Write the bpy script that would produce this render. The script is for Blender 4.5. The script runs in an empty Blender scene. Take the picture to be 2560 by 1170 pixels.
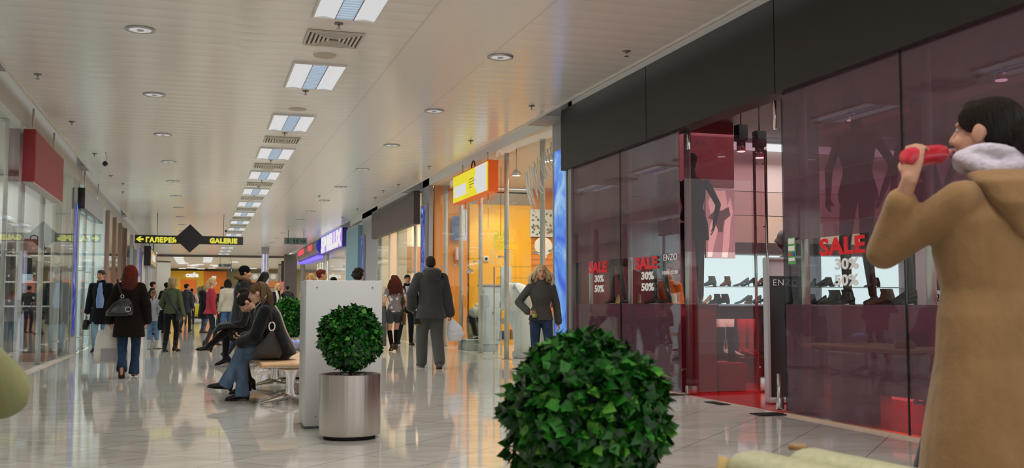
import bpy, bmesh, math, random
import numpy as np
from mathutils import Vector, Matrix, Euler

S = bpy.context.scene
COL = S.collection
random.seed(7)
PI = math.pi

# ------------------------------------------------------------------ camera
IMG_W, IMG_H, FPX, EYE = 2560.0, 1170.0, 2500.0, 1.05
PITCH = math.atan(172.0 / FPX)
YAW = math.atan(783.0 * math.cos(PITCH) / FPX)
cd = bpy.data.cameras.new('camera')
cam = bpy.data.objects.new('camera', cd)
COL.objects.link(cam)
cam.location = (0, 0, EYE)
cam.rotation_euler = (PI / 2 + PITCH, 0, -YAW)
cd.sensor_width = 36.0
cd.lens = 36.0 * FPX / IMG_W
cd.clip_start = 0.1
cd.clip_end = 300
cd.dof.use_dof = True
cd.dof.focus_distance = 13.0
cd.dof.aperture_fstop = 5.0
S.camera = cam

# ------------------------------------------------------------------ world, exposure
W = bpy.data.worlds.new('world')
S.world = W
W.use_nodes = True
W.node_tree.nodes['Background'].inputs[0].default_value = (1.0, 0.985, 0.965, 1)
W.node_tree.nodes['Background'].inputs[1].default_value = 0.82
S.view_settings.view_transform = 'Standard'
S.view_settings.look = 'None'
S.view_settings.exposure = 0.0
S.view_settings.gamma = 1.0
S.view_settings.use_curve_mapping = False
S.cycles.use_denoising = True
S.cycles.use_adaptive_sampling = True
S.cycles.adaptive_threshold = 0.05
S.cycles.max_bounces = 7
S.cycles.diffuse_bounces = 3
S.cycles.glossy_bounces = 4
S.cycles.transmission_bounces = 4
S.cycles.transparent_max_bounces = 24
S.cycles.sample_clamp_indirect = 4.0
S.cycles.caustics_reflective = False
S.cycles.caustics_refractive = False


def lin(h):
    h = h.lstrip('#')
    r = []
    for i in (0, 2, 4):
        v = int(h[i:i + 2], 16) / 255.0
        r.append(v / 12.92 if v <= 0.04045 else ((v + 0.055) / 1.055) ** 2.4)
    return tuple(r)


def area(name, loc, size, energy, col=(1, 1, 1), rot=(0, 0, 0), size_y=None, spread=180):
    l = bpy.data.lights.new(name, 'AREA')
    l.energy = energy
    l.color = col
    l.shape = 'RECTANGLE'
    l.size = size
    l.size_y = size_y or size
    l.spread = math.radians(spread)
    o = bpy.data.objects.new(name, l)
    o.location = loc
    o.rotation_euler = rot
    COL.objects.link(o)
    o.visible_camera = False
    o.visible_glossy = False
    return o


# the light of the ceiling fixtures' lane (fixtures themselves are built below)
WARM = (1.0, 0.985, 0.96)
for k, (y0, y1, e) in enumerate([(-1, 11, 225), (11, 25, 285), (25, 42, 350), (42, 61, 390)]):
    area('ceiling_lane_light', (1.33, (y0 + y1) / 2, 3.86), 0.6, e, WARM, (0, 0, 0), y1 - y0)
area('hall_light', (3, 75, 3.8), 16, 1500, (1, 0.95, 0.86), (0, 0, 0), 22)
# shop lights
area('shoe_shop_light', (7.6, 9.0, 3.45), 2.6, 240, (1, 0.9, 0.86), (0, 0, 0), 8)
area('shoe_shop_cove_light', (9.2, 13.55, 3.5), 3.6, 45, (1, 0.9, 0.85), (math.radians(-35), 0, 0), 0.15)
area('massage_shop_light', (7.2, 19.6, 3.8), 2.6, 300, (1, 0.92, 0.80), (0, 0, 0), 7)
area('beige_shop_light', (7.0, 28.2, 3.6), 2.4, 220, (1, 0.90, 0.74), (0, 0, 0), 6)
area('glitter_shop_light', (7.0, 41.0, 3.6), 2.4, 280, (0.95, 0.95, 1), (0, 0, 0), 6)
area('far_shop_light', (7.0, 50.0, 3.6), 2.4, 380, (1, 0.97, 0.85), (0, 0, 0), 9)
area('luggage_shop_light', (-4.3, 17.5, 3.4), 2.0, 150, (0.95, 0.97, 1), (0, 0, 0), 7)
area('cyan_shop_light', (-4.2, 26.0, 3.4), 2.2, 260, (0.85, 0.96, 1), (0, 0, 0), 6)
area('left_far_shop_light', (-4.2, 40.0, 3.4), 2.2, 260, (1, 0.92, 0.82), (0, 0, 0), 18)


# ------------------------------------------------------------------ materials
MATS = {}


def principled(name, col, rough=0.5, metal=0.0, spec=0.5, emit=None, estr=0.0, coat=0.0, sheen=0.0, alpha=1.0):
    if name in MATS:
        return MATS[name]
    m = bpy.data.materials.new(name)
    m.use_nodes = True
    b = m.node_tree.nodes['Principled BSDF']
    if isinstance(col, str):
        col = lin(col)
    b.inputs['Base Color'].default_value = (*col, 1)
    b.inputs['Roughness'].default_value = rough
    b.inputs['Metallic'].default_value = metal
    b.inputs['Specular IOR Level'].default_value = spec
    b.inputs['Coat Weight'].default_value = coat
    b.inputs['Sheen Weight'].default_value = sheen
    b.inputs['Alpha'].default_value = alpha
    if emit is not None:
        if isinstance(emit, str):
            emit = lin(emit)
        b.inputs['Emission Color'].default_value = (*emit, 1)
        b.inputs['Emission Strength'].default_value = estr
    MATS[name] = m
    return m


def nodes(m):
    nt = m.node_tree
    return nt, nt.nodes, nt.links, nt.nodes['Principled BSDF']


def noise_bump(m, scale, strength, dist=0.01, detail=4, stretch=(1, 1, 1), colvar=0.0, coords='Object'):
    nt, N, L, b = nodes(m)
    tc = N.new('ShaderNodeTexCoord')
    mp = N.new('ShaderNodeMapping')
    mp.inputs['Scale'].default_value = stretch
    nz = N.new('ShaderNodeTexNoise')
    nz.inputs['Scale'].default_value = scale
    nz.inputs['Detail'].default_value = detail
    L.new(tc.outputs[coords], mp.inputs[0])
    L.new(mp.outputs[0], nz.inputs['Vector'])
    if strength:
        bp = N.new('ShaderNodeBump')
        bp.inputs['Strength'].default_value = strength
        bp.inputs['Distance'].default_value = dist
        L.new(nz.outputs[0], bp.inputs['Height'])
        L.new(bp.outputs[0], b.inputs['Normal'])
    if colvar:
        c = b.inputs['Base Color'].default_value[:]
        r = N.new('ShaderNodeValToRGB')
        r.color_ramp.elements[0].position = 0.3
        r.color_ramp.elements[1].position = 0.7
        r.color_ramp.elements[0].color = (*[v * (1 - colvar) for v in c[:3]], 1)
        r.color_ramp.elements[1].color = (*[min(1, v * (1 + colvar)) for v in c[:3]], 1)
        L.new(nz.outputs[0], r.inputs[0])
        L.new(r.outputs[0], b.inputs['Base Color'])
    return m


def cloth(hexcol, rough=0.9, kind='cloth'):
    key = kind + hexcol
    if key in MATS:
        return MATS[key]
    m = principled(key, hexcol, rough, sheen=0.15 if kind == 'cloth' else 0.0, spec=0.25)
    if kind == 'fur':
        noise_bump(m, 90, 0.9, 0.02, 3, (1, 1, 0.35), 0.45)
    elif kind == 'leather':
        noise_bump(m, 60, 0.35, 0.004, 4, (1, 1, 1), 0.12)
        m.node_tree.nodes['Principled BSDF'].inputs['Roughness'].default_value = 0.35
        m.node_tree.nodes['Principled BSDF'].inputs['Specular IOR Level'].default_value = 0.5
    elif kind == 'denim':
        noise_bump(m, 14, 0.35, 0.012, 5, (1, 1, 0.5), 0.28)
    elif kind == 'hair':
        noise_bump(m, 120, 0.8, 0.01, 3, (1, 1, 0.12), 0.4)
        m.node_tree.nodes['Principled BSDF'].inputs['Roughness'].default_value = 0.45
    elif kind == 'knit':
        noise_bump(m, 55, 0.5, 0.006, 2, (1, 1, 1.6), 0.12)
    else:
        noise_bump(m, 9, 0.5, 0.03, 5, (1, 1, 0.7), 0.10)
    return m


def skin(hexcol='#c58f72'):
    m = principled('skin' + hexcol, hexcol, 0.5, spec=0.35)
    return m


def glass_mat(name, tint=(0.93, 0.97, 0.96), refl=1.0, rough=0.0):
    if name in MATS:
        return MATS[name]
    m = bpy.data.materials.new(name)
    m.use_nodes = True
    nt = m.node_tree
    N, L = nt.nodes, nt.links
    N.clear()
    out = N.new('ShaderNodeOutputMaterial')
    mix = N.new('ShaderNodeMixShader')
    tr = N.new('ShaderNodeBsdfTransparent')
    tr.inputs[0].default_value = (*tint, 1)
    gl = N.new('ShaderNodeBsdfGlossy')
    gl.inputs['Roughness'].default_value = rough
    gl.inputs[0].default_value = (refl, refl, refl, 1)
    lw = N.new('ShaderNodeLayerWeight')
    lw.inputs[0].default_value = 0.5
    pw = N.new('ShaderNodeMath')
    pw.operation = 'POWER'
    pw.inputs[1].default_value = 5.0
    L.new(lw.outputs['Facing'], pw.inputs[0])
    ma = N.new('ShaderNodeMath')
    ma.operation = 'MULTIPLY_ADD'
    ma.inputs[1].default_value = 0.5
    ma.inputs[2].default_value = 0.035
    L.new(pw.outputs[0], ma.inputs[0])
    L.new(ma.outputs[0], mix.inputs[0])
    L.new(tr.outputs[0], mix.inputs[1])
    L.new(gl.outputs[0], mix.inputs[2])
    L.new(mix.outputs[0], out.inputs[0])
    MATS[name] = m
    return m


def film_mat(name, tint, diff, fac):
    """tinted window film: part lets light through, part scatters it"""
    if name in MATS:
        return MATS[name]
    m = bpy.data.materials.new(name)
    m.use_nodes = True
    nt = m.node_tree
    N, L = nt.nodes, nt.links
    N.clear()
    out = N.new('ShaderNodeOutputMaterial')
    mix = N.new('ShaderNodeMixShader')
    mix.inputs[0].default_value = fac
    tr = N.new('ShaderNodeBsdfTransparent')
    tr.inputs[0].default_value = (*tint, 1)
    df = N.new('ShaderNodeBsdfDiffuse')
    df.inputs[0].default_value = (*diff, 1)
    L.new(tr.outputs[0], mix.inputs[1])
    L.new(df.outputs[0], mix.inputs[2])
    L.new(mix.outputs[0], out.inputs[0])
    MATS[name] = m
    return m


def emis(name, col, s=1.0):
    if isinstance(col, str):
        col = lin(col)
    return principled(name, (0.02, 0.02, 0.02), 0.4, emit=col, estr=s)


def pattern_emis(name, c1, c2, c3, scale, s=1.0):
    """back-lit print: three colours in soft flowing shapes"""
    if name in MATS:
        return MATS[name]
    m = principled(name, (0.02, 0.02, 0.02), 0.25)
    nt, N, L, b = nodes(m)
    tc = N.new('ShaderNodeTexCoord')
    nz = N.new('ShaderNodeTexNoise')
    nz.inputs['Scale'].default_value = scale
    nz.inputs['Detail'].default_value = 5
    nz.inputs['Distortion'].default_value = 1.4
    r = N.new('ShaderNodeValToRGB')
    r.color_ramp.elements[0].position = 0.36
    r.color_ramp.elements[1].position = 0.66
    r.color_ramp.elements[0].color = (*lin(c1), 1)
    r.color_ramp.elements[1].color = (*lin(c3), 1)
    e = r.color_ramp.elements.new(0.52)
    e.color = (*lin(c2), 1)
    L.new(tc.outputs['Object'], nz.inputs['Vector'])
    L.new(nz.outputs[0], r.inputs[0])
    L.new(r.outputs[0], b.inputs['Emission Color'])
    b.inputs['Emission Strength'].default_value = s
    return m


def steel(name='brushed_steel', col=(0.62, 0.6, 0.57), rough=0.28):
    if name in MATS:
        return MATS[name]
    m = principled(name, col, rough, 1.0)
    return m


def brushed_vertical():
    if 'planter_steel' in MATS:
        return MATS['planter_steel']
    m = principled('planter_steel', (0.58, 0.55, 0.51), 0.3, 1.0)
    nt, N, L, b = nodes(m)
    tc = N.new('ShaderNodeTexCoord')
    mp = N.new('ShaderNodeMapping')
    mp.inputs['Scale'].default_value = (22, 22, 0.15)
    nz = N.new('ShaderNodeTexNoise')
    nz.inputs['Scale'].default_value = 1.6
    nz.inputs['Detail'].default_value = 6
    L.new(tc.outputs['Object'], mp.inputs[0])
    L.new(mp.outputs[0], nz.inputs['Vector'])
    bp = N.new('ShaderNodeBump')
    bp.inputs['Strength'].default_value = 0.25
    bp.inputs['Distance'].default_value = 0.02
    L.new(nz.outputs[0], bp.inputs['Height'])
    L.new(bp.outputs[0], b.inputs['Normal'])
    mr = N.new('ShaderNodeMapRange')
    mr.inputs[3].default_value = 0.2
    mr.inputs[4].default_value = 0.42
    L.new(nz.outputs[0], mr.inputs[0])
    L.new(mr.outputs[0], b.inputs['Roughness'])
    return m


def floor_mat():
    m = principled('polished_stone', (0.5, 0.45, 0.37), 0.07, spec=0.36)
    nt, N, L, b = nodes(m)
    tc = N.new('ShaderNodeTexCoord')
    # tiles laid on the diagonal
    mp = N.new('ShaderNodeMapping')
    mp.inputs['Rotation'].default_value = (0, 0, math.radians(45))
    mp.inputs['Location'].default_value = (0.33, 0.07, 0)
    L.new(tc.outputs['Object'], mp.inputs[0])
    br = N.new('ShaderNodeTexBrick')
    br.offset = 0.0
    br.inputs['Scale'].default_value = 1.0
    br.inputs['Brick Width'].default_value = 0.62
    br.inputs['Row Height'].default_value = 0.62
    br.inputs['Mortar Size'].default_value = 0.0028
    br.inputs['Mortar Smooth'].default_value = 0.1
    br.inputs['Color1'].default_value = (0.0, 0.0, 0.0, 1)
    br.inputs['Color2'].default_value = (1.0, 1.0, 1.0, 1)
    br.inputs['Mortar'].default_value = (0.5, 0.5, 0.5, 1)
    L.new(mp.outputs[0], br.inputs['Vector'])
    mp2 = N.new('ShaderNodeMapping')
    mp2.inputs['Scale'].default_value = (1, 3.2, 1)
    L.new(tc.outputs['Object'], mp2.inputs[0])
    nz = N.new('ShaderNodeTexNoise')
    nz.inputs['Scale'].default_value = 1.7
    nz.inputs['Detail'].default_value = 7
    nz.inputs['Distortion'].default_value = 0.8
    L.new(mp2.outputs[0], nz.inputs['Vector'])
    r = N.new('ShaderNodeValToRGB')
    r.color_ramp.elements[0].position = 0.3
    r.color_ramp.elements[1].position = 0.72
    r.color_ramp.elements[0].color = (0.48, 0.445, 0.385, 1)
    r.color_ramp.elements[1].color = (0.61, 0.58, 0.52, 1)
    L.new(nz.outputs[0], r.inputs[0])
    hv = N.new('ShaderNodeMix')
    hv.data_type = 'RGBA'
    hv.blend_type = 'MULTIPLY'
    hv.inputs[0].default_value = 0.035
    L.new(r.outputs[0], hv.inputs[6])
    L.new(br.outputs['Color'], hv.inputs[7])
    mx = N.new('ShaderNodeMix')
    mx.data_type = 'RGBA'
    L.new(br.outputs['Fac'], mx.inputs[0])
    L.new(hv.outputs[2], mx.inputs[6])
    mx.inputs[7].default_value = (0.09, 0.075, 0.06, 1)
    L.new(mx.outputs[2], b.inputs['Base Color'])
    mr = N.new('ShaderNodeMapRange')
    mr.inputs[3].default_value = 0.03
    mr.inputs[4].default_value = 0.075
    L.new(nz.outputs[0], mr.inputs[0])
    L.new(mr.outputs[0], b.inputs['Roughness'])
    return m


def ceiling_mat():
    m = principled('metal_ceiling_panels', (0.88, 0.865, 0.82), 0.2, spec=0.75)
    nt, N, L, b = nodes(m)
    tc = N.new('ShaderNodeTexCoord')
    sp = N.new('ShaderNodeSeparateXYZ')
    L.new(tc.outputs['Object'], sp.inputs[0])

    def math_(op, a, bb=None):
        n = N.new('ShaderNodeMath')
        n.operation = op
        for i, v in enumerate((a, bb)):
            if v is None:
                continue
            if isinstance(v, (int, float)):
                n.inputs[i].default_value = v
            else:
                L.new(v, n.inputs[i])
        return n.outputs[0]
    f = math_('FRACT', math_('DIVIDE', sp.outputs[1], 0.30))
    # each panel sags very slightly between its joints
    par = math_('MULTIPLY', math_('MULTIPLY', f, math_('SUBTRACT', 1.0, f)), 0.5)
    joint = math_('LESS_THAN', math_('MINIMUM', f, math_('SUBTRACT', 1.0, f)), 0.018)
    # lane borders
    ax = math_('ABSOLUTE', math_('SUBTRACT', math_('ABSOLUTE', math_('SUBTRACT', sp.outputs[0], 1.33)), 0.52))
    lane = math_('LESS_THAN', ax, 0.012)
    inl = math_('LESS_THAN', math_('ABSOLUTE', math_('SUBTRACT', sp.outputs[0], 1.33)), 0.52)
    jl = math_('MAXIMUM', math_('MULTIPLY', joint, math_('SUBTRACT', 1.0, inl)), lane)
    hgt = math_('SUBTRACT', math_('MULTIPLY', par, math_('SUBTRACT', 1.0, inl)), math_('MULTIPLY', jl, 0.04))
    bp = N.new('ShaderNodeBump')
    bp.inputs['Strength'].default_value = 0.35
    bp.inputs['Distance'].default_value = 0.05
    L.new(hgt, bp.inputs['Height'])
    L.new(bp.outputs[0], b.inputs['Normal'])
    mx = N.new('ShaderNodeMix')
    mx.data_type = 'RGBA'
    L.new(math_('MULTIPLY', jl, 0.22), mx.inputs[0])
    mx.inputs[6].default_value = (0.88, 0.865, 0.82, 1)
    mx.inputs[7].default_value = (0.3, 0.28, 0.25, 1)
    L.new(mx.outputs[2], b.inputs['Base Color'])
    return m


# ------------------------------------------------------------------ mesh building
class MB:
    def __init__(s):
        s.v, s.f, s.m, s.sm = [], [], [], []

    def add(s, verts, faces, mi=0, smooth=False):
        o = len(s.v)
        s.v += [tuple(map(float, p)) for p in verts]
        for q in faces:
            s.f.append(tuple(i + o for i in q))
            s.m.append(mi)
            s.sm.append(smooth)
        return s

    def box(s, x0, x1, y0, y1, z0, z1, mi=0):
        v = [(x0, y0, z0), (x1, y0, z0), (x1, y1, z0), (x0, y1, z0), (x0, y0, z1), (x1, y0, z1), (x1, y1, z1), (x0, y1, z1)]
        return s.add(v, [(0, 3, 2, 1), (4, 5, 6, 7), (0, 1, 5, 4), (1, 2, 6, 5), (2, 3, 7, 6), (3, 0, 4, 7)], mi)

    def rbox(s, c, sz, r=0.02, rot=None, mi=0, seg=2):
        bm = bmesh.new()
        bmesh.ops.create_cube(bm, size=1.0)
        for v in bm.verts:
            v.co = Vector((v.co.x * sz[0], v.co.y * sz[1], v.co.z * sz[2]))
        bmesh.ops.bevel(bm, geom=bm.edges[:], offset=min(r, min(sz) * 0.49), segments=seg, affect='EDGES', profile=0.5)
        M = Matrix.Translation(Vector(c))
        if rot:
            M = M @ Euler(rot).to_matrix().to_4x4()
        bm.verts.index_update()
        vs = [tuple(M @ v.co) for v in bm.verts]
        fs = [tuple(v.index for v in f.verts) for f in bm.faces]
        bm.free()
        return s.add(vs, fs, mi, True)

    def cyl(s, p0, p1, r0, r1=None, n=16, mi=0, cap=True):
        r1 = r0 if r1 is None else r1
        p0, p1 = Vector(p0), Vector(p1)
        d = (p1 - p0).normalized()
        a = d.orthogonal().normalized()
        b = d.cross(a)
        v = []
        for p, r in ((p0, r0), (p1, r1)):
            for i in range(n):
                t = 2 * PI * i / n
                v.append(p + a * (r * math.cos(t)) + b * (r * math.sin(t)))
        o = len(s.v)
        s.add(v, [(i, (i + 1) % n, n + (i + 1) % n, n + i) for i in range(n)], mi, True)
        if cap:
            s.f.append(tuple(o + i for i in reversed(range(n)))); s.m.append(mi); s.sm.append(False)
            s.f.append(tuple(o + n + i for i in range(n))); s.m.append(mi); s.sm.append(False)
        return s

    def tube(s, pts, r, n=8, mi=0, closed=False):
        pts = [Vector(p) for p in pts]
        k = len(pts)
        rr = r if isinstance(r, (list, tuple)) else [r] * k
        v = []
        prev = None
        for i, p in enumerate(pts):
            if closed:
                d = pts[(i + 1) % k] - pts[i - 1]
            else:
                d = pts[min(i + 1, k - 1)] - pts[max(i - 1, 0)]
            d.normalize()
            if prev is None:
                a = d.orthogonal().normalized()
            else:
                a = prev - d * prev.dot(d)
                a = a.normalized() if a.length > 1e-6 else d.orthogonal().normalized()
            prev = a
            b = d.cross(a)
            for j in range(n):
                t = 2 * PI * j / n
                v.append(p + a * (rr[i] * math.cos(t)) + b * (rr[i] * math.sin(t)))
        f = []
        for i in range(k if closed else k - 1):
            i2 = (i + 1) % k
            for j in range(n):
                f.append((i * n + j, i * n + (j + 1) % n, i2 * n + (j + 1) % n, i2 * n + j))
        if not closed:
            f.append(tuple(reversed(range(n))))
            f.append(tuple((k - 1) * n + j for j in range(n)))
        return s.add(v, f, mi, True)

    def lathe(s, prof, c=(0, 0, 0), n=32, mi=0):
        v = []
        for r, z in prof:
            for i in range(n):
                t = 2 * PI * i / n
                v.append((c[0] + r * math.cos(t), c[1] + r * math.sin(t), c[2] + z))
        f = []
        for k in range(len(prof) - 1):
            for i in range(n):
                f.append((k * n + i, k * n + (i + 1) % n, (k + 1) * n + (i + 1) % n, (k + 1) * n + i))
        f.append(tuple(reversed(range(n))))
        f.append(tuple((len(prof) - 1) * n + i for i in range(n)))
        return s.add(v, f, mi, True)

    def ell(s, c, r, R=None, n=14, k=9, mi=0):
        """closed ellipsoid; R = 3x3 columns"""
        c = np.array(c, float)
        if not isinstance(r, (tuple, list)):
            r = (r, r, r)
        R = np.eye(3) if R is None else np.array(R, float)
        v = [c + R @ np.array((0, 0, -r[2]))]
        for i in range(1, k):
            ph = -PI / 2 + PI * i / k
            for j in range(n):
                t = 2 * PI * j / n
                v.append(c + R @ np.array((r[0] * math.cos(ph) * math.cos(t), r[1] * math.cos(ph) * math.sin(t), r[2] * math.sin(ph))))
        v.append(c + R @ np.array((0, 0, r[2])))
        f = []
        for j in range(n):
            f.append((0, 1 + (j + 1) % n, 1 + j))
            f.append((len(v) - 1, 1 + (k - 2) * n + j, 1 + (k - 2) * n + (j + 1) % n))
        for i in range(k - 2):
            for j in range(n):
                a = 1 + i * n
                f.append((a + j, a + (j + 1) % n, a + n + (j + 1) % n, a + n + j))
        return s.add(v, f, mi, True)

    def cap(s, p0, r0, p1, r1, n=14, mi=0):
        """closed tapered capsule"""
        p0, p1 = np.array(p0, float), np.array(p1, float)
        d = p1 - p0
        L = np.linalg.norm(d)
        d = d / L if L > 1e-9 else np.array((0, 0, 1.0))
        a = np.array(Vector(d).orthogonal().normalized())
        b = np.cross(d, a)
        secs = []
        for t in (-0.999, -0.75, -0.4):
            secs.append((p0 + d * (t * r0), r0 * math.sqrt(1 - t * t)))
        secs.append((p0, r0))
        secs.append((p1, r1))
        for t in (0.4, 0.75, 0.999):
            secs.append((p1 + d * (t * r1), r1 * math.sqrt(1 - t * t)))
        v = []
        for c, r in secs:
            for i in range(n):
                t = 2 * PI * i / n
                v.append(c + a * (r * math.cos(t)) + b * (r * math.sin(t)))
        f = []
        for k in range(len(secs) - 1):
            for i in range(n):
                f.append((k * n + i, k * n + (i + 1) % n, (k + 1) * n + (i + 1) % n, (k + 1) * n + i))
        f.append(tuple(reversed(range(n))))
        f.append(tuple((len(secs) - 1) * n + i for i in range(n)))
        return s.add(v, f, mi, True)

    def caps(s, pts, rs, n=14):
        for i in range(len(pts) - 1):
            s.cap(pts[i], rs[i], pts[i + 1], rs[i + 1], n)
        return s

    def loft(s, secs, n=22, mi=0, power=2.0):
        """closed loft of (super)ellipses: (centre, xdir, ydir, rx, ry)"""
        v = []
        for c, xd, yd, rx, ry in secs:
            c, xd, yd = np.array(c, float), np.array(xd, float), np.array(yd, float)
            for i in range(n):
                t = 2 * PI * i / n
                ct, st = math.cos(t), math.sin(t)
                x = math.copysign(abs(ct) ** (2 / power), ct) * rx
                y = math.copysign(abs(st) ** (2 / power), st) * ry
                v.append(c + xd * x + yd * y)
        k = len(secs)
        f = []
        for i in range(k - 1):
            for j in range(n):
                f.append((i * n + j, i * n + (j + 1) % n, (i + 1) * n + (j + 1) % n, (i + 1) * n + j))
        f.append(tuple(reversed(range(n))))
        f.append(tuple((k - 1) * n + j for j in range(n)))
        return s.add(v, f, mi, True)

    def prism(s, poly, origin, u, v, w, mi=0):
        """extrude a 2D polygon (in u,v axes) along vector w"""
        o, u, v, w = map(Vector, (origin, u, v, w))
        a = [o + u * x + v * y for x, y in poly]
        n = len(a)
        pts = a + [p + w for p in a]
        f = [tuple(range(n)), tuple(reversed(range(n, 2 * n)))]
        f += [(i, n + i, n + (i + 1) % n, (i + 1) % n) for i in range(n)]
        return s.add(pts, f, mi)

    def mesh(s, name, mats):
        me = bpy.data.meshes.new(name)
        me.from_pydata(s.v, [], s.f)
        me.polygons.foreach_set('material_index', s.m)
        me.polygons.foreach_set('use_smooth', s.sm)
        for m in (mats if isinstance(mats, (list, tuple)) else [mats]):
            me.materials.append(m)
        me.update()
        return me

    def build(s, name, mats, parent=None, world=False):
        """one mesh object; parent given: local coordinates of the parent (world=True: world coordinates,
        parent without rotation); no parent: the origin moves to the middle of the base"""
        off = Vector((0, 0, 0))
        if parent is None:
            a = np.array(s.v)
            off = Vector(((a[:, 0].min() + a[:, 0].max()) / 2, (a[:, 1].min() + a[:, 1].max()) / 2, a[:, 2].min()))
        elif world:
            p = parent
            while p is not None:
                off += Vector(p.location)
                p = p.parent
        if off.length > 0:
            s.v = [(p[0] - off.x, p[1] - off.y, p[2] - off.z) for p in s.v]
        me = s.mesh(name, mats)
        bm = bmesh.new()
        bm.from_mesh(me)
        bmesh.ops.recalc_face_normals(bm, faces=bm.faces[:])
        bm.to_mesh(me)
        bm.free()
        o = bpy.data.objects.new(name, me)
        COL.objects.link(o)
        if parent is not None:
            o.parent = parent
        else:
            o.location = off
        return o

    def remesh(s, name, mats, parent=None, voxel=0.01, smooth=3):
        """union of the closed pieces as ONE continuous surface"""
        me = bpy.data.meshes.new('tmp')
        me.from_pydata(s.v, [], s.f)
        o = bpy.data.objects.new('tmp', me)
        COL.objects.link(o)
        md = o.modifiers.new('r', 'REMESH')
        md.mode = 'VOXEL'
        md.voxel_size = voxel
        md.adaptivity = 0.0
        sm = o.modifiers.new('s', 'SMOOTH')
        sm.factor = 0.5
        sm.iterations = smooth
        dg = bpy.context.evaluated_depsgraph_get()
        dg.update()
        nm = bpy.data.meshes.new_from_object(o.evaluated_get(dg))
        bpy.data.objects.remove(o)
        bpy.data.meshes.remove(me)
        nm.name = name
        nm.materials.clear()
        for m in (mats if isinstance(mats, (list, tuple)) else [mats]):
            nm.materials.append(m)
        nm.polygons.foreach_set('use_smooth', [True] * len(nm.polygons))
        nm.update()
        ob = bpy.data.objects.new(name, nm)
        COL.objects.link(ob)
        if parent is not None:
            ob.parent = parent
        return ob


def tag(o, label=None, cat=None, group=None, kind=None):
    if label:
        o['label'] = label
    if cat:
        o['category'] = cat
    if group:
        o['group'] = group
    if kind:
        o['kind'] = kind
    return o


def thing(name, label, cat, loc=(0, 0, 0), rz=0.0, group=None):
    o = bpy.data.objects.new(name, None)
    o.empty_display_size = 0.1
    COL.objects.link(o)
    o.location = loc
    o.rotation_euler = (0, 0, rz)
    return tag(o, label, cat, group)


def struct(name, mb, mat, label, cat='structure'):
    return tag(mb.build(name, mat), label, cat, None, 'structure')


def dup(root, loc, label=None, rz=None):
    kids = {}
    for o in COL.objects:
        if o.parent:
            kids.setdefault(o.parent, []).append(o)

    def cp(o, parent):
        c = o.copy()
        COL.objects.link(c)
        c.parent = parent
        for ch in kids.get(o, []):
            cp(ch, c)
        return c
    c = cp(root, None)
    c.location = loc
    if rz is not None:
        c.rotation_euler = (0, 0, rz)
    if label:
        c['label'] = label
    return c


def text_mb(body, height, depth=0.01, bold=0.0, space=1.0, width=None, mi=0, fat=0.0):
    """letters as a mesh in the XY plane, baseline at 0, centred in x, cap height = height"""
    cu = bpy.data.curves.new('t', 'FONT')
    cu.body = body
    cu.size = 1.0
    cu.extrude = 0.5
    cu.offset = bold
    cu.space_character = space
    cu.resolution_u = 3
    o = bpy.data.objects.new('t', cu)
    COL.objects.link(o)
    dg = bpy.context.evaluated_depsgraph_get()
    dg.update()
    me = bpy.data.meshes.new_from_object(o.evaluated_get(dg))
    v = np.array([p.co[:] for p in me.vertices])
    f = [tuple(p.vertices) for p in me.polygons]
    bpy.data.objects.remove(o)
    bpy.data.curves.remove(cu)
    bpy.data.meshes.remove(me)
    x0, x1, y0, y1 = v[:, 0].min(), v[:, 0].max(), v[:, 1].min(), v[:, 1].max()
    k = height / (y1 - y0)
    kx = k if width is None else width / (x1 - x0)
    out = MB()
    for i in range(8 if fat else 1):
        dx, dy = fat * math.cos(i * PI / 4), fat * math.sin(i * PI / 4)
        out.add([((p[0] - (x0 + x1) / 2) * kx + dx, (p[1] - y0) * k + dy, p[2] * depth * (1 + .02 * i)) for p in v], f, mi)
    return out


def place(mb, origin, u, v):
    """map mesh XY to world axes u (reading direction) and v (up)"""
    o, u, v = Vector(origin), Vector(u).normalized(), Vector(v).normalized()
    w = u.cross(v)
    mb.v = [tuple(o + u * p[0] + v * p[1] + w * p[2]) for p in mb.v]
    return mb


# pixel rays of the photograph, used to read metres off it (points on a known plane)
_fw = np.array((math.sin(YAW) * math.cos(PITCH), math.cos(YAW) * math.cos(PITCH), math.sin(PITCH)))
_rt = np.array((math.cos(YAW), -math.sin(YAW), 0.0))
_up = np.cross(_rt, _fw)


def ray(px, py):
    return _fw * FPX + _rt * (px - IMG_W / 2) - _up * (py - IMG_H / 2)


def on_z(px, py, z=0.0):
    d = ray(px, py)
    return Vector(d * ((z - EYE) / d[2])) + Vector((0, 0, EYE))


def on_x(px, py, x):
    d = ray(px, py)
    return Vector(d * (x / d[0])) + Vector((0, 0, EYE))


def on_y(px, py, y):
    d = ray(px, py)
    return Vector(d * (y / d[1])) + Vector((0, 0, EYE))

ORD = ['first', 'second', 'third', 'fourth', 'fifth', 'sixth', 'seventh', 'eighth', 'ninth', 'tenth', 'eleventh', 'twelfth',
       'thirteenth', 'fourteenth', 'fifteenth', 'sixteenth', 'seventeenth', 'eighteenth', 'nineteenth', 'twentieth']

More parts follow.
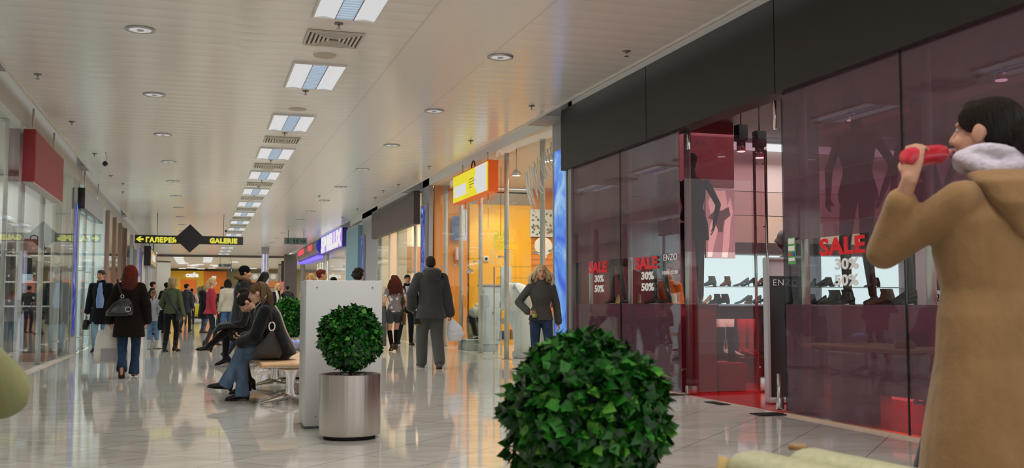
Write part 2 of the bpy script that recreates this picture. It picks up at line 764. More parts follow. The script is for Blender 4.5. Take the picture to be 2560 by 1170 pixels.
# shared materials
STEEL = steel()
CHROME = steel('chrome', (0.75, 0.75, 0.74), 0.12)
POLE = principled('pole_steel', (0.66, 0.64, 0.62), 0.3, 0.55)
GLASS = glass_mat('clear_glass')
FILM = film_mat('mauve_film', (0.61, 0.41, 0.49), (0.36, 0.17, 0.23), 0.30)
WHITE = principled('white_lacquer', (0.64, 0.635, 0.63), 0.35)
WALLW = principled('pale_wall', (0.66, 0.64, 0.59), 0.6)
OLIVE = principled('pale_grey_panel', (0.50, 0.49, 0.45), 0.55)
GREYP = principled('grey_metal_panel', (0.36, 0.36, 0.38), 0.45, spec=0.4)
DARKB = noise_bump(principled('dark_brown_fascia', (0.034, 0.029, 0.025), 0.5, spec=0.35), 60, 0.05, colvar=0.1)
PLUM = principled('plum_fascia', (0.115, 0.09, 0.09), 0.5)
BLACK = principled('black_gloss', (0.012, 0.012, 0.013), 0.25)
BLACKM = principled('black_matt', (0.015, 0.015, 0.015), 0.7)
RED = principled('red_lacquer', (0.30, 0.012, 0.022), 0.35)
REDF = principled('red_floor', (0.42, 0.02, 0.02), 0.14)
ORANGE = principled('orange_wall', (0.74, 0.26, 0.025), 0.45)
YELLOWW = principled('amber_wall', (0.85, 0.42, 0.02), 0.45)
BEIGE = principled('beige_wall', (0.72, 0.58, 0.42), 0.55)
LAMP = emis('lamp_diffuser', (0.60, 0.60, 0.61), 1.0)
CEIL = ceiling_mat()
FLOOR = floor_mat()

# ------------------------------------------------------------------ setting: floor and ceiling
struct('floor', MB().box(-16, 24, -3, 92, -0.2, 0), FLOOR, 'polished beige stone floor with diagonal joints', 'floor')
struct('ceiling', MB().box(-2.3, 4.93, -2, 62.5, 3.9, 3.95), CEIL, 'pale metal panel ceiling of the corridor', 'ceiling')
struct('ceiling', MB().box(-16, 24, 62.7, 92, 3.9, 3.95), principled('hall_ceiling', (0.68, 0.66, 0.58), 0.5), 'ceiling of the far hall', 'ceiling')
mb = MB()
mb.box(4.6, 5.6, -2, 62.5, 4.32, 4.36)
mb.box(-2.7, -2.0, -2, 62.5, 4.32, 4.36)
struct('ceiling', mb, WALLW, 'raised slots along both ceiling edges', 'ceiling')
mb = MB()
mb.box(4.915, 4.945, -2, 62.5, 3.885, 3.96)
mb.box(-2.315, -2.285, -2, 62.5, 3.885, 3.96)
struct('trim_1', mb, principled('trim_white', (0.75, 0.73, 0.7), 0.3), 'pale edge strips of the corridor ceiling', 'trim')
struct('trim_2', MB().box(-3.2, 6.5, 62.5, 62.75, 3.78, 3.92), principled('beam_brown', (0.16, 0.14, 0.12), 0.5), 'dark beam where the corridor ceiling ends', 'trim')
# beams crossing the slots
mb = MB()
for y in (14.25, 24.7, 37.6):
    mb.box(4.945, 5.36, y, y + 0.9, 3.90, 4.30)
struct('trim_3', mb, GREYP, 'grey cross beams between ceiling edge and right shopfronts', 'trim')
mb = MB()
for y in (12.6, 22.3, 34.5):
    mb.box(-2.46, -2.32, y, y + 0.8, 3.88, 4.30)
struct('trim_4', mb, GREYP, 'grey cross beams between ceiling edge and left shopfronts', 'trim')
# header walls over the shopfronts
struct('wall_right', MB().box(5.36, 5.46, -2, 62.5, 3.94, 4.36), WALLW, 'pale header wall above the right shopfronts', 'wall')
struct('wall_left', MB().box(-2.56, -2.46, -2, 62.5, 3.60, 4.36), OLIVE, 'pale header wall above the left shopfronts', 'wall')
# base strips under the glass
mb = MB()
mb.box(5.27, 5.36, 3.0, 8.30, 0, 0.02).box(5.27, 5.36, 10.42, 14.1, 0, 0.02)
struct('baseboard_right', mb, principled('sill_stone', (0.62, 0.42, 0.32), 0.25), 'warm stone sill under the shoe shop glass', 'sill')
struct('baseboard_left', MB().box(-2.5, -2.40, 8, 22.0, 0, 0.02), principled('sill_pale', (0.6, 0.52, 0.45), 0.3), 'pale stone sill under the luggage shop glass', 'sill')

# ------------------------------------------------------------------ shoe shop shell (right, near)
mb = MB()
for y0, y1 in ((2.5, 4.9), (4.91, 8.3), (8.31, 11.2), (11.21, 14.27)):
    mb.box(5.24, 5.36, y0, y1 - 0.006, 3.06, 3.985)
struct('wall_right', mb, DARKB, 'dark brown fascia over the shoe shop', 'fascia')
struct('wall_right', MB().box(5.36, 5.46, 2.5, 14.2, 3.06, 3.94), DARKB, 'backing wall of the dark fascia', 'wall')
struct('floor', MB().box(5.36, 11.0, 2.4, 14.0, 0.0, 0.006), REDF, 'glossy red floor of the shoe shop', 'floor')
struct('ceiling', MB().box(5.36, 11.0, 2.4, 14.1, 3.6, 3.7), principled('shop_ceiling', (0.07, 0.06, 0.06), 0.5), 'dark ceiling of the shoe shop', 'ceiling')
mb = MB()
mb.box(6.2, 6.5, 3, 13.0, 3.5, 3.6).box(8.4, 8.7, 3, 13, 3.5, 3.6)
struct('trim_5', mb, principled('shop_ceiling_grey', (0.42, 0.40, 0.41), 0.5), 'grey ceiling bands inside the shoe shop', 'trim')
struct('wall_back', MB().box(11.0, 11.1, 2.4, 14.1, 0, 3.7), principled('mauve_wall', (0.30, 0.22, 0.23), 0.6), 'mauve rear wall of the shoe shop', 'wall')
mb = MB()
mb.box(7.4, 11.0, 13.9, 14.0, 1.98, 2.42, 1).box(7.4, 11.0, 13.9, 14.0, 2.43, 2.8, 2).box(7.4, 11, 13.9, 14.0, 2.81, 3.6, 0)
struct('wall_far', mb, [principled('shoe_wall_pale', (0.70, 0.62, 0.60), 0.5), principled('shoe_wall_peach', (0.66, 0.52, 0.42), 0.5),
                        principled('shoe_wall_rose', (0.62, 0.50, 0.45), 0.5)], 'banded peach end wall of the shoe shop', 'wall')
struct('wall_far', MB().box(5.46, 11.0, 14.0, 14.1, 0, 3.7), principled('maroon_wall', (0.13, 0.025, 0.035), 0.5), 'dark maroon wall between the shops', 'wall')
tag(MB().box(7.6, 11.0, 13.78, 13.88, 3.46, 3.56).build('cove_light_strip', emis('cove_lamp', (0.85, 0.84, 0.86), 1.0)),
    'bright cove light strip along the top of the peach wall', 'light')

# lit wall niche with shelves
nic = thing('lit_shelf_unit', 'backlit white shoe shelf unit on the far wall of the shoe shop', 'shelf unit', (9.0, 13.8, 0))
MB().box(7.43, 11.0, 13.84, 13.9, 1.03, 1.79).build('backlight_panel', emis('cyan_backlight', (0.78, 0.87, 0.90), 1.0), nic, True)
MB().box(7.43, 11.0, 13.5, 13.9, 1.79, 1.97).build('top_rail', principled('dark_rail', (0.09, 0.075, 0.075), 0.4), nic, True)
MB().box(7.43, 11.0, 13.45, 13.84, 1.285, 1.30).build('glass_shelf', principled('shelf_cyan', (0.3, 0.5, 0.55), 0.1), nic, True)
MB().box(7.43, 11.0, 13.40, 13.84, 1.0, 1.03).build('glass_shelf', principled('shelf_cyan', (0.3, 0.5, 0.55), 0.1), nic, True)
MB().box(7.43, 11.0, 13.55, 13.9, 0.006, 1.0).build('base_cabinet', principled('dark_cabinet', (0.035, 0.028, 0.03), 0.4), nic, True)
area('niche_glow', (8.8, 13.75, 1.4), 4.0, 8, (0.8, 0.95, 1), (PI / 2, 0, 0), 0.7)

# window glass with mauve film above and below a clear band
N_WIN = [0]


def pane(y0, y1, label, x=5.30, z0=0.02, z1=3.08, film=True):
    N_WIN[0] += 1
    p = tag(MB().box(x, x + 0.012, y0, y1, z0, z1).build('window_%d' % N_WIN[0], GLASS), label, 'glass pane', None, 'structure')
    if film:
        MB().box(x + 0.013, x + 0.016, y0 + 0.004, y1 - 0.004, 1.635, z1 - 0.01).build('tinted_film', FILM, p, True)
        MB().box(x + 0.013, x + 0.016, y0 + 0.004, y1 - 0.004, z0 + 0.01, 1.035).build('tinted_film', FILM, p, True)
    return p


def decal(par, body, h, yc, z, mat, width=None, bold=0.035, x=5.29):
    t = text_mb(body, h, 0.004, bold, 1.05, width)
    place(t, (x, yc, z), (0, -1, 0), (0, 0, 1))
    return t.build('lettering', mat, par, True)


SALER = principled('sale_red', (0.62, 0.015, 0.02), 0.4, emit=(0.7, 0.02, 0.02), estr=0.12)
DECW = principled('decal_white', (0.82, 0.82, 0.82), 0.5)
p1 = pane(12.185, 13.93, 'left shoe shop window pane with the smaller sale lettering')
decal(p1, 'SALE', 0.155, 12.93, 1.465, SALER, 0.64)
decal(p1, '30%', 0.10, 12.88, 1.335, DECW, 0.33)
decal(p1, '50%', 0.10, 12.88, 1.195, DECW, 0.33)
p2 = pane(10.46, 12.165, 'second shoe shop window pane with sale lettering and opening hours')
decal(p2, 'SALE', 0.155, 11.35, 1.465, SALER, 0.64)
decal(p2, '30%', 0.10, 11.31, 1.335, DECW, 0.36)
decal(p2, '50%', 0.10, 11.31, 1.195, DECW, 0.36)
decal(p2, 'ENZO', 0.075, 10.68, 1.55, DECW, 0.36, 0.0)
decal(p2, '10:00-22:00', 0.045, 10.69, 1.385, DECW, 0.40, 0.02)
p3 = pane(6.60, 8.30, 'large right shoe shop window pane with big red sale lettering')
decal(p3, 'SALE', 0.155, 7.385, 1.465, SALER, 0.64)
decal(p3, '30%', 0.10, 7.32, 1.335, DECW, 0.33)
decal(p3, '50%', 0.10, 7.33, 1.195, DECW, 0.33)
pane(4.88, 6.585, 'window pane behind the woman in the tan coat')
pane(3.1, 4.865, 'nearest shoe shop window pane at the picture edge')
mb = MB().box(5.298, 5.316, 12.168, 12.182, 0.02, 3.07).box(5.298, 5.316, 6.587, 6.598, 0.02, 3.07).box(5.298, 5.316, 4.867, 4.878, 0.02, 3.07)
struct('trim_6', mb, BLACK, 'dark joints between the shoe shop panes', 'trim')
struct('trim_7', MB().box(5.28, 5.34, 13.94, 14.06, 0, 3.06), steel('alu_grey', (0.5, 0.5, 0.5), 0.5), 'pale metal end post of the shoe shop front', 'trim')


def pole(x, y, r, z1, label, grp, fit=(2.0, 0.28), dirx=-1, r2=None, gap=0.13):
    t = thing('steel_post', label, 'post', (x, y, 0), 0, grp)
    mb = MB().cyl((0, 0, 0), (0, 0, z1), r, n=18)
    mb.build('shaft', POLE, t)
    MB().cyl((0, 0, 0), (0, 0, 0.012), r * 1.7, n=18).build('foot_plate', CHROME, t)
    for z in fit:
        m = MB().cyl((0, 0, z), (dirx * gap, 0, z), 0.011, n=8)
        m.cyl((dirx * gap, -0.05, z), (dirx * gap, 0.05, z), 0.012, n=8)
        for s_ in (-1, 1):
            m.ell((dirx * gap, 0.05 * s_, z), 0.024, n=10, k=6)
        m.build('glass_clamp', CHROME, t)
    return t


g = 'steel posts behind the shoe shop glass'
for y, lab in ((13.63, 'slim steel post at the far end of the shoe shop window'),
               (12.23, 'steel post behind the glass joint of the left shoe shop window'),
               (10.57, 'thick steel post carrying the left glass door leaf'),
               (8.20, 'steel post with the green card stickers right of the entrance'),
               (6.50, 'steel post behind the glass joint near the tan coat')):
    pole(5.47, y, 0.04 if y < 11 else 0.03, 3.4, lab, g)
stk = thing('card_sticker', 'green payment card sticker strip on the post right of the entrance', 'sticker', (5.285, 8.14, 1.42))
MB().box(5.285, 5.29, 8.08, 8.20, 1.41, 1.66).build('backing', principled('sticker_green', (0.12, 0.4, 0.12), 0.4), stk, True)
for z0, z1 in ((1.60, 1.65), (1.535, 1.58), (1.44, 1.47)):
    MB().box(5.281, 5.285, 8.09, 8.19, z0, z1).build('printed_card', DECW, stk, True)
MB().box(5.280, 5.285, 8.15, 8.19, 1.487, 1.52).build('printed_card', principled('card_red', (0.6, 0.1, 0.05), 0.4), stk, True)
MB().box(5.280, 5.285, 8.09, 8.13, 1.487, 1.52).build('printed_card', principled('card_blue', (0.05, 0.1, 0.5), 0.4), stk, True)

# open glass door leaves (perpendicular to the front)
dl = thing('glass_door', 'open left glass door leaf of the shoe shop with tall pull bars', 'door', (5.34, 10.40, 0.02))
MB().box(5.34, 6.44, 10.395, 10.407, 0.03, 3.02).build('door_pane', GLASS, dl, True)
FILM2 = film_mat('mauve_film_light', (0.82, 0.64, 0.68), (0.2, 0.09, 0.11), 0.09)
MB().box(5.34, 6.44, 10.41, 10.413, 1.64, 3.0).build('tinted_film', FILM2, dl, True)
MB().box(5.34, 6.44, 10.41, 10.413, 0.04, 1.03).build('tinted_film', FILM2, dl, True)
for dy, xx in ((-0.06, 6.38), (0.06, 6.30)):
    MB().tube([(xx, 10.40 + dy, 0.12), (xx, 10.40 + dy, 2.86)], 0.017, 12).cyl((xx, 10.4, 0.3), (xx, 10.4 + dy, 0.3), 0.01).cyl((xx, 10.4, 1.95), (xx, 10.4 + dy, 1.95), 0.01).cyl((xx, 10.4, 2.7), (xx, 10.4 + dy, 2.7), 0.01).build('pull_bar', CHROME, dl, True)
MB().rbox((6.36, 10.40, 0.10), (0.16, 0.05, 0.17), 0.012).build('lock_case', STEEL, dl, True)
MB().rbox((5.40, 10.40, 0.06), (0.14, 0.05, 0.10), 0.01).build('pivot_shoe', STEEL, dl, True)
MB().rbox((5.40, 10.40, 2.93), (0.05, 0.05, 0.22), 0.01).build('hinge', CHROME, dl, True)
place(t := text_mb('A25', 0.06, 0.003, 0.0), (5.55, 10.388, 2.88), (1, 0, 0), (0, 0, 1)).build('lettering', principled('door_number', (0.10, 0.06, 0.07), 0.5), dl, True)
dr = thing('glass_door', 'open right glass door leaf of the shoe shop beside the security gate', 'door', (5.34, 8.36, 0.02))
MB().box(5.34, 5.75, 8.355, 8.367, 0.03, 3.02).build('door_pane', glass_mat('dark_glass', (0.42, 0.40, 0.42)), dr, True)
MB().cyl((5.26, 8.36, 0.05), (5.26, 8.36, 0.38), 0.018).rbox((5.27, 8.36, 0.10), (0.06, 0.06, 0.12), 0.01).build('floor_bolt', CHROME, dr, True)
MB().cyl((5.27, 8.36, 2.72), (5.27, 8.36, 3.0), 0.018).build('hinge', CHROME, dr, True)
tag(MB().box(5.0, 5.30, 8.25, 8.46, 0, 0.008).build('floor_hinge_plate', BLACKM), 'black floor hinge plate at the right side of the shop entrance', 'plate')
tag(MB().box(5.1, 5.30, 10.36, 10.58, 0, 0.008).build('floor_hinge_plate', BLACKM), 'dark floor hinge plate at the left side of the shop entrance', 'plate')
tag(MB().box(5.13, 5.25, 9.25, 9.6, 0, 0.006).build('floor_grille', BLACKM), 'small dark floor slot in front of the red threshold', 'grille')

# security gate
sg = thing('security_gate', 'grey framed anti-theft gate standing on the red floor by the entrance', 'security gate', (5.85, 9.2, 0.006))
mb = MB().rbox((5.66, 9.2, 0.77), (0.035, 0.09, 1.50), 0.012).rbox((6.10, 9.2, 0.77), (0.035, 0.09, 1.50), 0.012)
mb.rbox((5.88, 9.2, 1.51), (0.46, 0.09, 0.03), 0.01).rbox((5.88, 9.2, 0.04), (0.46, 0.12, 0.06), 0.01)
mb.build('frame', principled('gate_grey', (0.42, 0.42, 0.44), 0.4), sg, True)
MB().box(5.675, 6.085, 9.19, 9.21, 0.07, 1.33).build('dark_panel', BLACK, sg, True)
MB().box(5.675, 6.085, 9.19, 9.21, 1.33, 1.5).build('header_panel', principled('gate_pale', (0.55, 0.50, 0.54), 0.3), sg, True)
place(text_mb('ENZO', 0.065, 0.004, 0.0, 1.1, 0.30), (5.88, 9.183, 1.23), (1, 0, 0), (0, 0, 1)).build('lettering', principled('gate_letter', (0.62, 0.68, 0.72), 0.5), sg, True)

# window plinths
REDP = principled('red_plinth', (0.36, 0.016, 0.032), 0.35)
pl = thing('display_plinth', 'long red display plinth behind the left shoe shop window', 'plinth', (5.68, 12.2, 0.006))
MB().box(5.52, 5.85, 10.62, 13.85, 0.006, 1.0).build('body', REDP, pl, True)
MB().box(5.51, 5.87, 10.60, 13.87, 1.0, 1.03).build('plinth_top', principled('plinth_top_red', (0.18, 0.012, 0.02), 0.12), pl, True)
pl = tag(MB().rbox((6.06, 10.85, 0.17), (0.36, 0.46, 0.33), 0.004).build('display_block', REDP), 'low red block at the foot of the plinth behind the open glass door', 'display block')
pl = thing('display_plinth', 'right window display plinth with an open niche and red glow below', 'plinth', (6.05, 6.4, 0.006))
MB().box(5.62, 6.45, 3.2, 8.05, 0.80, 1.02).build('plinth_top', REDP, pl, True)
MB().box(5.62, 6.45, 7.35, 8.05, 0.006, 0.80).build('side_panel', REDP, pl, True)
MB().box(5.62, 6.45, 3.2, 3.3, 0.006, 0.80).build('side_panel', REDP, pl, True)
MB().box(5.62, 6.45, 3.3, 7.35, 0.26, 0.34).build('niche_shelf', REDP, pl, True)
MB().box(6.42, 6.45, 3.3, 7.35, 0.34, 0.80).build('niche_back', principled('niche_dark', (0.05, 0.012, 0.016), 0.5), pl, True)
MB().box(5.7, 5.74, 3.3, 7.3, 0.225, 0.26).build('light_strip', emis('red_strip', (1.0, 0.16, 0.13), 2.5), pl, True)
area('plinth_glow', (5.9, 5.4, 0.24), 0.3, 40, (1, 0.15, 0.1), (0, 0, 0), 3.8)

# backdrop panel with poster and red spotlight wash
bd2 = thing('display_backdrop', 'red panel hanging above the photo poster inside the shoe shop', 'backdrop', (6.8, 12.6, 2.6))
MB().box(6.35, 7.26, 12.6, 12.66, 2.68, 3.6).build('panel', principled('backdrop_red2', (0.16, 0.022, 0.036), 0.45), bd2, True)
po = thing('photo_poster', 'tall mauve poster with a figure in dark wear inside the shoe shop', 'poster', (7.25, 12.62, 1.68))
MB().box(6.80, 7.26, 12.60, 12.64, 1.68, 2.66).build('board', principled('poster_ground', (0.40, 0.25, 0.27), 0.5), po, True)
mb = MB()
mb.prism([(0, 0), (0.09, 0.0), (0.16, 0.22), (0.22, 0.36), (0.27, 0.52), (0.20, 0.62), (0.06, 0.46), (0.02, 0.25)], (6.82, 12.599, 1.69), (.74, 0, 0), (0, 0, 1), (0, -0.002, 0))
mb.prism([(0.30, 0), (0.42, 0), (0.47, 0.20), (0.50, 0.5), (0.56, 0.66), (0.50, 0.86), (0.42, 0.7), (0.36, 0.42), (0.33, 0.2)], (6.82, 12.599, 1.69), (.74, 0, 0), (0, 0, 1), (0, -0.002, 0))
mb.prism([(0.08, 0.60), (0.18, 0.68), (0.34, 0.66), (0.44, 0.72), (0.40, 0.95), (0.12, 0.95), (0.02, 0.78)], (6.82, 12.599, 1.69), (.74, 0, 0), (0, 0, 1), (0, -0.002, 0))
mb.build('figure', principled('poster_pale', (0.75, 0.55, 0.52), 0.5), po, True)
mb = MB().prism([(0.02, 0.56), (0.16, 0.52), (0.24, 0.36), (0.32, 0.36), (0.36, 0.52), (0.50, 0.60), (0.46, 0.72), (0.30, 0.66), (0.18, 0.68)], (6.82, 12.5965, 1.69), (.74, 0, 0), (0, 0, 1), (0, -0.002, 0))
mb.build('figure_clothing', principled('poster_dark', (0.10, 0.045, 0.055), 0.5), po, True)


def spot_fixture(x, y, z, lab, tilt=0.0, e=12):
    t = thing('track_spotlight', lab, 'spotlight', (x, y, z), 0, 'track spotlights of the shoe shop')
    MB().cyl((0, 0, 0.22), (0, 0, 3.6 - z), 0.008, n=8).build('stem', BLACKM, t)
    MB().rbox((0, 0, 0.13), (0.13, 0.13, 0.20), 0.01).build('housing', BLACKM, t)
    MB().cyl((0, 0, 0.03), (0, 0, -0.10), 0.055, n=18).build('reflector_tube', CHROME, t)
    MB().cyl((0, 0, -0.101), (0, 0, -0.108), 0.05, n=18).build('lens', emis('spot_lens', (1, 0.98, 0.95), 2.2), t)
    l = bpy.data.lights.new('spot', 'SPOT')
    l.energy = e
    l.spot_size = math.radians(70)
    l.spot_blend = 0.6
    l.shadow_soft_size = 0.04
    l.color = (1, 0.92, 0.85)
    o = bpy.data.objects.new('spot_bulb', l)
    o.location = (x, y, z - 0.12)
    COL.objects.link(o)
    return t


p = on_y(1853, 378, 10.9)
spot_fixture(p.x, 10.9, p.z + 0.1, 'black track spotlight just left of the door pull bars')
p = on_y(1899, 394, 10.8)
spot_fixture(p.x, 10.8, p.z + 0.1, 'black track spotlight right of the door pull bars')
p = on_y(2503, 200, 7.0)
spot_fixture(p.x, 7.0, p.z + 0.1, 'bright spotlight above the tan coated woman')
p = on_y(2028, 398, 10.5)
spot_fixture(p.x, 10.5, p.z + 0.1, 'spotlight behind the right window beside the post')
p = on_y(2130, 300, 9.0)
spot_fixture(p.x, 9.0, p.z + 0.1, 'spotlight above the dark dressed mannequin')
l = bpy.data.lights.new('red_spot', 'SPOT')
l.energy = 75; l.color = (1, 0.25, 0.3); l.spot_size = math.radians(60); l.spot_blend = 0.8; l.shadow_soft_size = 0.05
o = bpy.data.objects.new('red_window_spot', l); o.location = (6.4, 13.0, 3.55); COL.objects.link(o)
o.rotation_euler = (math.radians(28), 0, 0)
# ------------------------------------------------------------------ shoes and boots


def shoe_mb(kind, s=1.0):
    """toe points to +X, stands on z = 0"""
    m = MB()
    if kind == 'pump':
        secs = []
        for x, zc, ry, rz in ((-0.10, 0.105, 0.020, 0.035), (-0.08, 0.10, 0.03, 0.04), (-0.03, 0.075, 0.031, 0.028), (0.04, 0.035, 0.036, 0.02), (0.08, 0.022, 0.036, 0.02), (0.12, 0.016, 0.022, 0.014), (0.145, 0.012, 0.006, 0.006)):
            secs.append(((x, 0, zc), (0, 1, 0), (0, 0, 1), ry, rz))
        m.loft(secs, 12)
        m.cyl((-0.095, 0, 0), (-0.085, 0, 0.09), 0.007, 0.022, 8)
    elif kind == 'ankle':
        secs = [((-0.02, 0, 0.155), (1, 0, 0), (0, 1, 0), 0.055, 0.042), ((-0.03, 0, 0.12), (1, 0, 0), (0, 1, 0), 0.055, 0.04), ((-0.03, 0, 0.06), (1, 0, 0), (0, 1, 0), 0.07, 0.038), ((-0.03, 0, 0.035), (1, 0, 0), (0, 1, 0), 0.07, 0.036)]
        m.loft(secs, 12)
        secs = [((x, 0, zc), (0, 1, 0), (0, 0, 1), ry, rz) for x, zc, ry, rz in ((-0.09, 0.06, 0.03, 0.03), (0.0, 0.06, 0.037, 0.045), (0.06, 0.035, 0.04, 0.032), (0.12, 0.02, 0.03, 0.018), (0.16, 0.012, 0.01, 0.01))]
        m.loft(secs, 12)
        m.cyl((-0.075, 0, 0), (-0.065, 0, 0.05), 0.026, 0.032, 10)
    else:
        h = 0.42 if kind == 'tall' else 0.50
        secs = [((-0.035, 0, h), (1, 0, 0), (0, 1, 0), 0.072, 0.055), ((-0.035, 0, h * 0.7), (1, 0, 0), (0, 1, 0), 0.066, 0.052), ((-0.035, 0, 0.16), (1, 0, 0), (0, 1, 0), 0.046, 0.036), ((-0.03, 0, 0.10), (1, 0, 0), (0, 1, 0), 0.052, 0.036), ((-0.035, 0, 0.06), (1, 0, 0), (0, 1, 0), 0.055, 0.034)]
        m.loft(secs, 14)
        secs = [((x, 0, zc), (0, 1, 0), (0, 0, 1), ry, rz) for x, zc, ry, rz in ((-0.085, 0.075, 0.03, 0.03), (0.0, 0.07, 0.036, 0.04), (0.06, 0.035, 0.038, 0.028), (0.12, 0.018, 0.026, 0.016), (0.165, 0.01, 0.007, 0.008))]
        m.loft(secs, 12)
        m.cyl((-0.08, 0, 0), (-0.07, 0, 0.07), 0.010, 0.028, 10)
    m.v = [(a * s, b * s, c * s) for a, b, c in m.v]
    return m


BOOTBLK = principled('boot_black', (0.018, 0.016, 0.017), 0.22, coat=0.3)
BOOTBRN = principled('boot_brown', (0.10, 0.05, 0.032), 0.3)
BOOTTEAL = principled('boot_grey', (0.07, 0.10, 0.11), 0.25)
BOOTCRM = principled('boot_cream', (0.70, 0.60, 0.48), 0.5)
BOOTRED = principled('boot_red', (0.48, 0.012, 0.025), 0.15, coat=0.5)
BOOTGOLD = principled('shoe_gold', (0.55, 0.36, 0.18), 0.25, 0.6)
SHOE_ME = {}
SHOE_NAME = {'pump': 'high_heel_shoe', 'ankle': 'ankle_boot', 'tall': 'tall_boot', 'knee': 'tall_boot'}


def shoe(kind, mat, x, y, z, rz, label, group):
    k = (kind, mat.name)
    if k not in SHOE_ME:
        SHOE_ME[k] = shoe_mb(kind).mesh(SHOE_NAME[kind], mat)
    o = bpy.data.objects.new(SHOE_NAME[kind], SHOE_ME[k])
    o.location = (x, y, z)
    o.rotation_euler = (0, 0, rz)
    COL.objects.link(o)
    return tag(o, label, 'boot' if kind != 'pump' else 'shoe', group)


ups = [(1776, 'ankle', BOOTTEAL, 'grey'), (1816, 'ankle', BOOTBRN, 'brown'), (1856, 'pump', BOOTTEAL, 'grey'), (1872, 'pump', BOOTBLK, 'black'), (1897, 'pump', BOOTBRN, 'brown'),
       (1915, 'pump', BOOTBLK, 'black'), (1962, 'pump', BOOTTEAL, 'grey'), (2030, 'pump', BOOTTEAL, 'grey'), (2050, 'pump', BOOTBLK, 'black'), (2068, 'ankle', BOOTBLK, 'black'), (2090, 'pump', BOOTBLK, 'black'), (2185, 'ankle', BOOTBLK, 'black')]
for i, (px, k, m, c) in enumerate(ups):
    x = on_y(px, 716, 13.62).x
    shoe(k, m, x, 13.62, 1.30, PI + 0.5 * math.sin(i * 2.1), '%s %s on the upper lit shelf of the shoe shop, %s from the left' % (c, 'ankle boot' if k == 'ankle' else 'heeled shoe', ORD[i]), 'shoes on the upper lit shelf')
low = [(1768, 'pump', BOOTGOLD, 'tan'), (1790, 'ankle', BOOTBLK, 'black'), (1808, 'ankle', BOOTBLK, 'black'), (1858, 'pump', BOOTTEAL, 'grey'), (1872, 'pump', BOOTBRN, 'brown'), (1888, 'pump', BOOTTEAL, 'grey'),
       (1906, 'pump', BOOTBLK, 'black'), (2005, 'ankle', BOOTTEAL, 'grey'), (2030, 'ankle', BOOTTEAL, 'grey'), (2050, 'pump', BOOTBLK, 'black')]
for i, (px, k, m, c) in enumerate(low):
    x = on_y(px, 757, 13.55).x
    shoe(k, m, x, 13.55, 1.03, PI + 0.6 * math.sin(i * 1.7 + 1), '%s %s on the lower lit shelf of the shoe shop, %s from the left' % (c, 'ankle boot' if k == 'ankle' else 'heeled shoe', ORD[i]), 'shoes on the lower lit shelf')
for i, (px, m, c) in enumerate([(1545, BOOTGOLD, 'gold'), (1597, BOOTBRN, 'bronze'), (1686, BOOTGOLD, 'amber')]):
    pp = on_x(px, 752, 5.62)
    shoe('pump', m, 5.62, pp.y, 1.03, -PI / 2 - 0.5, '%s heeled shoe on the left window plinth, %s from the left' % (c, ORD[i]), 'shoes on the left window plinth')
for i, (px, k, m) in enumerate([(2080, 'ankle', BOOTBLK), (2112, 'ankle', BOOTBLK), (2210, 'ankle', BOOTBRN), (2242, 'pump', BOOTBLK), (2262, 'pump', BOOTBLK)]):
    pp = on_x(px, 757, 5.86)
    shoe(k, m, 5.86, pp.y, 1.02, 2.6 + 0.3 * (i % 2), '%s on the right window plinth, %s from the left' % (['glossy black ankle boot', 'matching black ankle boot', 'brown ankle boot beside the mannequin feet', 'low black shoe', 'black heeled shoe by the price card'][i], ORD[i]), 'shoes on the right window plinth')
area('boot_step_fill', (7.0, 11.3, 2.3), 0.8, 30, (1, 0.92, 0.86), (math.radians(18), 0, 0), 0.4)  # added fill lamp without a fixture, brightens the boots on the step
st = thing('boot_display_step', 'dark red step carrying the tall boots inside the entrance', 'display step', (7.1, 12.2, 0.006))
MB().box(6.45, 8.2, 11.6, 12.4, 0.006, 0.30).build('body', principled('step_red', (0.12, 0.02, 0.022), 0.35), st, True)
MB().box(6.43, 8.22, 11.58, 12.42, 0.30, 0.33).build('step_top', principled('step_top', (0.06, 0.02, 0.022), 0.2), st, True)
for i, (px, k, m, lab) in enumerate([(1806, 'tall', BOOTBLK, 'black boot in front of the cream boots'), (1808, 'knee', BOOTCRM, 'cream tall boot leaning left on the red step'), (1830, 'knee', BOOTCRM, 'cream tall boot with white folds on the red step'), (1834, 'tall', BOOTBLK, 'short black boot right of the cream boots'),
                                    (1862, 'knee', BOOTRED, 'glossy red tall boot beside the cream pair'), (1882, 'knee', BOOTRED, 'second glossy red tall boot, right of the first'), (1902, 'knee', BOOTBLK, 'black tall boot behind the pull bars'), (1922, 'knee', BOOTBLK, 'black tall boot nearest the security gate')]):
    y = 10.86 if i in (0, 3) else 12.1
    shoe(k, m, on_y(px, 860, y).x, y, 0.336 if i in (0, 3) else 0.33, -0.3 + 0.5 * (i % 2), lab, 'tall boots on the red step')
pc = thing('price_card', 'white price card reading 2990 on the right window plinth', 'price card', (5.70, 6.62, 1.02))
MB().box(5.70, 5.705, 6.47, 6.77, 1.02, 1.15).build('card', DECW, pc, True)
place(text_mb('2990', 0.065, 0.002, 0.01, 1.0, 0.22), (5.698, 6.62, 1.06), (0, -1, 0), (0, 0, 1)).build('lettering', BLACKM, pc, True)
MB().box(5.696, 5.699, 6.50, 6.74, 1.042, 1.048).build('underline', BLACKM, pc, True)
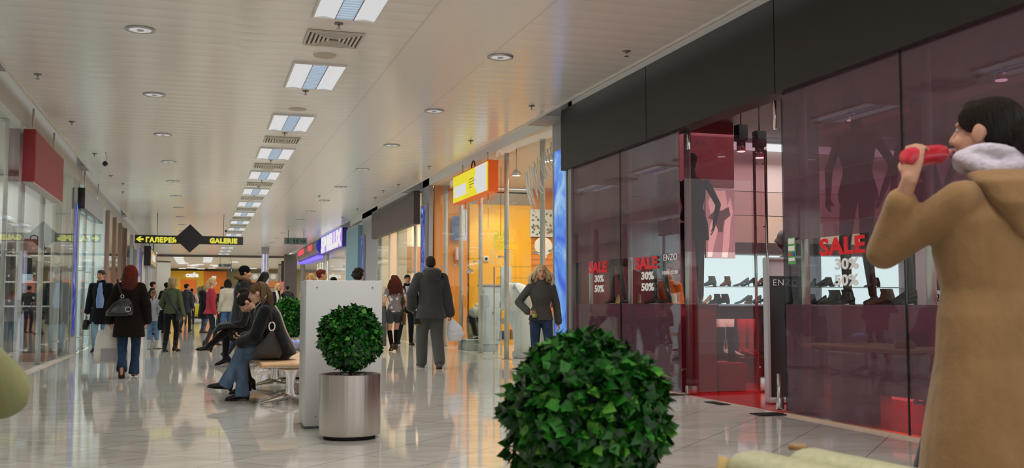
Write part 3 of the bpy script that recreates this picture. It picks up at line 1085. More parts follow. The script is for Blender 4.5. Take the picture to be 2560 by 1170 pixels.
# bags and a shoe in the right niche
for i, (y, w, h) in enumerate([(7.05, 0.34, 0.26), (6.6, 0.36, 0.22)]):
    b = thing('handbag', ['black handbag in the plinth niche', 'black handbag with red trim in the plinth niche'][i], 'handbag', (5.95, y, 0.34), 0, 'bags in the window niche')
    MB().rbox((0, 0, h / 2), (0.14, w, h), 0.04, seg=3).build('body', cloth('#15120f', kind='leather'), b)
    MB().tube([(0, -w * .3, h * .9), (0, -w * .25, h + .1), (0, w * .25, h + .1), (0, w * .3, h * .9)], 0.009, 8).build('handle', BOOTRED if i else BLACK, b)
shoe('pump', BOOTRED, 5.85, 7.2, 0.34, 2.4, 'red heeled shoe lying in the plinth niche', 'shoes in the window niche')

# ------------------------------------------------------------------ right side: massage shop with curved glass front
LB_BLUE = pattern_emis('blue_lightbox', '#3a62e8', '#62a0f5', '#b5dcfc', 1.6, 0.75)
LB_DEEP = pattern_emis('deep_blue_lightbox', '#0a1470', '#2244c8', '#8fc0f0', 3.0, 0.6)
mb = MB().box(5.36, 5.5, 14.1, 14.98, 0, 4.3)
struct('wall_right', mb, GREYP, 'grey pier between the shoe shop and the massage shop', 'pier')


def lightbox(y0, y1, z0, z1, x, label, mat=LB_BLUE, side=1):
    t = thing('light_box', label, 'light box', (x, (y0 + y1) / 2, z0), 0, 'tall blue light boxes on the piers')
    fr = 0.03
    mb = MB().box(x, x + side * 0.06, y0 - fr, y1 + fr, z0 - fr, z0).box(x, x + side * .06, y0 - fr, y1 + fr, z1, z1 + fr)
    mb.box(x, x + side * .06, y0 - fr, y0, z0, z1).box(x, x + side * .06, y1, y1 + fr, z0, z1)
    mb.build('frame', steel('alu_grey', (0.5, 0.5, 0.5), 0.5), t, True)
    MB().box(x + side * .01, x + side * .058, y0, y1, z0, z1).build('lit_panel', mat, t, True)
    return t


lightbox(14.2, 14.74, 0.50, 3.42, 5.295, 'large blue light box on the pier beside the dark fascia')
lightbox(24.1, 24.62, 0.5, 3.45, 5.29, 'slim blue light box between the massage shop and the plum fascia', LB_DEEP)
lightbox(33.85, 34.4, 0.5, 3.3, 5.29, 'narrow blue light box on the grey pier past the plum fascia', LB_DEEP)
struct('wall_right', MB().box(5.36, 5.46, 24.0, 24.86, 0, 4.3), GREYP, 'grey pier between the massage shop and the plum shop', 'pier')
struct('floor', MB().box(5.5, 10, 15, 24, 0, 0.004), principled('massage_floor', (0.62, 0.56, 0.48), 0.15), 'pale floor of the massage shop', 'floor')
struct('ceiling', MB().box(5.46, 10.2, 14.9, 24.1, 3.94, 4.0), principled('shop_white_ceiling', (0.72, 0.68, 0.62), 0.5), 'pale ceiling of the massage shop', 'ceiling')
struct('wall_back', MB().box(10, 10.1, 14.9, 24.1, 0, 4.0), ORANGE, 'orange rear wall of the massage shop', 'wall')
mb = MB().box(5.5, 6.35, 24.0, 24.1, 0, 4).box(8.0, 10, 24.0, 24.1, 0, 3.3).box(8.0, 10, 24.0, 24.1, 3.31, 4.0)
struct('wall_far', mb, ORANGE, 'orange end wall of the massage shop', 'wall')
struct('wall_far', MB().box(6.37, 7.98, 23.92, 24.02, 0, 3.5), YELLOWW, 'amber lit panel on the massage shop end wall', 'wall')
struct('wall_far', MB().box(5.5, 10, 14.92, 14.99, 0, 4), WHITE, 'white side wall of the massage shop', 'wall')
l = bpy.data.lights.new('amber_spot', 'SPOT')
l.energy = 45; l.color = (1, 0.85, 0.45); l.spot_size = math.radians(70); l.spot_blend = 0.7; l.shadow_soft_size = 0.05
o = bpy.data.objects.new('amber_wall_spot', l); o.location = (6.9, 22.9, 3.45); COL.objects.link(o)
o.rotation_euler = (math.radians(48), 0, 0)
# slat lines of the orange wall
mb = MB()
for k in range(9):
    mb.box(8.02, 9.98, 23.985, 24.0, 2.0 + k * 0.14, 2.012 + k * 0.14)
struct('trim_8', mb, principled('orange_joint', (0.5, 0.16, 0.02), 0.5), 'fine joints of the orange slat wall', 'trim')

# curved glass front in flat facets
fac = [(5.50, 23.98), (5.50, 22.0), (5.47, 20.75), (5.38, 19.4), (5.32, 18.05), (5.36, 16.9), (5.44, 15.9), (5.50, 15.0)]
for i in range(len(fac) - 1):
    (xa, ya), (xb, yb) = fac[i], fac[i + 1]
    N_WIN[0] += 1
    if i == 2:
        za, zb = 0.02, 3.9
    mb = MB().prism([(0, 0.02), (1, 0.02), (1, 3.92), (0, 3.92)], (xa, ya - 0.008, 0), (xb - xa, yb - ya + 0.016, 0), (0, 0, 1), (0.012, 0, 0))
    tag(mb.build('window_%d' % N_WIN[0], GLASS), 'clear glass facet of the curved massage shop front, %s from the left' % ORD[i], 'glass pane', None, 'structure')
g = 'steel posts of the massage shop front'
for y, x, lab in ((23.3, 5.62, 'thin steel post at the left end of the massage shop glass'), (21.75, 5.60, 'steel post left of the massage shop door'), (20.05, 5.58, 'steel post carrying the massage shop door'),
                  (17.78, 5.45, 'bright steel post left of the massage chair'), (16.05, 5.56, 'tall steel post behind the blonde woman'), (15.45, 5.62, 'thin steel post nearest the blue light box')):
    pole(x, y, 0.045 if y > 16 else 0.03, 3.85, lab, g, (1.9, 0.35))
tag(MB().ell((5.42, 20.35, 1.72), 0.06).cyl((5.42, 20.35, 1.72), (5.5, 20.3, 1.72), 0.015).build('door_knob', CHROME), 'round steel ball knob on the massage shop glass door', 'door knob')

# orange and yellow box sign
sg = thing('shop_sign', 'yellow lit box sign with orange frame hanging in front of the massage shop', 'shop sign', (5.2, 19.1, 3.12))
MB().box(5.11, 5.30, 17.82, 20.5, 3.12, 3.72).build('case', principled('sign_orange', (0.70, 0.10, 0.015), 0.4, emit=(0.8, 0.12, 0.01), estr=0.25), sg, True)
MB().box(5.09, 5.108, 17.86, 20.46, 3.15, 3.69).build('lit_face', emis('sign_yellow', (0.76, 0.66, 0.0), 0.95), sg, True)
LIT = emis('sign_white', (0.62, 0.62, 0.62), 1.0)
mb = MB().prism([(20.33, 3.24), (20.36, 3.27), (20.36, 3.44), (20.33, 3.47), (19.45, 3.47), (19.40, 3.44), (19.40, 3.30), (19.34, 3.24)], (5.088, 0, 0), (0, 1, 0), (0, 0, 1), (-0.003, 0, 0))
mb.build('white_plate', LIT, sg, True)
poly = [(17.86, 3.15), (18.52, 3.15), (18.62, 3.24), (18.66, 3.30), (18.76, 3.32), (18.78, 3.38), (18.74, 3.50), (18.66, 3.60), (18.66, 3.69)]
k = 18
edge = []
for i in range(k):
    z = 3.68 - 0.53 * i / (k - 1)
    edge += [(17.86 + (0.03 if i % 2 else 0.0), z)]
MB().prism(poly + edge[:-1], (5.088, 0, 0), (0, 1, 0), (0, 0, 1), (-0.003, 0, 0)).build('white_silhouette', LIT, sg, True)
mb = MB()
for i, (w) in enumerate((0.34, 0.5, 0.42, 0.2)):
    mb.box(5.085, 5.088, 19.15 - w, 19.15, 3.49 - i * 0.055, 3.505 - i * 0.055)
mb.build('small_print', principled('print_olive', (0.35, 0.30, 0.03), 0.5), sg, True)
for y in (18.2, 20.1):
    MB().cyl((5.2, y, 3.72), (5.2, y, 3.92), 0.015, n=8).build('hanger', STEEL, sg, True)
MB().tube([(5.2, 19.25 + 0.14 * math.cos(t), 3.72 + 0.17 * math.sin(t)) for t in np.linspace(0, PI, 12)], 0.014, 8).build('cable_loop', BLACKM, sg, True)
for y in (18.3, 20.0):
    MB().cyl((5.24, y, 3.12), (5.24, y, 2.86), 0.012, n=8).ell((5.24, y, 3.0), 0.03, n=8, k=6).cyl((5.24, y, 2.86), (5.24, y, 2.45), 0.006, n=6).build('floor_bolt', CHROME, sg, True)
# swirl graphics on the glass near the pier
sw = thing('glass_graphic', 'pale curling line graphic on the glass near the blue light box', 'glass graphic', (5.45, 15.6, 2.6))
rs = random.Random(3)
for k in range(16):
    mb = MB()
    y0 = 15.2 + 0.07 * k
    z0 = 3.88 - 0.02 * k
    r = 0.18 + 0.05 * (k % 5)
    a0 = rs.uniform(-0.6, 0.2)
    pts = []
    for t in np.linspace(0, 1, 14):
        a = a0 - 2.2 * t
        pts.append((5.41 + 0.05 * (15.9 - y0), y0 + r * math.cos(a) * 0.8, z0 - 0.25 - 0.5 * t * (0.5 + 0.05 * k) + r * math.sin(a) * 0.6))
    mb.tube(pts, 0.010, 6)
    mb.build('curl', principled('curl_white', (0.72, 0.74, 0.72), 0.5), sw, True)

# inside the massage shop
def bx(mb, x0, x1, y0, y1, z0, z1, r=0.01):
    return mb.rbox(((x0 + x1) / 2, (y0 + y1) / 2, (z0 + z1) / 2), (x1 - x0, y1 - y0, z1 - z0), r)


PALEB = principled('pale_blue_panel', (0.55, 0.63, 0.68), 0.35)
ct = thing('info_pillar', 'tall pale blue counter pillar with a blue dot in the massage shop', 'pillar', (6.02, 20.9, 0.004))
bx(MB(), 5.83, 6.21, 20.7, 21.1, 0.16, 1.40, 0.015).build('body', PALEB, ct, True)
bx(MB(), 5.88, 6.16, 20.72, 21.08, 0.004, 0.16).build('plinth', principled('pale_blue_dark', (0.42, 0.5, 0.55), 0.4), ct, True)
bx(MB(), 5.80, 6.24, 20.68, 21.12, 1.40, 1.45).build('top', GREYP, ct, True)
MB().cyl((6.05, 20.68, 0.83), (6.05, 20.70, 0.83), 0.028, n=20).build('blue_dot', principled('dot_blue', (0.02, 0.08, 0.5), 0.4), ct, True)
bs = thing('low_podium', 'low grey podium beside the massage shop door', 'podium', (5.85, 21.9, 0.004))
bx(MB(), 5.62, 6.35, 21.3, 22.1, 0.004, 0.22, 0.02).build('body', principled('base_grey', (0.38, 0.40, 0.40), 0.4), bs, True)
bx(MB(), 5.60, 6.37, 21.28, 22.12, 0.22, 0.25, 0.01).build('base_top', principled('base_grey2', (0.5, 0.52, 0.52), 0.3), bs, True)
ch = thing('massage_armchair', 'black and silver massage seat on the low grey base', 'massage seat', (5.95, 21.75, 0.25))
MB().loft([((5.98, 21.75, 0.25), (1, 0, 0), (0, 1, 0), 0.22, 0.2), ((5.98, 21.78, 0.5), (1, 0, 0), (0, 1, 0), 0.24, 0.22), ((5.97, 21.8, 0.72), (1, 0, 0), (0, 1, 0), 0.22, 0.2), ((5.97, 21.8, 0.9), (1, 0, 0), (0, 1, 0), 0.12, 0.12)]).build('seat_shell', cloth('#1a1a1c', kind='leather'), ch, True)
MB().ell((5.9, 21.6, 0.84), (0.16, 0.16, 0.13)).build('headrest', principled('silver_plastic', (0.5, 0.52, 0.54), 0.3, 0.3), ch, True)
MB().ell((5.93, 21.62, 1.0), 0.045).build('head_knob', WHITE, ch, True)
# white massage chair (large, behind the post)
mc = thing('massage_chair', 'large white massage chair with brown cushion behind the glass', 'massage chair', (6.0, 17.6, 0.004))
MB().loft([((6.25, 17.65, 0.12), (1, 0, 0), (0, 1, 0), 0.30, 0.30), ((6.22, 17.65, 0.5), (1, 0, 0), (0, 1, 0), 0.30, 0.3), ((6.1, 17.65, 0.9), (1, 0, 0), (0, 1, 0), 0.33, 0.24), ((5.98, 17.65, 1.2), (1, 0, 0), (0, 1, 0), 0.33, 0.18), ((5.93, 17.65, 1.38), (1, 0, 0), (0, 1, 0), 0.24, 0.13), ((5.92, 17.65, 1.43), (1, 0, 0), (0, 1, 0), 0.12, 0.08)]).build('back_shell', principled('chair_white', (0.74, 0.75, 0.75), 0.3), mc, True)
MB().ell((6.1, 17.42, 1.08), (0.10, 0.09, 0.22)).build('side_panel', principled('silver_plastic', (0.5, 0.52, 0.54), 0.3, 0.3), mc, True)
MB().tube([(5.90, 17.5, 1.40), (5.95, 17.42, 1.25), (6.06, 17.40, 1.12)], 0.03, 8).build('trim_band', WHITE, mc, True)
MB().ell((6.3, 17.5, 0.66), (0.2, 0.24, 0.10)).build('seat_cushion', principled('cushion_brown', (0.28, 0.12, 0.05), 0.4), mc, True)
bx(MB(), 5.95, 6.55, 17.45, 17.85, 0.004, 0.14, 0.03).build('foot_base', principled('chair_grey', (0.45, 0.47, 0.48), 0.4), mc, True)
mc.location.x -= 0.22
mc.location.y += 0.5
# white ribbed rack
rk = thing('curved_rack', 'white rack of curved ribs standing behind the blonde woman', 'rack', (5.95, 16.3, 0.004))
for k in range(4):
    for s_ in (-1, 1):
        pts = [(5.98 + s_ * (0.05 + 0.02 * k), 16.1 + 0.05 * k, 0.02), (5.98 + s_ * (0.07 + 0.03 * k), 16.1 + .05 * k, 0.25), (5.98 + s_ * (0.12 + 0.035 * k), 16.1 + .05 * k, 0.42 + 0.05 * k), (5.98 + s_ * (0.2 + 0.03 * k), 16.1 + .05 * k, 0.55 + 0.07 * k)]
        MB().tube(pts, 0.014, 8).build('rib', WHITE, rk, True)
bx(MB(), 5.70, 6.26, 16.05, 16.35, 0.004, 0.03).build('base_plate', WHITE, rk, True)
bn = thing('waste_bin', 'small pale plastic bin at the foot of the massage shop glass', 'bin', (5.72, 16.75, 0.004))
MB().lathe([(0.10, 0), (0.13, 0.26), (0.125, 0.26), (0.095, 0.02)], (5.72, 16.75, 0.004), 20).build('bucket', principled('bin_white', (0.62, 0.64, 0.63), 0.4), bn, True)
MB().lathe([(0.135, 0.255), (0.145, 0.26), (0.145, 0.285), (0.125, 0.285)], (5.72, 16.75, 0.004), 20).build('rim', principled('bin_rim', (0.5, 0.52, 0.52), 0.4), bn, True)
# glass shelf cabinet with small goods
sc_ = thing('glass_cabinet', 'glass display cabinet with small goods inside the massage shop', 'cabinet', (6.5, 19.5, 0.004))
for x in (5.8, 7.2):
    for y in (19.3, 19.8):
        MB().cyl((x, y, 0.004), (x, y, 1.78), 0.015, n=8).build('upright', STEEL, sc_, True)
for z in (0.30, 0.62, 0.94, 1.26, 1.55, 1.78):
    MB().box(5.78, 7.22, 19.28, 19.82, z, z + 0.012).build('glass_shelf', glass_mat('shelf_glass', (0.82, 0.9, 0.88)), sc_, True)
bx(MB(), 5.78, 6.0, 19.24, 19.28, 0.9, 1.78).build('side_panel', PALEB, sc_, True)
rs = random.Random(5)
cols = ['#3a5a88', '#b8b8b8', '#c27830', '#6a6a70', '#2a3a60', '#9aa4a8']
n_ = 0
for zi, z in enumerate((0.312, 0.632, 0.952, 1.272)):
    for k in range(6):
        x = 5.93 + k * 0.22
        w, h = rs.uniform(0.1, 0.17), rs.uniform(0.08, 0.2)
        c_ = cols[(k * 2 + zi) % 6]
        tag(MB().rbox((x, 19.55, z + h / 2), (w, 0.12, h), 0.012).build('product_box', principled('goods' + c_, c_, 0.4)),
            'small boxed product on the %s cabinet shelf, %s from the left' % (['lowest', 'second', 'third', 'highest'][zi], ORD[k]), 'product', 'goods in the glass cabinet')
# shelf unit further left behind the cabinet: pictures on the orange wall
pf = thing('wall_picture', 'wide pale picture of dark shelves and flowers on the orange wall', 'picture', (8.9, 23.9, 2.1))
a = on_y(1325, 523, 23.9); b_ = on_y(1392, 593, 23.9)
MB().box(a.x, b_.x + 0.4, 23.88, 23.94, b_.z, a.z).build('board', principled('pic_pale', (0.58, 0.62, 0.60), 0.4), pf, True)
mb = MB()
rs = random.Random(9)
for k in range(70):
    mb.ell((rs.uniform(a.x + .05, b_.x + .3), 23.872, b_.z + 0.05 + (a.z - b_.z - .15) * rs.random() ** 1.5), rs.uniform(0.012, 0.035), n=6, k=4, mi=rs.randrange(3))
mb.build('printed_flowers', [principled('pr_dark', (0.10, 0.12, 0.08), 0.5), principled('pr_rose', (0.5, 0.25, 0.2), 0.5), principled('pr_green', (0.16, 0.2, 0.1), 0.5)], pf, True)
tag(pf.children[1], kind='stuff')
po = thing('wall_poster', 'blue poster with pale towers beside the amber wall panel', 'poster', (6.0, 23.85, 2.0))
a = on_y(1131, 540, 23.85); b_ = on_y(1152, 601, 23.85); c_ = on_y(1167, 601, 23.85)
MB().box(a.x, b_.x, 23.84, 23.88, b_.z, a.z).build('board', pattern_emis('poster_blue', '#3a5aa8', '#7f98c8', '#c8d4e8', 2.5, 0.4), po, True)
MB().box(b_.x + .01, c_.x, 23.84, 23.88, b_.z, a.z + .15).build('white_strip', LIT, po, True)
po = thing('wall_poster', 'pale pink lattice poster under the blue poster', 'poster', (6.0, 23.85, 1.4))
a = on_y(1139, 618, 23.85); b_ = on_y(1158, 650, 23.85)
MB().box(a.x, b_.x, 23.84, 23.88, b_.z, a.z).build('board', principled('pinkposter', (0.68, 0.36, 0.34), 0.5), po, True)
for k in range(3):
    w = (b_.x - a.x) / 3
    MB().box(a.x + w * k + .02, a.x + w * k + .05, 23.83, 23.84, b_.z + .02, a.z - .02).build('printed_bar', principled('pinkbar', (0.75, 0.55, 0.55), 0.5), po, True)
tf = thing('disc_fan', 'round pale disc standing on the cabinet behind the massage chair', 'disc fan', (8.0, 21.5, 1.35))
p = on_y(1359, 616, 21.5)
MB().cyl((p.x, 21.5, p.z), (p.x, 21.56, p.z), 0.21, n=32).build('disc', principled('disc_pale', (0.66, 0.60, 0.50), 0.5), tf, True)
MB().cyl((p.x, 21.53, 0.0), (p.x, 21.53, p.z), 0.02).build('stand', STEEL, tf, True)
MB().cyl((p.x, 21.53, 0.0), (p.x, 21.53, 0.03), 0.15).build('foot', STEEL, tf, True)
tl = thing('table_lamp', 'small lit white lamp in front of the round disc', 'lamp', (7.9, 21.2, 1.3))
p = on_y(1359, 635, 21.2)
MB().loft([((p.x, 21.2, p.z - .08), (1, 0, 0), (0, 1, 0), .07, .07), ((p.x, 21.2, p.z + .08), (1, 0, 0), (0, 1, 0), .055, .055)]).build('lamp_shade', emis('lampshade', (0.75, 0.74, 0.70), 1.0), tl, True)
MB().cyl((p.x, 21.2, 0.004), (p.x, 21.2, p.z - .08), 0.015).cyl((p.x, 21.2, 0.004), (p.x, 21.2, 0.03), 0.13).build('stand', STEEL, tl, True)
ol = thing('salt_lamp', 'glowing orange salt lamp right of the white lamp', 'lamp', (8.2, 21.3, 1.2))
p = on_y(1376, 640, 21.3)
MB().ell((p.x + .1, 21.3, p.z), (0.07, 0.07, 0.085), n=9, k=6).build('salt_block', emis('saltlamp', (0.85, 0.28, 0.03), 1.0), ol, True)
MB().cyl((p.x + .1, 21.3, 0.004), (p.x + .1, 21.3, p.z - .08), 0.02).build('stand', STEEL, ol, True)
# lit yellow crystal light with bead strings
cl = thing('string_chandelier', 'glowing yellow twisted light with hanging bead strings', 'chandelier', (7.0, 20.0, 1.6))
p = on_y(1252, 607, 20.3)
rs = random.Random(11)
mb = MB()
for k in range(26):
    a0 = rs.uniform(0, 2 * PI)
    zz = p.z + rs.uniform(-0.12, 0.26)
    rr = max(0.05, 0.17 - 0.42 * max(0, zz - p.z - .05))
    cx = p.x + rr * math.cos(a0) * 0.8
    cy = 20.3 + rr * math.sin(a0) * 0.8
    mb.tube([(cx + .06 * math.cos(t) * math.cos(a0 + 1), cy + 0.05 * math.cos(t) * math.sin(a0 + 1), zz + 0.05 * math.sin(t)) for t in np.linspace(0, 2 * PI, 10)[:-1]], 0.009, 5, closed=True)
mb.build('twisted_tube', emis('neon_yellow', (0.85, 0.70, 0.05), 0.9), cl, True)
for k in range(14):
    a0 = 2 * PI * k / 14
    mb = MB()
    for q in range(9):
        mb.ell((p.x + .21 * math.cos(a0), 20.3 + .21 * math.sin(a0), p.z - 0.16 - 0.035 * q), 0.010, n=6, k=4)
    mb.build('bead_string', emis('bead', (0.8, 0.72, 0.45), 0.9), cl, True)
MB().cyl((p.x, 20.3, p.z), (p.x, 20.3, 3.94), 0.005, n=6).build('cord', BLACKM, cl, True)
so = thing('wall_socket', 'small white socket plate with round lens on the amber wall', 'socket', (6.7, 23.9, 1.5))
p = on_y(1215, 647, 23.9)
MB().rbox((p.x, 23.9, p.z), (0.14, 0.03, 0.15), 0.01).build('plate', WHITE, so, True)
MB().cyl((p.x, 23.86, p.z), (p.x, 23.89, p.z), 0.035).build('lens', BLACK, so, True)
# three shop lamps hanging at the front
for i, (px, py, y) in enumerate([(1362, 405, 16.6), (1378, 402, 16.9), (1291, 440, 17.8)]):
    p = on_y(px, py, y)
    t = thing('shop_downlight', ['silver bell lamp near the blue light box', 'second bell lamp right of the first', 'round bright lamp left of the tall post'][i], 'lamp', (p.x, y, p.z), 0, 'lamps inside the massage shop')
    MB().lathe([(0.03, 0.12), (0.06, 0.10), (0.11, 0.0), (0.10, 0.0), (0.05, 0.09)], (0, 0, 0), 20).build('reflector', CHROME, t)
    MB().cyl((0, 0, 0.005), (0, 0, 0.03), 0.085).build('lens', emis('spot_lens', (1, 0.98, 0.95), 2.2), t)
    MB().cyl((0, 0, 0.11), (0, 0, 3.94 - p.z), 0.012).build('stem', STEEL, t)

# ------------------------------------------------------------------ right side: plum fascia shop
mb = MB().box(5.16, 5.32, 24.88, 28.1, 3.05, 3.90).box(5.16, 5.32, 28.11, 31.4, 3.05, 3.90)
struct('wall_right', mb, PLUM, 'plum coloured fascia over the beige shop', 'fascia')
struct('wall_back', MB().box(9.4, 9.5, 24.8, 37.9, 0, 4), BEIGE, 'beige rear wall of the shop', 'wall')
struct('wall_far', MB().box(5.5, 9.4, 31.4, 31.5, 0, 4), BEIGE, 'beige end wall of the shop', 'wall')
struct('wall_far', MB().box(5.5, 9.4, 24.84, 24.9, 0, 4), BEIGE, 'beige near wall of the shop', 'wall')
struct('ceiling', MB().box(5.46, 9.5, 24.84, 38, 3.9, 3.94), WALLW, 'ceiling of the beige shop', 'ceiling')
for i, (y0, y1) in enumerate(((26.1, 27.9), (29.5, 31.35))):
    N_WIN[0] += 1
    tag(MB().box(5.36, 5.372, y0, y1, 0.02, 3.9).build('window_%d' % N_WIN[0], GLASS), ['right glass pane of the beige shop', 'left glass pane of the beige shop'][i], 'glass pane', None, 'structure')
struct('trim_9', MB().box(5.36, 5.6, 27.9, 28.2, 0, 3.9).box(5.36, 5.6, 29.2, 29.5, 0, 3.9), BEIGE, 'beige jambs of the beige shop', 'trim')
pole(5.45, 26.0, 0.05, 3.9, 'steel post right of the beige shop door', 'steel posts of the beige shop', (1.9, 0.3))
pole(5.45, 31.2, 0.05, 3.9, 'steel post left of the beige shop window', 'steel posts of the beige shop', (1.9, 0.3))
cab = thing('shop_counter', 'dark red brown counter behind the man in the dark suit', 'counter', (6.4, 27.2, 0))
bx(MB(), 6.0, 6.8, 26.2, 28.4, 0.0, 0.92).build('body', principled('counter_brown', (0.13, 0.045, 0.035), 0.4), cab, True)
bx(MB(), 5.97, 6.83, 26.17, 28.43, 0.92, 0.96).build('counter_top', principled('counter_top', (0.5, 0.45, 0.4), 0.2), cab, True)
tag(MB().box(6.1, 6.7, 26.3, 27.2, 0.96, 1.10).build('lit_display_case', emis('case_lit', (0.75, 0.72, 0.66), 1.0)), 'lit white display case on the brown counter', 'display case')
pf = thing('wall_picture', 'orange brown picture on the beige wall above the suited man', 'picture', (7.2, 31.2, 1.6))
p = on_y(1038, 655, 31.2)
MB().box(p.x - .25, p.x + .35, 31.33, 31.39, p.z - .3, p.z + .5).build('board', principled('pic_orange', (0.42, 0.2, 0.10), 0.5), pf, True)

# grey pier and cyan panel
struct('wall_right', MB().box(5.36, 5.5, 31.5, 34.6, 0, 4.3), GREYP, 'wide grey pier past the plum fascia', 'pier')
struct('wall_right', MB().box(5.22, 5.5, 34.62, 37.5, 0, 3.75), principled('cyan_panel', (0.22, 0.42, 0.50), 0.4), 'blue green wall panel beside the white and purple sign', 'pier')

# white and purple sign shop
sg = thing('shop_sign', 'white and purple lit sign with fat bubble letters', 'shop sign', (5.15, 41.3, 3.15))
MB().box(5.13, 5.32, 37.9, 44.75, 3.18, 3.92).build('case', principled('sign_case_blue', (0.05, 0.05, 0.3), 0.4), sg, True)
MB().box(5.11, 5.13, 37.95, 44.7, 3.2, 3.9).build('lit_face', emis('sign_lilac', (0.42, 0.22, 0.72), 0.95), sg, True)
for body, w_, yc in (('5P', 1.75, 43.7), ('BELUX', 4.45, 40.35)):
    t = text_mb(body, 0.60, 0.01, 0.03, 1.05, w_, fat=.045)
    place(t, (5.10, yc, 3.25), (0, -1, 0), (0, 0, 1)).build('lettering', emis('sign_letter', (0.75, 0.75, 0.75), 1.0), sg, True)
struct('trim_10', MB().box(5.1, 5.34, 37.9, 44.75, 3.925, 4.0), emis('neon_band', (0.16, 0.22, 0.75), 0.7), 'blue lit band above the purple sign', 'trim')
for i, (y0, y1) in enumerate(((38.0, 41.0), (41.05, 44.6))):
    N_WIN[0] += 1
    tag(MB().box(5.36, 5.372, y0, y1, 0.02, 3.2).build('window_%d' % N_WIN[0], GLASS), ['right glass pane under the purple sign', 'left glass pane under the purple sign'][i], 'glass pane', None, 'structure')
struct('wall_back', MB().box(9.0, 9.1, 38, 56, 0, 4), principled('far_wall_cream', (0.66, 0.62, 0.50), 0.5), 'cream rear wall of the far shops', 'wall')
struct('ceiling', MB().box(5.46, 9.1, 38, 56, 3.9, 3.94), WALLW, 'ceiling of the far right shops', 'ceiling')
struct('wall_far', MB().box(5.5, 9.0, 44.8, 44.9, 0, 3.9), principled('mixed_wall', (0.55, 0.46, 0.40), 0.5), 'end wall of the shop under the purple sign', 'wall')
pole(5.30, 44.85, 0.07, 3.2, 'lilac lit post between the purple sign and the rounded sign', 'steel posts of the far shops', ())
# rounded sign with red lettering
sg = thing('shop_sign', 'rounded grey brown sign with red lettering and blue neon underneath', 'shop sign', (5.2, 50.0, 3.1))
sec = []
n = 14
poly = [(0.42 * math.sin(t), 0.40 * math.cos(t)) for t in np.linspace(0, PI, n)]
MB().prism([(-a_, b_) for a_, b_ in poly], (5.36, 45.1, 3.58), (1, 0, 0), (0, 0, 1), (0, 9.9, 0)).build('barrel', principled('barrel_brown', (0.20, 0.17, 0.15), 0.35), sg, True)
MB().prism([(-a_ * 1.02, b_ * 1.02) for a_, b_ in poly], (5.36, 45.02, 3.58), (1, 0, 0), (0, 0, 1), (0, 0.08, 0)).build('end_cap', principled('cap_navy', (0.02, 0.02, 0.25), 0.3, emit=(0.02, 0.02, 0.35), estr=0.5), sg, True)
MB().box(5.0, 5.36, 45.1, 55, 3.12, 3.17).build('neon_strip', emis('neon_blue', (0.22, 0.14, 0.95), 1.0), sg, True)
REDL = emis('red_letter', (0.75, 0.07, 0.10), 1.0)
for y, n_g in ((50.6, 5), (46.9, 3)):
    for q in range(n_g):
        y0 = y + q * .62
        MB().prism([(0, 0), (.14, 0), (.14, .11), (.34, .11), (.34, 0), (.48, 0), (.48, .28), (.34, .28), (.34, .17), (.14, .17), (.14, .28), (0, .28)], (4.92, y0, 3.48), (0, 1, 0), (0, 0, 1), (.035, 0, 0)).build('lettering', REDL, sg, True)
for y in (48.9, 53.5):
    MB().prism([(-a_ * 1.015, b_ * 1.015) for a_, b_ in poly], (5.36, y, 3.58), (1, 0, 0), (0, 0, 1), (0, 0.09, 0)).build('joint_ring', BLACK, sg, True)
for i in range(3):
    N_WIN[0] += 1
    y0 = 45.1 + 3.35 * i
    tag(MB().box(5.36, 5.372, y0, y0 + 3.3, 0.02, 3.12).build('window_%d' % N_WIN[0], GLASS), 'glass pane under the rounded sign, %s from the right' % ORD[i], 'glass pane', None, 'structure')
# upright lemon panels, their colour standing in for pale curtains of light
for k in range(9):
    tag(MB().box(6.0, 6.04, 45.6 + k * 1.05, 46.2 + k * 1.05, 0.4, 3.1).box(5.98, 6.06, 45.6 + k * 1.05, 46.2 + k * 1.05, 0, 0.4).build('light_curtain_panel', principled('panel_lemon', (0.75, 0.74, 0.55), 0.5)),
        'pale panel painted as light behind the rounded sign shop glass, %s from the right' % ORD[k], 'banner', 'painted light panels in the far shop')
struct('wall_right', MB().box(5.3, 9.1, 55.6, 56.2, 0, 4), principled('far_pier', (0.2, 0.18, 0.16), 0.5), 'dark end pier on the right where the corridor opens', 'pier')

# ------------------------------------------------------------------ left side
struct('wall_left', MB().box(-2.6, -2.46, -1, 8.0, 0, 4.0), OLIVE, 'plain near wall on the left outside the frame', 'wall')
LW = principled('luggage_wall', (0.60, 0.60, 0.58), 0.55)
struct('wall_back', MB().box(-6.1, -6.0, 8, 22, 0, 3.7), LW, 'pale rear wall of the luggage shop', 'wall')
struct('wall_far', MB().box(-6.0, -2.5, 21.9, 22.0, 0, 3.7), LW, 'pale end wall of the luggage shop', 'wall')
struct('ceiling', MB().box(-6.1, -2.5, 8, 22, 3.62, 3.7), principled('luggage_ceiling', (0.35, 0.35, 0.33), 0.5), 'ceiling of the luggage shop', 'ceiling')
for i, (y0, y1) in enumerate(((8.2, 11.5), (11.55, 14.9), (14.95, 18.0), (18.05, 20.0), (20.05, 21.9))):
    N_WIN[0] += 1
    tag(MB().box(-2.462, -2.45, y0, y1, 0.02, 3.6).build('window_%d' % N_WIN[0], GLASS), 'glass pane of the luggage shop front, %s from the left' % ORD[i], 'glass pane', None, 'structure')
g = 'steel posts of the luggage shop'
for y, r, lab in ((16.5, 0.045, 'thick steel post at the left end under the red sign'), (18.6, 0.045, 'steel post in front of the stacked black bags'), (20.0, 0.03, 'slim steel post right of the bags'), (21.4, 0.035, 'steel post near the blue light box'), (15.2, 0.03, 'thin post at the left edge of the picture')):
    pole(-2.58, y, r, 3.6, lab, g, (1.75, 0.35), 1)
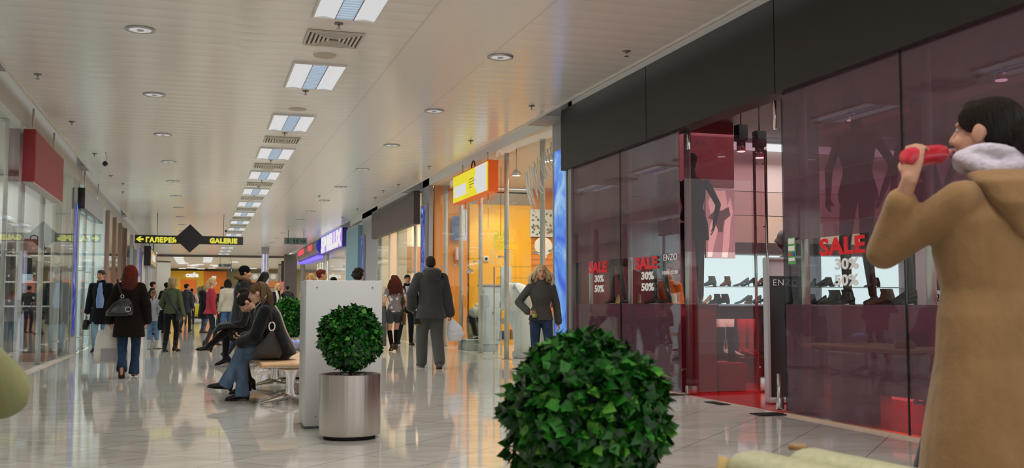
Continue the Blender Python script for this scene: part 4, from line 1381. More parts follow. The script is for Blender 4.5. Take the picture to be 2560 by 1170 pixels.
sg = thing('shop_sign', 'plain dark red box sign projecting over the luggage shop glass', 'shop sign', (-2.37, 17.1, 2.78))
bx(MB(), -2.44, -2.28, 15.58, 18.72, 2.78, 3.53, 0.004).build('case', principled('sign_dark_red', (0.30, 0.022, 0.03), 0.4), sg, True)
MB().box(-2.285, -2.276, 15.62, 18.68, 2.81, 3.50).build('face', principled('sign_face_red', (0.26, 0.025, 0.035), 0.5), sg, True)
MB().box(-2.43, -2.29, 15.6, 18.7, 2.76, 2.78).build('pale_underside', principled('underside', (0.5, 0.45, 0.44), 0.5), sg, True)
MB().cyl((-2.38, 16, 3.53), (-2.38, 16, 3.9), 0.015).cyl((-2.38, 18.2, 3.53), (-2.38, 18.2, 3.9), 0.015).build('hanger', STEEL, sg, True)
pan = struct('wall_far', MB().box(-4.1, -2.75, 21.3, 21.4, 0.3, 3.5), principled('shelf_backing', (0.72, 0.71, 0.68), 0.5), 'white backing wall of the bag shelves', 'wall')
# shelf unit with bags at Y ~ 20.5
sh = thing('bag_shelves', 'white wall shelves with bags behind the luggage shop glass', 'shelf unit', (-3.0, 20.7, 0))
for z in (1.94, 1.45, 1.0):
    MB().box(-3.45, -2.62, 20.36, 21.3, z - 0.03, z).build('shelf', WHITE, sh, True)
MB().box(-3.47, -3.43, 20.5, 21.3, 0, 2.6).build('side_panel', WHITE, sh, True)
MB().box(-2.63, -2.60, 20.5, 21.3, 0, 1.95).build('side_panel', WHITE, sh, True)
pd = tag(MB().rbox((-3.0, 20.1, 0.075), (0.95, 0.7, 0.15), 0.01).build('display_platform', principled('wood_red', (0.22, 0.075, 0.045), 0.35)), 'red brown wooden platform under the suitcases', 'platform')


def bag(name, label, cat, c, size, col, handle='arch', kind='leather', flap=True, grp='bags in the luggage shop', buckle=None):
    x, y, z = c
    w, d, h = size
    t = thing(name, label, cat, c, 0, grp)
    MB().loft([((0, 0, 0.005), (1, 0, 0), (0, 1, 0), w / 2, d / 2), ((0, 0, h * .5), (1, 0, 0), (0, 1, 0), w / 2 * 1.02, d / 2 * 1.05), ((0, 0, h * .9), (1, 0, 0), (0, 1, 0), w / 2 * .98, d / 2 * .8), ((0, 0, h), (1, 0, 0), (0, 1, 0), w / 2 * .9, d / 2 * .6)], 28, 0, 5.0).build('body', cloth(col, kind=kind), t)
    if flap:
        fp_ = MB().rbox((0, -d * .5, h * .66), (w * .94, 0.03, h * .5), 0.012).build('flap', cloth(col, kind=kind), t)
        MB().rbox((0, -d * .5 - .02, h * .44), (0.05, 0.015, 0.05), 0.005).build('buckle', CHROME if buckle is None else buckle, fp_)
    if handle == 'arch':
        MB().tube([(-w * .18, 0, h * .97), (-w * .16, 0, h + .05), (0, 0, h + .075), (w * .16, 0, h + .05), (w * .18, 0, h * .97)], 0.012, 8).build('handle', cloth(col, kind=kind), t)
    elif handle == 'trolley':
        MB().tube([(-w * .25, d * .2, h * .9), (-w * .25, d * .2, h + .16), (w * .25, d * .2, h + .16), (w * .25, d * .2, h * .9)], 0.010, 8).build('handle', STEEL, t)
    return t


def xz(px, py, y):
    p = on_y(px, py, y)
    return p.x, p.z


X = lambda px, y=20.5: on_y(px, 700, y).x
bag('briefcase', 'red brown leather briefcase on the top shelf', 'briefcase', (X(82), 20.5, 1.94), (0.36, 0.14, 0.30), '#6e3428', buckle=principled('brass', (0.6, 0.45, 0.2), 0.3, 1.0))
bag('handbag', 'small black bag on the top shelf beside the briefcase', 'handbag', (X(110), 20.6, 1.94), (0.19, 0.10, 0.15), '#1d1a1c', None)
bag('laptop_bag', 'navy black carry bag on the second shelf', 'bag', (X(88), 20.5, 1.45), (0.40, 0.16, 0.33), '#20222c', kind='cloth')
bag('laptop_bag', 'wide dark grey bag on the third shelf', 'bag', (X(88), 20.5, 1.0), (0.46, 0.18, 0.33), '#332e33', kind='cloth')
bag('travel_bag', 'black travel bag standing behind the brown suitcase', 'bag', (X(75), 20.2, 0.15), (0.34, 0.22, 0.74), '#18181a', 'arch', 'cloth', False)
bag('suitcase', 'tall black trolley suitcase right of the post', 'suitcase', (X(101), 20.05, 0.15), (0.34, 0.24, 0.74), '#161618', 'trolley', 'cloth', False)
sc2 = bag('suitcase', 'dark brown upright suitcase with an orange tab', 'suitcase', (X(72), 19.93, 0.15), (0.30, 0.20, 0.60), '#2e261f', 'arch', 'cloth', False)
MB().rbox((-.06, -.112, .33), (.02, .015, .14), .004).build('luggage_tag', principled('tag_orange', (0.6, 0.22, 0.03), 0.5), sc2)
# second group of bags further left
sh2 = thing('bag_shelves', 'second set of shelves at the left edge of the picture', 'shelf unit', (-4.0, 20.8, 0))
for z in (1.94, 1.45, 1.0):
    MB().box(-4.6, -3.5, 20.4, 21.3, z - 0.03, z).build('shelf', WHITE, sh2, True)
MB().box(-4.63, -4.6, 20.4, 21.3, 0, 2.4).build('side_panel', WHITE, sh2, True)
bag('handbag', 'maroon bag on the left top shelf', 'handbag', (X(28), 20.7, 1.94), (0.36, 0.14, 0.24), '#4e2426', None)
bag('handbag', 'grey bag at the left end of the top shelf', 'handbag', (X(4), 20.7, 1.94), (0.3, 0.14, 0.22), '#5a5a60', None)
bag('handbag', 'taupe handbag with long handles on the left second shelf', 'handbag', (X(18), 20.7, 1.45), (0.34, 0.14, 0.24), '#5e5650', 'arch')
bag('handbag', 'dark red bag on the left second shelf', 'handbag', (X(45), 20.7, 1.45), (0.14, 0.14, 0.3), '#4a1c1e', None)
bag('handbag', 'red bag with silver clasps on the left third shelf', 'handbag', (X(22), 20.7, 1.0), (0.24, 0.14, 0.2), '#5e2620', None)
bag('handbag', 'cream folded bag on the third shelf left of the post', 'handbag', (X(46), 20.7, 1.0), (0.2, 0.12, 0.22), '#8e8474', None, flap=False)
bag('travel_bag', 'black bag hanging low behind the right steel post', 'bag', (-2.66, 21.65, 0.55), (0.16, 0.14, 0.34), '#121214', 'arch', 'cloth', False)
tag(MB().cyl((-2.66, 21.65, 0), (-2.66, 21.65, 0.55), 0.02).cyl((-2.66, 21.65, 0), (-2.66, 21.65, 0.02), 0.12).build('bag_stand', STEEL), 'thin stand under the low black bag', 'stand')
tag(MB().box(-3.20, -2.95, 20.365, 20.375, 1.45, 1.58).build('price_card', principled('card_aqua', (0.45, 0.6, 0.68), 0.5)), 'pale blue card on the second shelf', 'price card')
# pier with light box and dark sign
struct('wall_left', MB().box(-2.62, -2.46, 22.0, 23.0, 0, 3.6), GREYP, 'grey pier between the luggage shop and the bright shop', 'pier')
lightbox(22.05, 22.6, 0.40, 3.1, -2.445, 'narrow blue light box on the left pier', LB_DEEP, -1)
sg = thing('shop_sign', 'plain dark grey box sign over the bright left shop', 'shop sign', (-2.4, 24.7, 3.0))
bx(MB(), -2.50, -2.33, 22.6, 26.9, 3.02, 3.46, 0.006).build('case', BLACK, sg, True)
MB().box(-2.335, -2.325, 22.64, 26.86, 3.04, 3.44).build('face', GREYP, sg, True)
MB().cyl((-2.4, 23.2, 3.46), (-2.4, 23.2, 3.95), 0.015).cyl((-2.4, 26.2, 3.46), (-2.4, 26.2, 3.95), 0.015).build('hanger', STEEL, sg, True)
CYW = principled('cyan_white_wall', (0.62, 0.68, 0.70), 0.5)
struct('wall_back', MB().box(-6.1, -6.0, 22, 30, 0, 3.7), CYW, 'pale blue rear wall of the bright shop', 'wall')
struct('wall_far', MB().box(-6.0, -2.5, 29.4, 29.5, 0, 3.7), CYW, 'pale blue end wall of the bright shop', 'wall')
struct('ceiling', MB().box(-6.1, -2.5, 22, 60, 3.62, 3.7), WALLW, 'ceiling of the left shops', 'ceiling')
for i, (y0, y1) in enumerate(((23.05, 24.9), (24.95, 27.0), (27.05, 29.4))):
    N_WIN[0] += 1
    tag(MB().box(-2.462, -2.45, y0, y1, 0.02, 3.0 if i < 2 else 3.6).build('window_%d' % N_WIN[0], GLASS), 'glass pane of the bright left shop, %s from the left' % ORD[i], 'glass pane', None, 'structure')
g = 'posts of the bright left shop'
for y, lab in ((23.6, 'post at the left end of the bright shop glass'), (25.0, 'post in the middle of the bright shop glass'), (27.0, 'post at the right of the bright shop glass')):
    pole(-2.56, y, 0.045, 3.02, lab, g, (1.75, 0.3), 1)
rs = random.Random(4)
rk2 = thing('display_rack', 'white display rack with small pink goods in the bright left shop', 'display rack', (-3.3, 24.6, 0))
for z in (0.5, 0.8, 1.1, 1.4):
    MB().box(-3.6, -2.9, 24.2, 25.4, z, z + 0.02).build('shelf', WHITE, rk2, True)
for x in (-3.58, -2.92):
    for y in (24.22, 25.38):
        MB().cyl((x, y, 0), (x, y, 1.6), 0.015, n=8).build('upright', STEEL, rk2, True)
for i in range(6):
    z = 0.52 + 0.3 * (i % 3)
    tag(MB().rbox((-3.1 + 0.12 * (i // 3), 24.4 + 0.3 * (i // 3), z + .06), (0.16, 0.1, 0.12), 0.01).build('product_box', principled('goodspink%d' % (i % 2), ('#b04868', '#a8a0b8')[i % 2], 0.4)),
        'small %s product on the white rack, %s' % (('pink', 'lilac')[i % 2], ['low front', 'middle front', 'upper front', 'low back', 'middle back', 'upper back'][i]), 'product', 'goods on the white rack')
# dark framed shop, then portals further away
COPPER = principled('copper_frame', (0.34, 0.22, 0.18), 0.35, 0.5)
mb = MB()
for y in (29.6, 32.0, 34.2, 36.6, 40.0):
    mb = MB().box(-2.52, -2.40, y, y + 0.14, 0, 3.6)
    struct('trim_%d' % (11 + int(y - 29)), mb, COPPER if y < 37 else GREYP, 'copper coloured upright of the left shopfront', 'trim')
struct('wall_left', MB().box(-2.7, -2.52, 34.4, 36.5, 0, 3.6), principled('dark_jamb', (0.05, 0.035, 0.035), 0.4), 'dark doorway panel of the left shopfront', 'wall')
struct('wall_back', MB().box(-6.1, -6.0, 30, 60, 0, 3.7), principled('left_far_wall', (0.50, 0.46, 0.42), 0.5), 'rear wall of the far left shops', 'wall')
for i, (y0, y1) in enumerate(((29.75, 31.95), (32.15, 34.15), (36.75, 39.9), (40.2, 44.0))):
    N_WIN[0] += 1
    tag(MB().box(-2.462, -2.45, y0, y1, 0.02, 3.6).build('window_%d' % N_WIN[0], GLASS), 'glass pane of the far left shops, %s from the left' % ORD[i], 'glass pane', None, 'structure')
struct('wall_left', MB().box(-2.7, -2.42, 44.1, 46.0, 0, 3.6), principled('lilac_pier', (0.45, 0.42, 0.52), 0.4), 'lilac grey pier before the white portal', 'pier')
lightbox(44.6, 45.6, 2.2, 3.3, -2.40, 'small purple light box high on the lilac pier', pattern_emis('purple_lb', '#3a20a0', '#6a48d0', '#a090e0', 3, 0.6), -1)
pt = thing('white_portal', 'white lit arched portal frame of a far left shop', 'portal', (-2.3, 49.0, 0))
for k in range(3):
    x = -2.36 - 0.04 * k
    MB().tube([(x, 47.0 + k * .7, 0), (x, 47.0 + k * .7, 2.9), (x, 47.5 + k * .7, 3.15), (x, 53 - k * .3, 3.0), (x, 53.4 - k * .3, 2.8), (x, 53.4 - k * .3, 0)], 0.06 - 0.012 * k, 10).build('portal_band', WHITE, pt, True)
for i, (y0, y1) in enumerate(((48.6, 50.2), (50.3, 52.8))):
    N_WIN[0] += 1
    tag(MB().box(-2.462, -2.45, y0, y1, 0.02, 2.7).build('window_%d' % N_WIN[0], GLASS), ['near glass pane inside the white portal', 'far glass pane inside the white portal'][i], 'glass pane', None, 'structure')
for k in range(4):
    tag(MB().box(-3.4, -3.3, 48.8 + 1.1 * k, 49.5 + 1.1 * k, 1.4, 2.0).cyl((-3.35, 49.15 + 1.1 * k, 0), (-3.35, 49.15 + 1.1 * k, 1.4), 0.03).build('lit_display', emis('shop_lit', (0.62, 0.62, 0.48), 1.0)), 'bright lit display inside the white portal shop, %s from the left' % ORD[k], 'display', 'lit displays behind the white portal')
sg = thing('shop_sign', 'small amber lit box sign on black brackets left of the hanging sign', 'shop sign', (-1.95, 50, 2.9))
MB().box(-2.25, -1.98, 44.9, 45.0, 2.62, 3.45).build('end_plate', BLACK, sg, True)
MB().box(-2.2, -2.0, 45.0, 50.8, 2.68, 3.4).build('case', BLACK, sg, True)
MB().box(-1.998, -1.985, 45.1, 50.7, 2.74, 3.34).build('lit_face', emis('amber_face', (0.42, 0.26, 0.09), 0.9), sg, True)
MB().box(-1.984, -1.98, 46.6, 49.4, 2.9, 3.2).build('white_mark', LIT, sg, True)
MB().cyl((-2.1, 46, 3.4), (-2.1, 46, 3.9), 0.02).cyl((-2.1, 50, 3.4), (-2.1, 50, 3.9), 0.02).build('hanger', BLACKM, sg, True)
struct('wall_left', MB().box(-2.9, -2.4, 53.6, 62.6, 0, 3.9), principled('far_left_wall', (0.42, 0.42, 0.40), 0.5), 'grey wall at the far left end of the corridor', 'wall')

# ------------------------------------------------------------------ hanging signs
YEL = emis('letter_yellow', (0.74, 0.70, 0.05), 0.9)
SG_BLK = principled('sign_black', (0.012, 0.012, 0.014), 0.45)
hs = thing('hanging_sign', 'long black hanging sign with a diamond and yellow gallery lettering', 'hanging sign', (-0.3, 33.5, 2.66))
MB().box(-1.96, 1.33, 33.5, 33.62, 2.925, 3.185).build('panel', SG_BLK, hs, True)
MB().prism([(-0.31, 3.555), (0.16, 3.10), (-0.31, 2.65), (-0.78, 3.10)], (0, 33.47, 0), (1, 0, 0), (0, 0, 1), (0, 0.17, 0)).build('diamond', SG_BLK, hs, True)
t = text_mb('ГАЛЕРЕЯ', 0.155, 0.012, 0.02, 1.12, 0.90, fat=.011)
place(t, (-1.18, 33.49, 2.965), (1, 0, 0), (0, 0, 1)).build('lettering', YEL, hs, True)
t = text_mb('GALERIE', 0.155, 0.012, 0.02, 1.12, 0.84, fat=.011)
place(t, (0.72, 33.49, 2.965), (1, 0, 0), (0, 0, 1)).build('lettering', YEL, hs, True)
ar = [(-1.93, 3.05), (-1.82, 3.14), (-1.76, 3.14), (-1.81, 3.08), (-1.70, 3.08), (-1.70, 3.02), (-1.81, 3.02), (-1.76, 2.965), (-1.82, 2.965)]
MB().prism(ar, (0, 33.48, 0), (1, 0, 0), (0, 0, 1), (0, 0.02, 0)).build('arrow', YEL, hs, True)
for x in (-1.3, 0.72):
    MB().cyl((x, 33.56, 3.18), (x, 33.56, 3.9), 0.008, n=6).build('wire', BLACKM, hs, True)
ws = thing('hanging_sign', 'small grey sign with dollar, toilet figures and arrow in green', 'hanging sign', (3.55, 40, 3.35))
MB().box(3.15, 4.02, 40.0, 40.08, 3.34, 3.60).build('panel', principled('sign_grey', (0.20, 0.20, 0.19), 0.5), ws, True)
GRN = principled('sign_green', (0.005, 0.10, 0.05), 0.5)
place(text_mb('$', 0.2, 0.01, 0.03), (3.29, 39.995, 3.37), (1, 0, 0), (0, 0, 1)).build('lettering', GRN, ws, True)
for x in (3.52, 3.64):
    MB().cyl((x, 39.998, 3.54), (x, 39.985, 3.54), 0.025, n=10).box(x - .03, x + .03, 39.985, 39.998, 3.44, 3.51).box(x - .022, x - .004, 39.985, 39.998, 3.37, 3.44).box(x + .004, x + .022, 39.985, 39.998, 3.37, 3.44).build('figure_pictogram', GRN, ws, True)
MB().prism([(3.76, 3.45), (3.90, 3.45), (3.86, 3.40), (3.90, 3.40), (3.985, 3.47), (3.90, 3.54), (3.86, 3.54), (3.90, 3.49), (3.76, 3.49)], (0, 39.985, 0), (1, 0, 0), (0, 0, 1), (0, 0.013, 0)).build('arrow', GRN, ws, True)
MB().box(3.40, 3.408, 39.99, 40.0, 3.35, 3.59).build('divider', GRN, ws, True)
MB().box(3.715, 3.723, 39.99, 40.0, 3.35, 3.59).build('divider', GRN, ws, True)
for x in (3.3, 3.9):
    MB().cyl((x, 40.04, 3.6), (x, 40.04, 3.9), 0.008, n=6).build('wire', BLACKM, ws, True)

# ------------------------------------------------------------------ ceiling fixtures
LOUV = principled('louver_blue', (0.30, 0.36, 0.42), 0.3, emit=(0.40, 0.47, 0.54), estr=0.85)


def make_fixture(y):
    """recessed fluorescent fixture, front edge at y, 1.4 m deep"""
    t = thing('recessed_light', 'x', 'ceiling light', (1.33, y, 3.87), 0, 'recessed lights of the ceiling lane')
    mb = MB().box(-.32, .32, -.02, 0, 0, .03).box(-.32, .32, 1.40, 1.42, 0, .03).box(-.32, -.30, 0, 1.4, 0, .03).box(.30, .32, 0, 1.4, 0, .03)
    mb.build('frame', principled('fixture_frame', (0.8, 0.79, 0.76), 0.4), t)
    for s_ in (-1, 1):
        v = []
        for k in range(7):
            a = k / 6
            v.append((s_ * (0.30 - 0.205 * a), 0.004 + 0.018 * math.sin(a * PI)))
        m = MB().prism(v + [(s_ * 0.095, 0.028), (s_ * 0.30, 0.028)], (0, 0, 0), (1, 0, 0), (0, 0, 1), (0, 1.4, 0))
        m.build('reflector_panel', LAMP, t)
    lt_ = MB().box(-.09, .09, 0, 1.4, 0.015, .028).build('louver_tray', LOUV, t)
    mb = MB()
    for k in range(17):
        mb.box(-.09, .09, 0.04 + .0825 * k, 0.05 + .0825 * k, 0.002, 0.015)
    mb.build('louver_blades', principled('blade', (0.38, 0.45, 0.52), 0.3, emit=(0.30, 0.38, 0.48), estr=0.6), lt_)
    for s_ in (-1, 1):
        MB().box(s_ * .092 - .003, s_ * .092 + .003, 0, 1.4, 0, .02).build('louver_rail', principled('rail_grey', (0.12, 0.12, 0.13), 0.4), t)
    return t


f0 = make_fixture(9.86)
f0['label'] = 'recessed light nearest the camera, cut by the top edge of the picture'
f0.location.y = 8.48
for k in range(1, 16):
    dup(f0, (1.33, 8.48 + 3.41 * k, 3.87), 'recessed light in the ceiling lane, %s from the camera' % ORD[k])

DIFF = emis('downlight_lamp', (0.66, 0.66, 0.66), 1.0)


def make_down(x, y, lab, grp):
    t = thing('downlight', lab, 'downlight', (x, y, 3.88), 0, grp)
    MB().lathe([(0.115, 0.02), (0.15, 0.02), (0.148, 0.004), (0.12, 0.0), (0.112, 0.008)], n=28).build('trim_ring', principled('ring_grey', (0.5, 0.5, 0.5), 0.3, 0.6), t)
    df_ = MB().cyl((0, 0, 0.008), (0, 0, 0.02), 0.114, n=28).build('diffuser', DIFF, t)
    MB().cyl((0, 0, 0.0), (0, 0, 0.008), 0.035, n=16).build('centre_disc', principled('centre_grey', (0.55, 0.56, 0.58), 0.4), df_)
    return t


d0 = None
for x, side in ((-0.64, 'left'), (3.28, 'right')):
    for k in range(15):
        lab = 'round downlight in the %s ceiling row, %s from the camera' % (side, ORD[k])
        loc = (x, 10.95 + 3.42 * k, 3.88)
        if d0 is None:
            d0 = make_down(*loc[:2], lab, 'round downlights of the ceiling')
        else:
            dup(d0, loc, lab)

v0 = thing('ceiling_vent', 'square air vent of nested frames in the ceiling lane, nearest the camera', 'air vent', (1.33, 10.72, 3.876), 0, 'square vents of the ceiling lane')
VM = principled('vent_paint', (0.66, 0.63, 0.56), 0.45)
MB().box(-.29, .29, -.29, .29, 0.02, 0.024).build('dark_backing', principled('vent_dark', (0.06, 0.055, 0.05), 0.7), v0)
for k in range(6):
    a = 0.30 - 0.045 * k
    w = 0.024
    mb = MB()
    mb.box(-a, a, -a, -a + w, 0, 0.02).box(-a, a, a - w, a, 0, 0.02).box(-a, -a + w, -a + w, a - w, 0, 0.02).box(a - w, a, -a + w, a - w, 0, 0.02)
    mb.build('vent_frame', VM, v0)
for k, y in enumerate((17.75, 21.25, 24.6, 28.0, 31.4, 34.8, 38.2, 41.6)):
    dup(v0, (1.33, y, 3.876), 'square air vent in the ceiling lane, %s from the camera' % ORD[k + 1])
s0 = thing('ceiling_speaker', 'round cream speaker grille in the ceiling lane, nearest the camera', 'speaker', (1.33, 11.5, 3.885), 0, 'round speakers of the ceiling lane')
MB().lathe([(0.0, 0.0), (0.10, 0.0), (0.115, 0.004), (0.12, 0.016)], n=24).build('grille', principled('grille_cream', (0.55, 0.51, 0.40), 0.6), s0)
MB().lathe([(0.118, 0.004), (0.13, 0.004), (0.132, 0.016), (0.12, 0.016)], n=24).build('ring', VM, s0)
for k in range(1, 5):
    dup(s0, (1.33, [11.5, 14.85, 21.75, 28.5, 35.3][k], 3.885), 'round speaker grille in the ceiling lane, %s from the camera' % ORD[k])
k0 = thing('sprinkler', 'x', 'sprinkler', (0, 0, 3.84), 0, 'fire sprinklers of the ceiling')
MB().lathe([(0.03, 0.06), (0.045, 0.058), (0.045, 0.05), (0.012, 0.046)], n=14).build('rosette', principled('sprink_grey', (0.25, 0.25, 0.24), 0.4, 0.5), k0)
MB().cyl((0, 0, 0.05), (0, 0, 0.0), 0.011, n=8).cyl((0, 0, 0.0), (0, 0, -0.004), 0.028, n=12).build('head', STEEL, k0)
first = True
for name, pts in (('lane', [(847, 68), (764, 234), (712, 338), (677, 404), (654, 453), (646, 470), (635, 491)]),
                  ('left side', [(94, 193), (180, 310), (236, 389), (277, 443), (307, 462), (307, 483)]),
                  ('right side', [(1566, 136), (1329, 271), (1177, 357), (1073, 420), (996, 465), (958, 480), (938, 497), (893, 525), (856, 546), (798, 493)])):
    for i, (px, py) in enumerate(pts):
        p = on_z(px, py, 3.86)
        lab = 'small fire sprinkler in the %s row, %s from the camera' % (name, ORD[i])
        if first:
            k0.location = (p.x, p.y, 3.84)
            k0['label'] = lab
            first = False
        else:
            dup(k0, (p.x, p.y, 3.84), lab)
for i, (px, py) in enumerate([(263, 404), (565, 575)]):
    p = on_z(px, py, 3.72)
    t = thing('security_camera', ['black dome camera hanging from the left part of the ceiling', 'black dome camera hanging above the right end of the gallery sign'][i], 'camera', (p.x, p.y, 3.68), 0, 'dome cameras of the ceiling')
    MB().ell((0, 0, 0), 0.05).build('dome', BLACK, t)
    MB().tube([(0, 0, 0.04), (0.03, 0, 0.12), (0, 0, 0.22)], 0.008, 6).build('bracket', principled('bracket_grey', (0.5, 0.5, 0.5), 0.4), t)

# ------------------------------------------------------------------ white kiosk panel
kx = thing('kiosk_box', 'white rectangular panel box standing behind the nearer steel planter', 'panel', (1.18, 8.85, 0))
bx(MB(), 0.86, 1.505, 8.56, 9.06, 0.02, 1.24, 0.004).build('body', WHITE, kx, True)
bx(MB(), 0.90, 1.46, 8.6, 9.02, 0.0, 0.02, 0.004).build('plinth', GREYP, kx, True)
for x in (0.95, 1.42):
    for z in (0.1, 1.18):
        MB().cyl((x, 8.555, z), (x, 8.565, z), 0.006, n=10).build('screw', principled('screw', (0.2, 0.2, 0.2), 0.4), kx, True)

# ------------------------------------------------------------------ topiary planters
GR = [principled('leaf_%d' % i, c, 0.30, spec=0.5) for i, c in enumerate(['#0d3a0c', '#174f14', '#2a6e1d', '#568f33'])]


def leaf_ball(seed, R, n, size, spike=True):
    rs = random.Random(seed)
    mb = MB()
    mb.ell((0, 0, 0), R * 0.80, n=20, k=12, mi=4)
    for i in range(n):
        u, th = rs.uniform(-1, 1), rs.uniform(0, 2 * PI)
        s_ = math.sqrt(1 - u * u)
        d = Vector((s_ * math.cos(th), s_ * math.sin(th), u))
        r = R * (0.80 + 0.20 * rs.random() ** 0.7) * (1 + 0.035 * math.sin(5 * th + 3 * u) + 0.03 * math.sin(9 * u + th))
        c = d * r
        # leaf direction: outwards-and-down with scatter
        rd = Vector((rs.gauss(0, 1), rs.gauss(0, 1), rs.gauss(0, 1)))
        ld = (d * rs.uniform(0.15, 0.9) + rd * 0.55 + Vector((0, 0, -0.25))).normalized()
        nn = (d + rd * 0.35)
        nn = (nn - ld * nn.dot(ld)).normalized()
        sd = ld.cross(nn)
        L_ = size * rs.uniform(0.65, 1.25)
        w = L_ * rs.uniform(0.36, 0.46)
        fold = L_ * rs.uniform(0.03, 0.14)
        droop = L_ * rs.uniform(-0.05, 0.22)
        # ivy-like outline: base, shoulders, side lobes, tip
        P_ = [(0, 0, 0), (0.22, 0.75, fold), (0.42, 1.0, fold * .9), (0.60, 0.62, fold * .4), (1.0, 0, -droop), (0.60, -0.62, fold * .4), (0.42, -1.0, fold * .9), (0.22, -0.75, fold), (0.5, 0, -droop * .25)]
        vs = [c + ld * (a * L_) + sd * (b_ * w) + nn * h for a, b_, h in P_]
        mi = rs.choices([0, 1, 2, 3], [4, 4, 2.2, 0.7])[0]
        mb.add(vs, [(8, 0, 1), (8, 1, 2), (8, 2, 3), (8, 3, 4), (8, 4, 5), (8, 5, 6), (8, 6, 7), (8, 7, 0)], mi, True)
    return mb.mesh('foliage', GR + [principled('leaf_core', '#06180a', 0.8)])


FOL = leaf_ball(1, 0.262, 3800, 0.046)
STONE = principled('pebble', (0.42, 0.38, 0.31), 0.6)
BARK = noise_bump(principled('bark', (0.055, 0.035, 0.022), 0.8), 40, 0.6)
rs = random.Random(2)
mb = MB()
for i in range(170):
    a, r = rs.uniform(0, 2 * PI), 0.215 * math.sqrt(rs.random())
    mb.ell((r * math.cos(a), r * math.sin(a), 0.462 + rs.uniform(0, 0.012)), (rs.uniform(.012, .024), rs.uniform(.010, .018), .010), n=7, k=5)
mb.lathe([(0.0, 0.44), (0.225, 0.44), (0.225, 0.458)], n=24)
PEB = mb.mesh('pebbles', STONE)
POT = MB().lathe([(0.225, 0.035), (0.236, 0.03), (0.237, 0.036), (0.237, 0.492), (0.236, 0.497), (0.231, 0.497), (0.229, 0.492), (0.228, 0.44), (0.2, 0.44)], n=64).mesh('pot', brushed_vertical())
BASE = MB().cyl((0, 0, 0), (0, 0, 0.035), 0.20, n=40).mesh('pot_base', BLACKM)
TRK = MB().tube([(0, 0, 0.44), (0.006, 0.004, 0.55), (-0.004, 0, 0.65), (0, 0, 0.78)], [0.016, 0.013, 0.013, 0.012], 10).mesh('trunk', BARK)


def topiary(x, y, rz, zc, lab, sc=1.0):
    t = thing('potted_topiary', lab, 'potted plant', (x, y, 0), rz, 'ball topiaries in steel planters')
    for nm, me in (('pot', POT), ('pot_base', BASE), ('trunk', TRK), ('pebbles', PEB), ('foliage', FOL)):
        o = bpy.data.objects.new(nm, me)
        COL.objects.link(o)
        o.parent = t
        if nm == 'foliage':
            o.location.z = zc
            o.scale = (sc, sc, sc)
            o['kind'] = 'stuff'
        if nm == 'pebbles':
            o['kind'] = 'stuff'
    return t


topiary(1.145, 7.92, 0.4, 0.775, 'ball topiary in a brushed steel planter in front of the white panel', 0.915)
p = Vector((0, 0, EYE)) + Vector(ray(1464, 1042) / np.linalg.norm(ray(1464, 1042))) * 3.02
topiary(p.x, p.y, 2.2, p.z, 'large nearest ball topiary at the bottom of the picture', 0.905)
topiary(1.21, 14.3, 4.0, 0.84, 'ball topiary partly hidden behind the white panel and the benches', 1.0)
fl = thing('plastic_bag', 'crumpled pale blue plastic bag on the bench by the white panel', 'plastic bag', (1.15, 11.6, 0.45))

# ------------------------------------------------------------------ benches
ALU = steel('cast_aluminium', (0.72, 0.71, 0.69), 0.22)
WOOD = noise_bump(principled('bench_wood', (0.62, 0.40, 0.22), 0.35), 6, 0.05, 0.01, 5, (1, 0.06, 1), 0.18)


def bench(x0, y0, y1, lab, w=0.62):
    t = thing('bench', lab, 'bench', (x0 + w / 2, (y0 + y1) / 2, 0), 0, 'wooden benches along the corridor')
    cx = x0 + w / 2
    # seat slab with rounded long edges
    pr = [(0, 0.0)]
    mb = MB()
    mb.rbox((cx, (y0 + y1) / 2, 0.415), (w, y1 - y0, 0.04), 0.018, seg=3)
    mb.build('seat', WOOD, t, True)
    for xx in (x0 + 0.02, x0 + w - 0.02):
        MB().rbox((xx, (y0 + y1) / 2, 0.395), (0.05, y1 - y0 - 0.02, 0.045), 0.02, seg=3).build('edge_roll', WOOD, t, True)
    for y in (y0 + 0.22, y1 - 0.22):
        l_ = MB()
        l_.rbox((cx, y, 0.385), (w - 0.06, 0.055, 0.03), 0.012)
        # waisted upright
        l_.loft([((cx, y, 0.375), (1, 0, 0), (0, 1, 0), 0.15, 0.026), ((cx, y, 0.34), (1, 0, 0), (0, 1, 0), 0.075, 0.026), ((cx, y, 0.27), (1, 0, 0), (0, 1, 0), 0.05, 0.026), ((cx, y, 0.17), (1, 0, 0), (0, 1, 0), 0.048, 0.026), ((cx, y, 0.10), (1, 0, 0), (0, 1, 0), 0.06, 0.028), ((cx, y, 0.06), (1, 0, 0), (0, 1, 0), 0.10, 0.028)], 16, 0, 3)
        for s_ in (-1, 1):
            l_.loft([((cx + s_ * 0.02, y, 0.085), (0, 1, 0), (0, 0, 1), 0.03, 0.045), ((cx + s_ * 0.12, y, 0.062), (0, 1, 0), (0, 0, 1), 0.028, 0.03), ((cx + s_ * 0.22, y, 0.038), (0, 1, 0), (0, 0, 1), 0.025, 0.018), ((cx + s_ * 0.30, y, 0.022), (0, 1, 0), (0, 0, 1), 0.02, 0.012)], 12)
            l_.cyl((cx + s_ * 0.29, y, 0), (cx + s_ * 0.29, y, 0.02), 0.018, n=12)
        l_.build('leg', ALU, t, True)
    return t


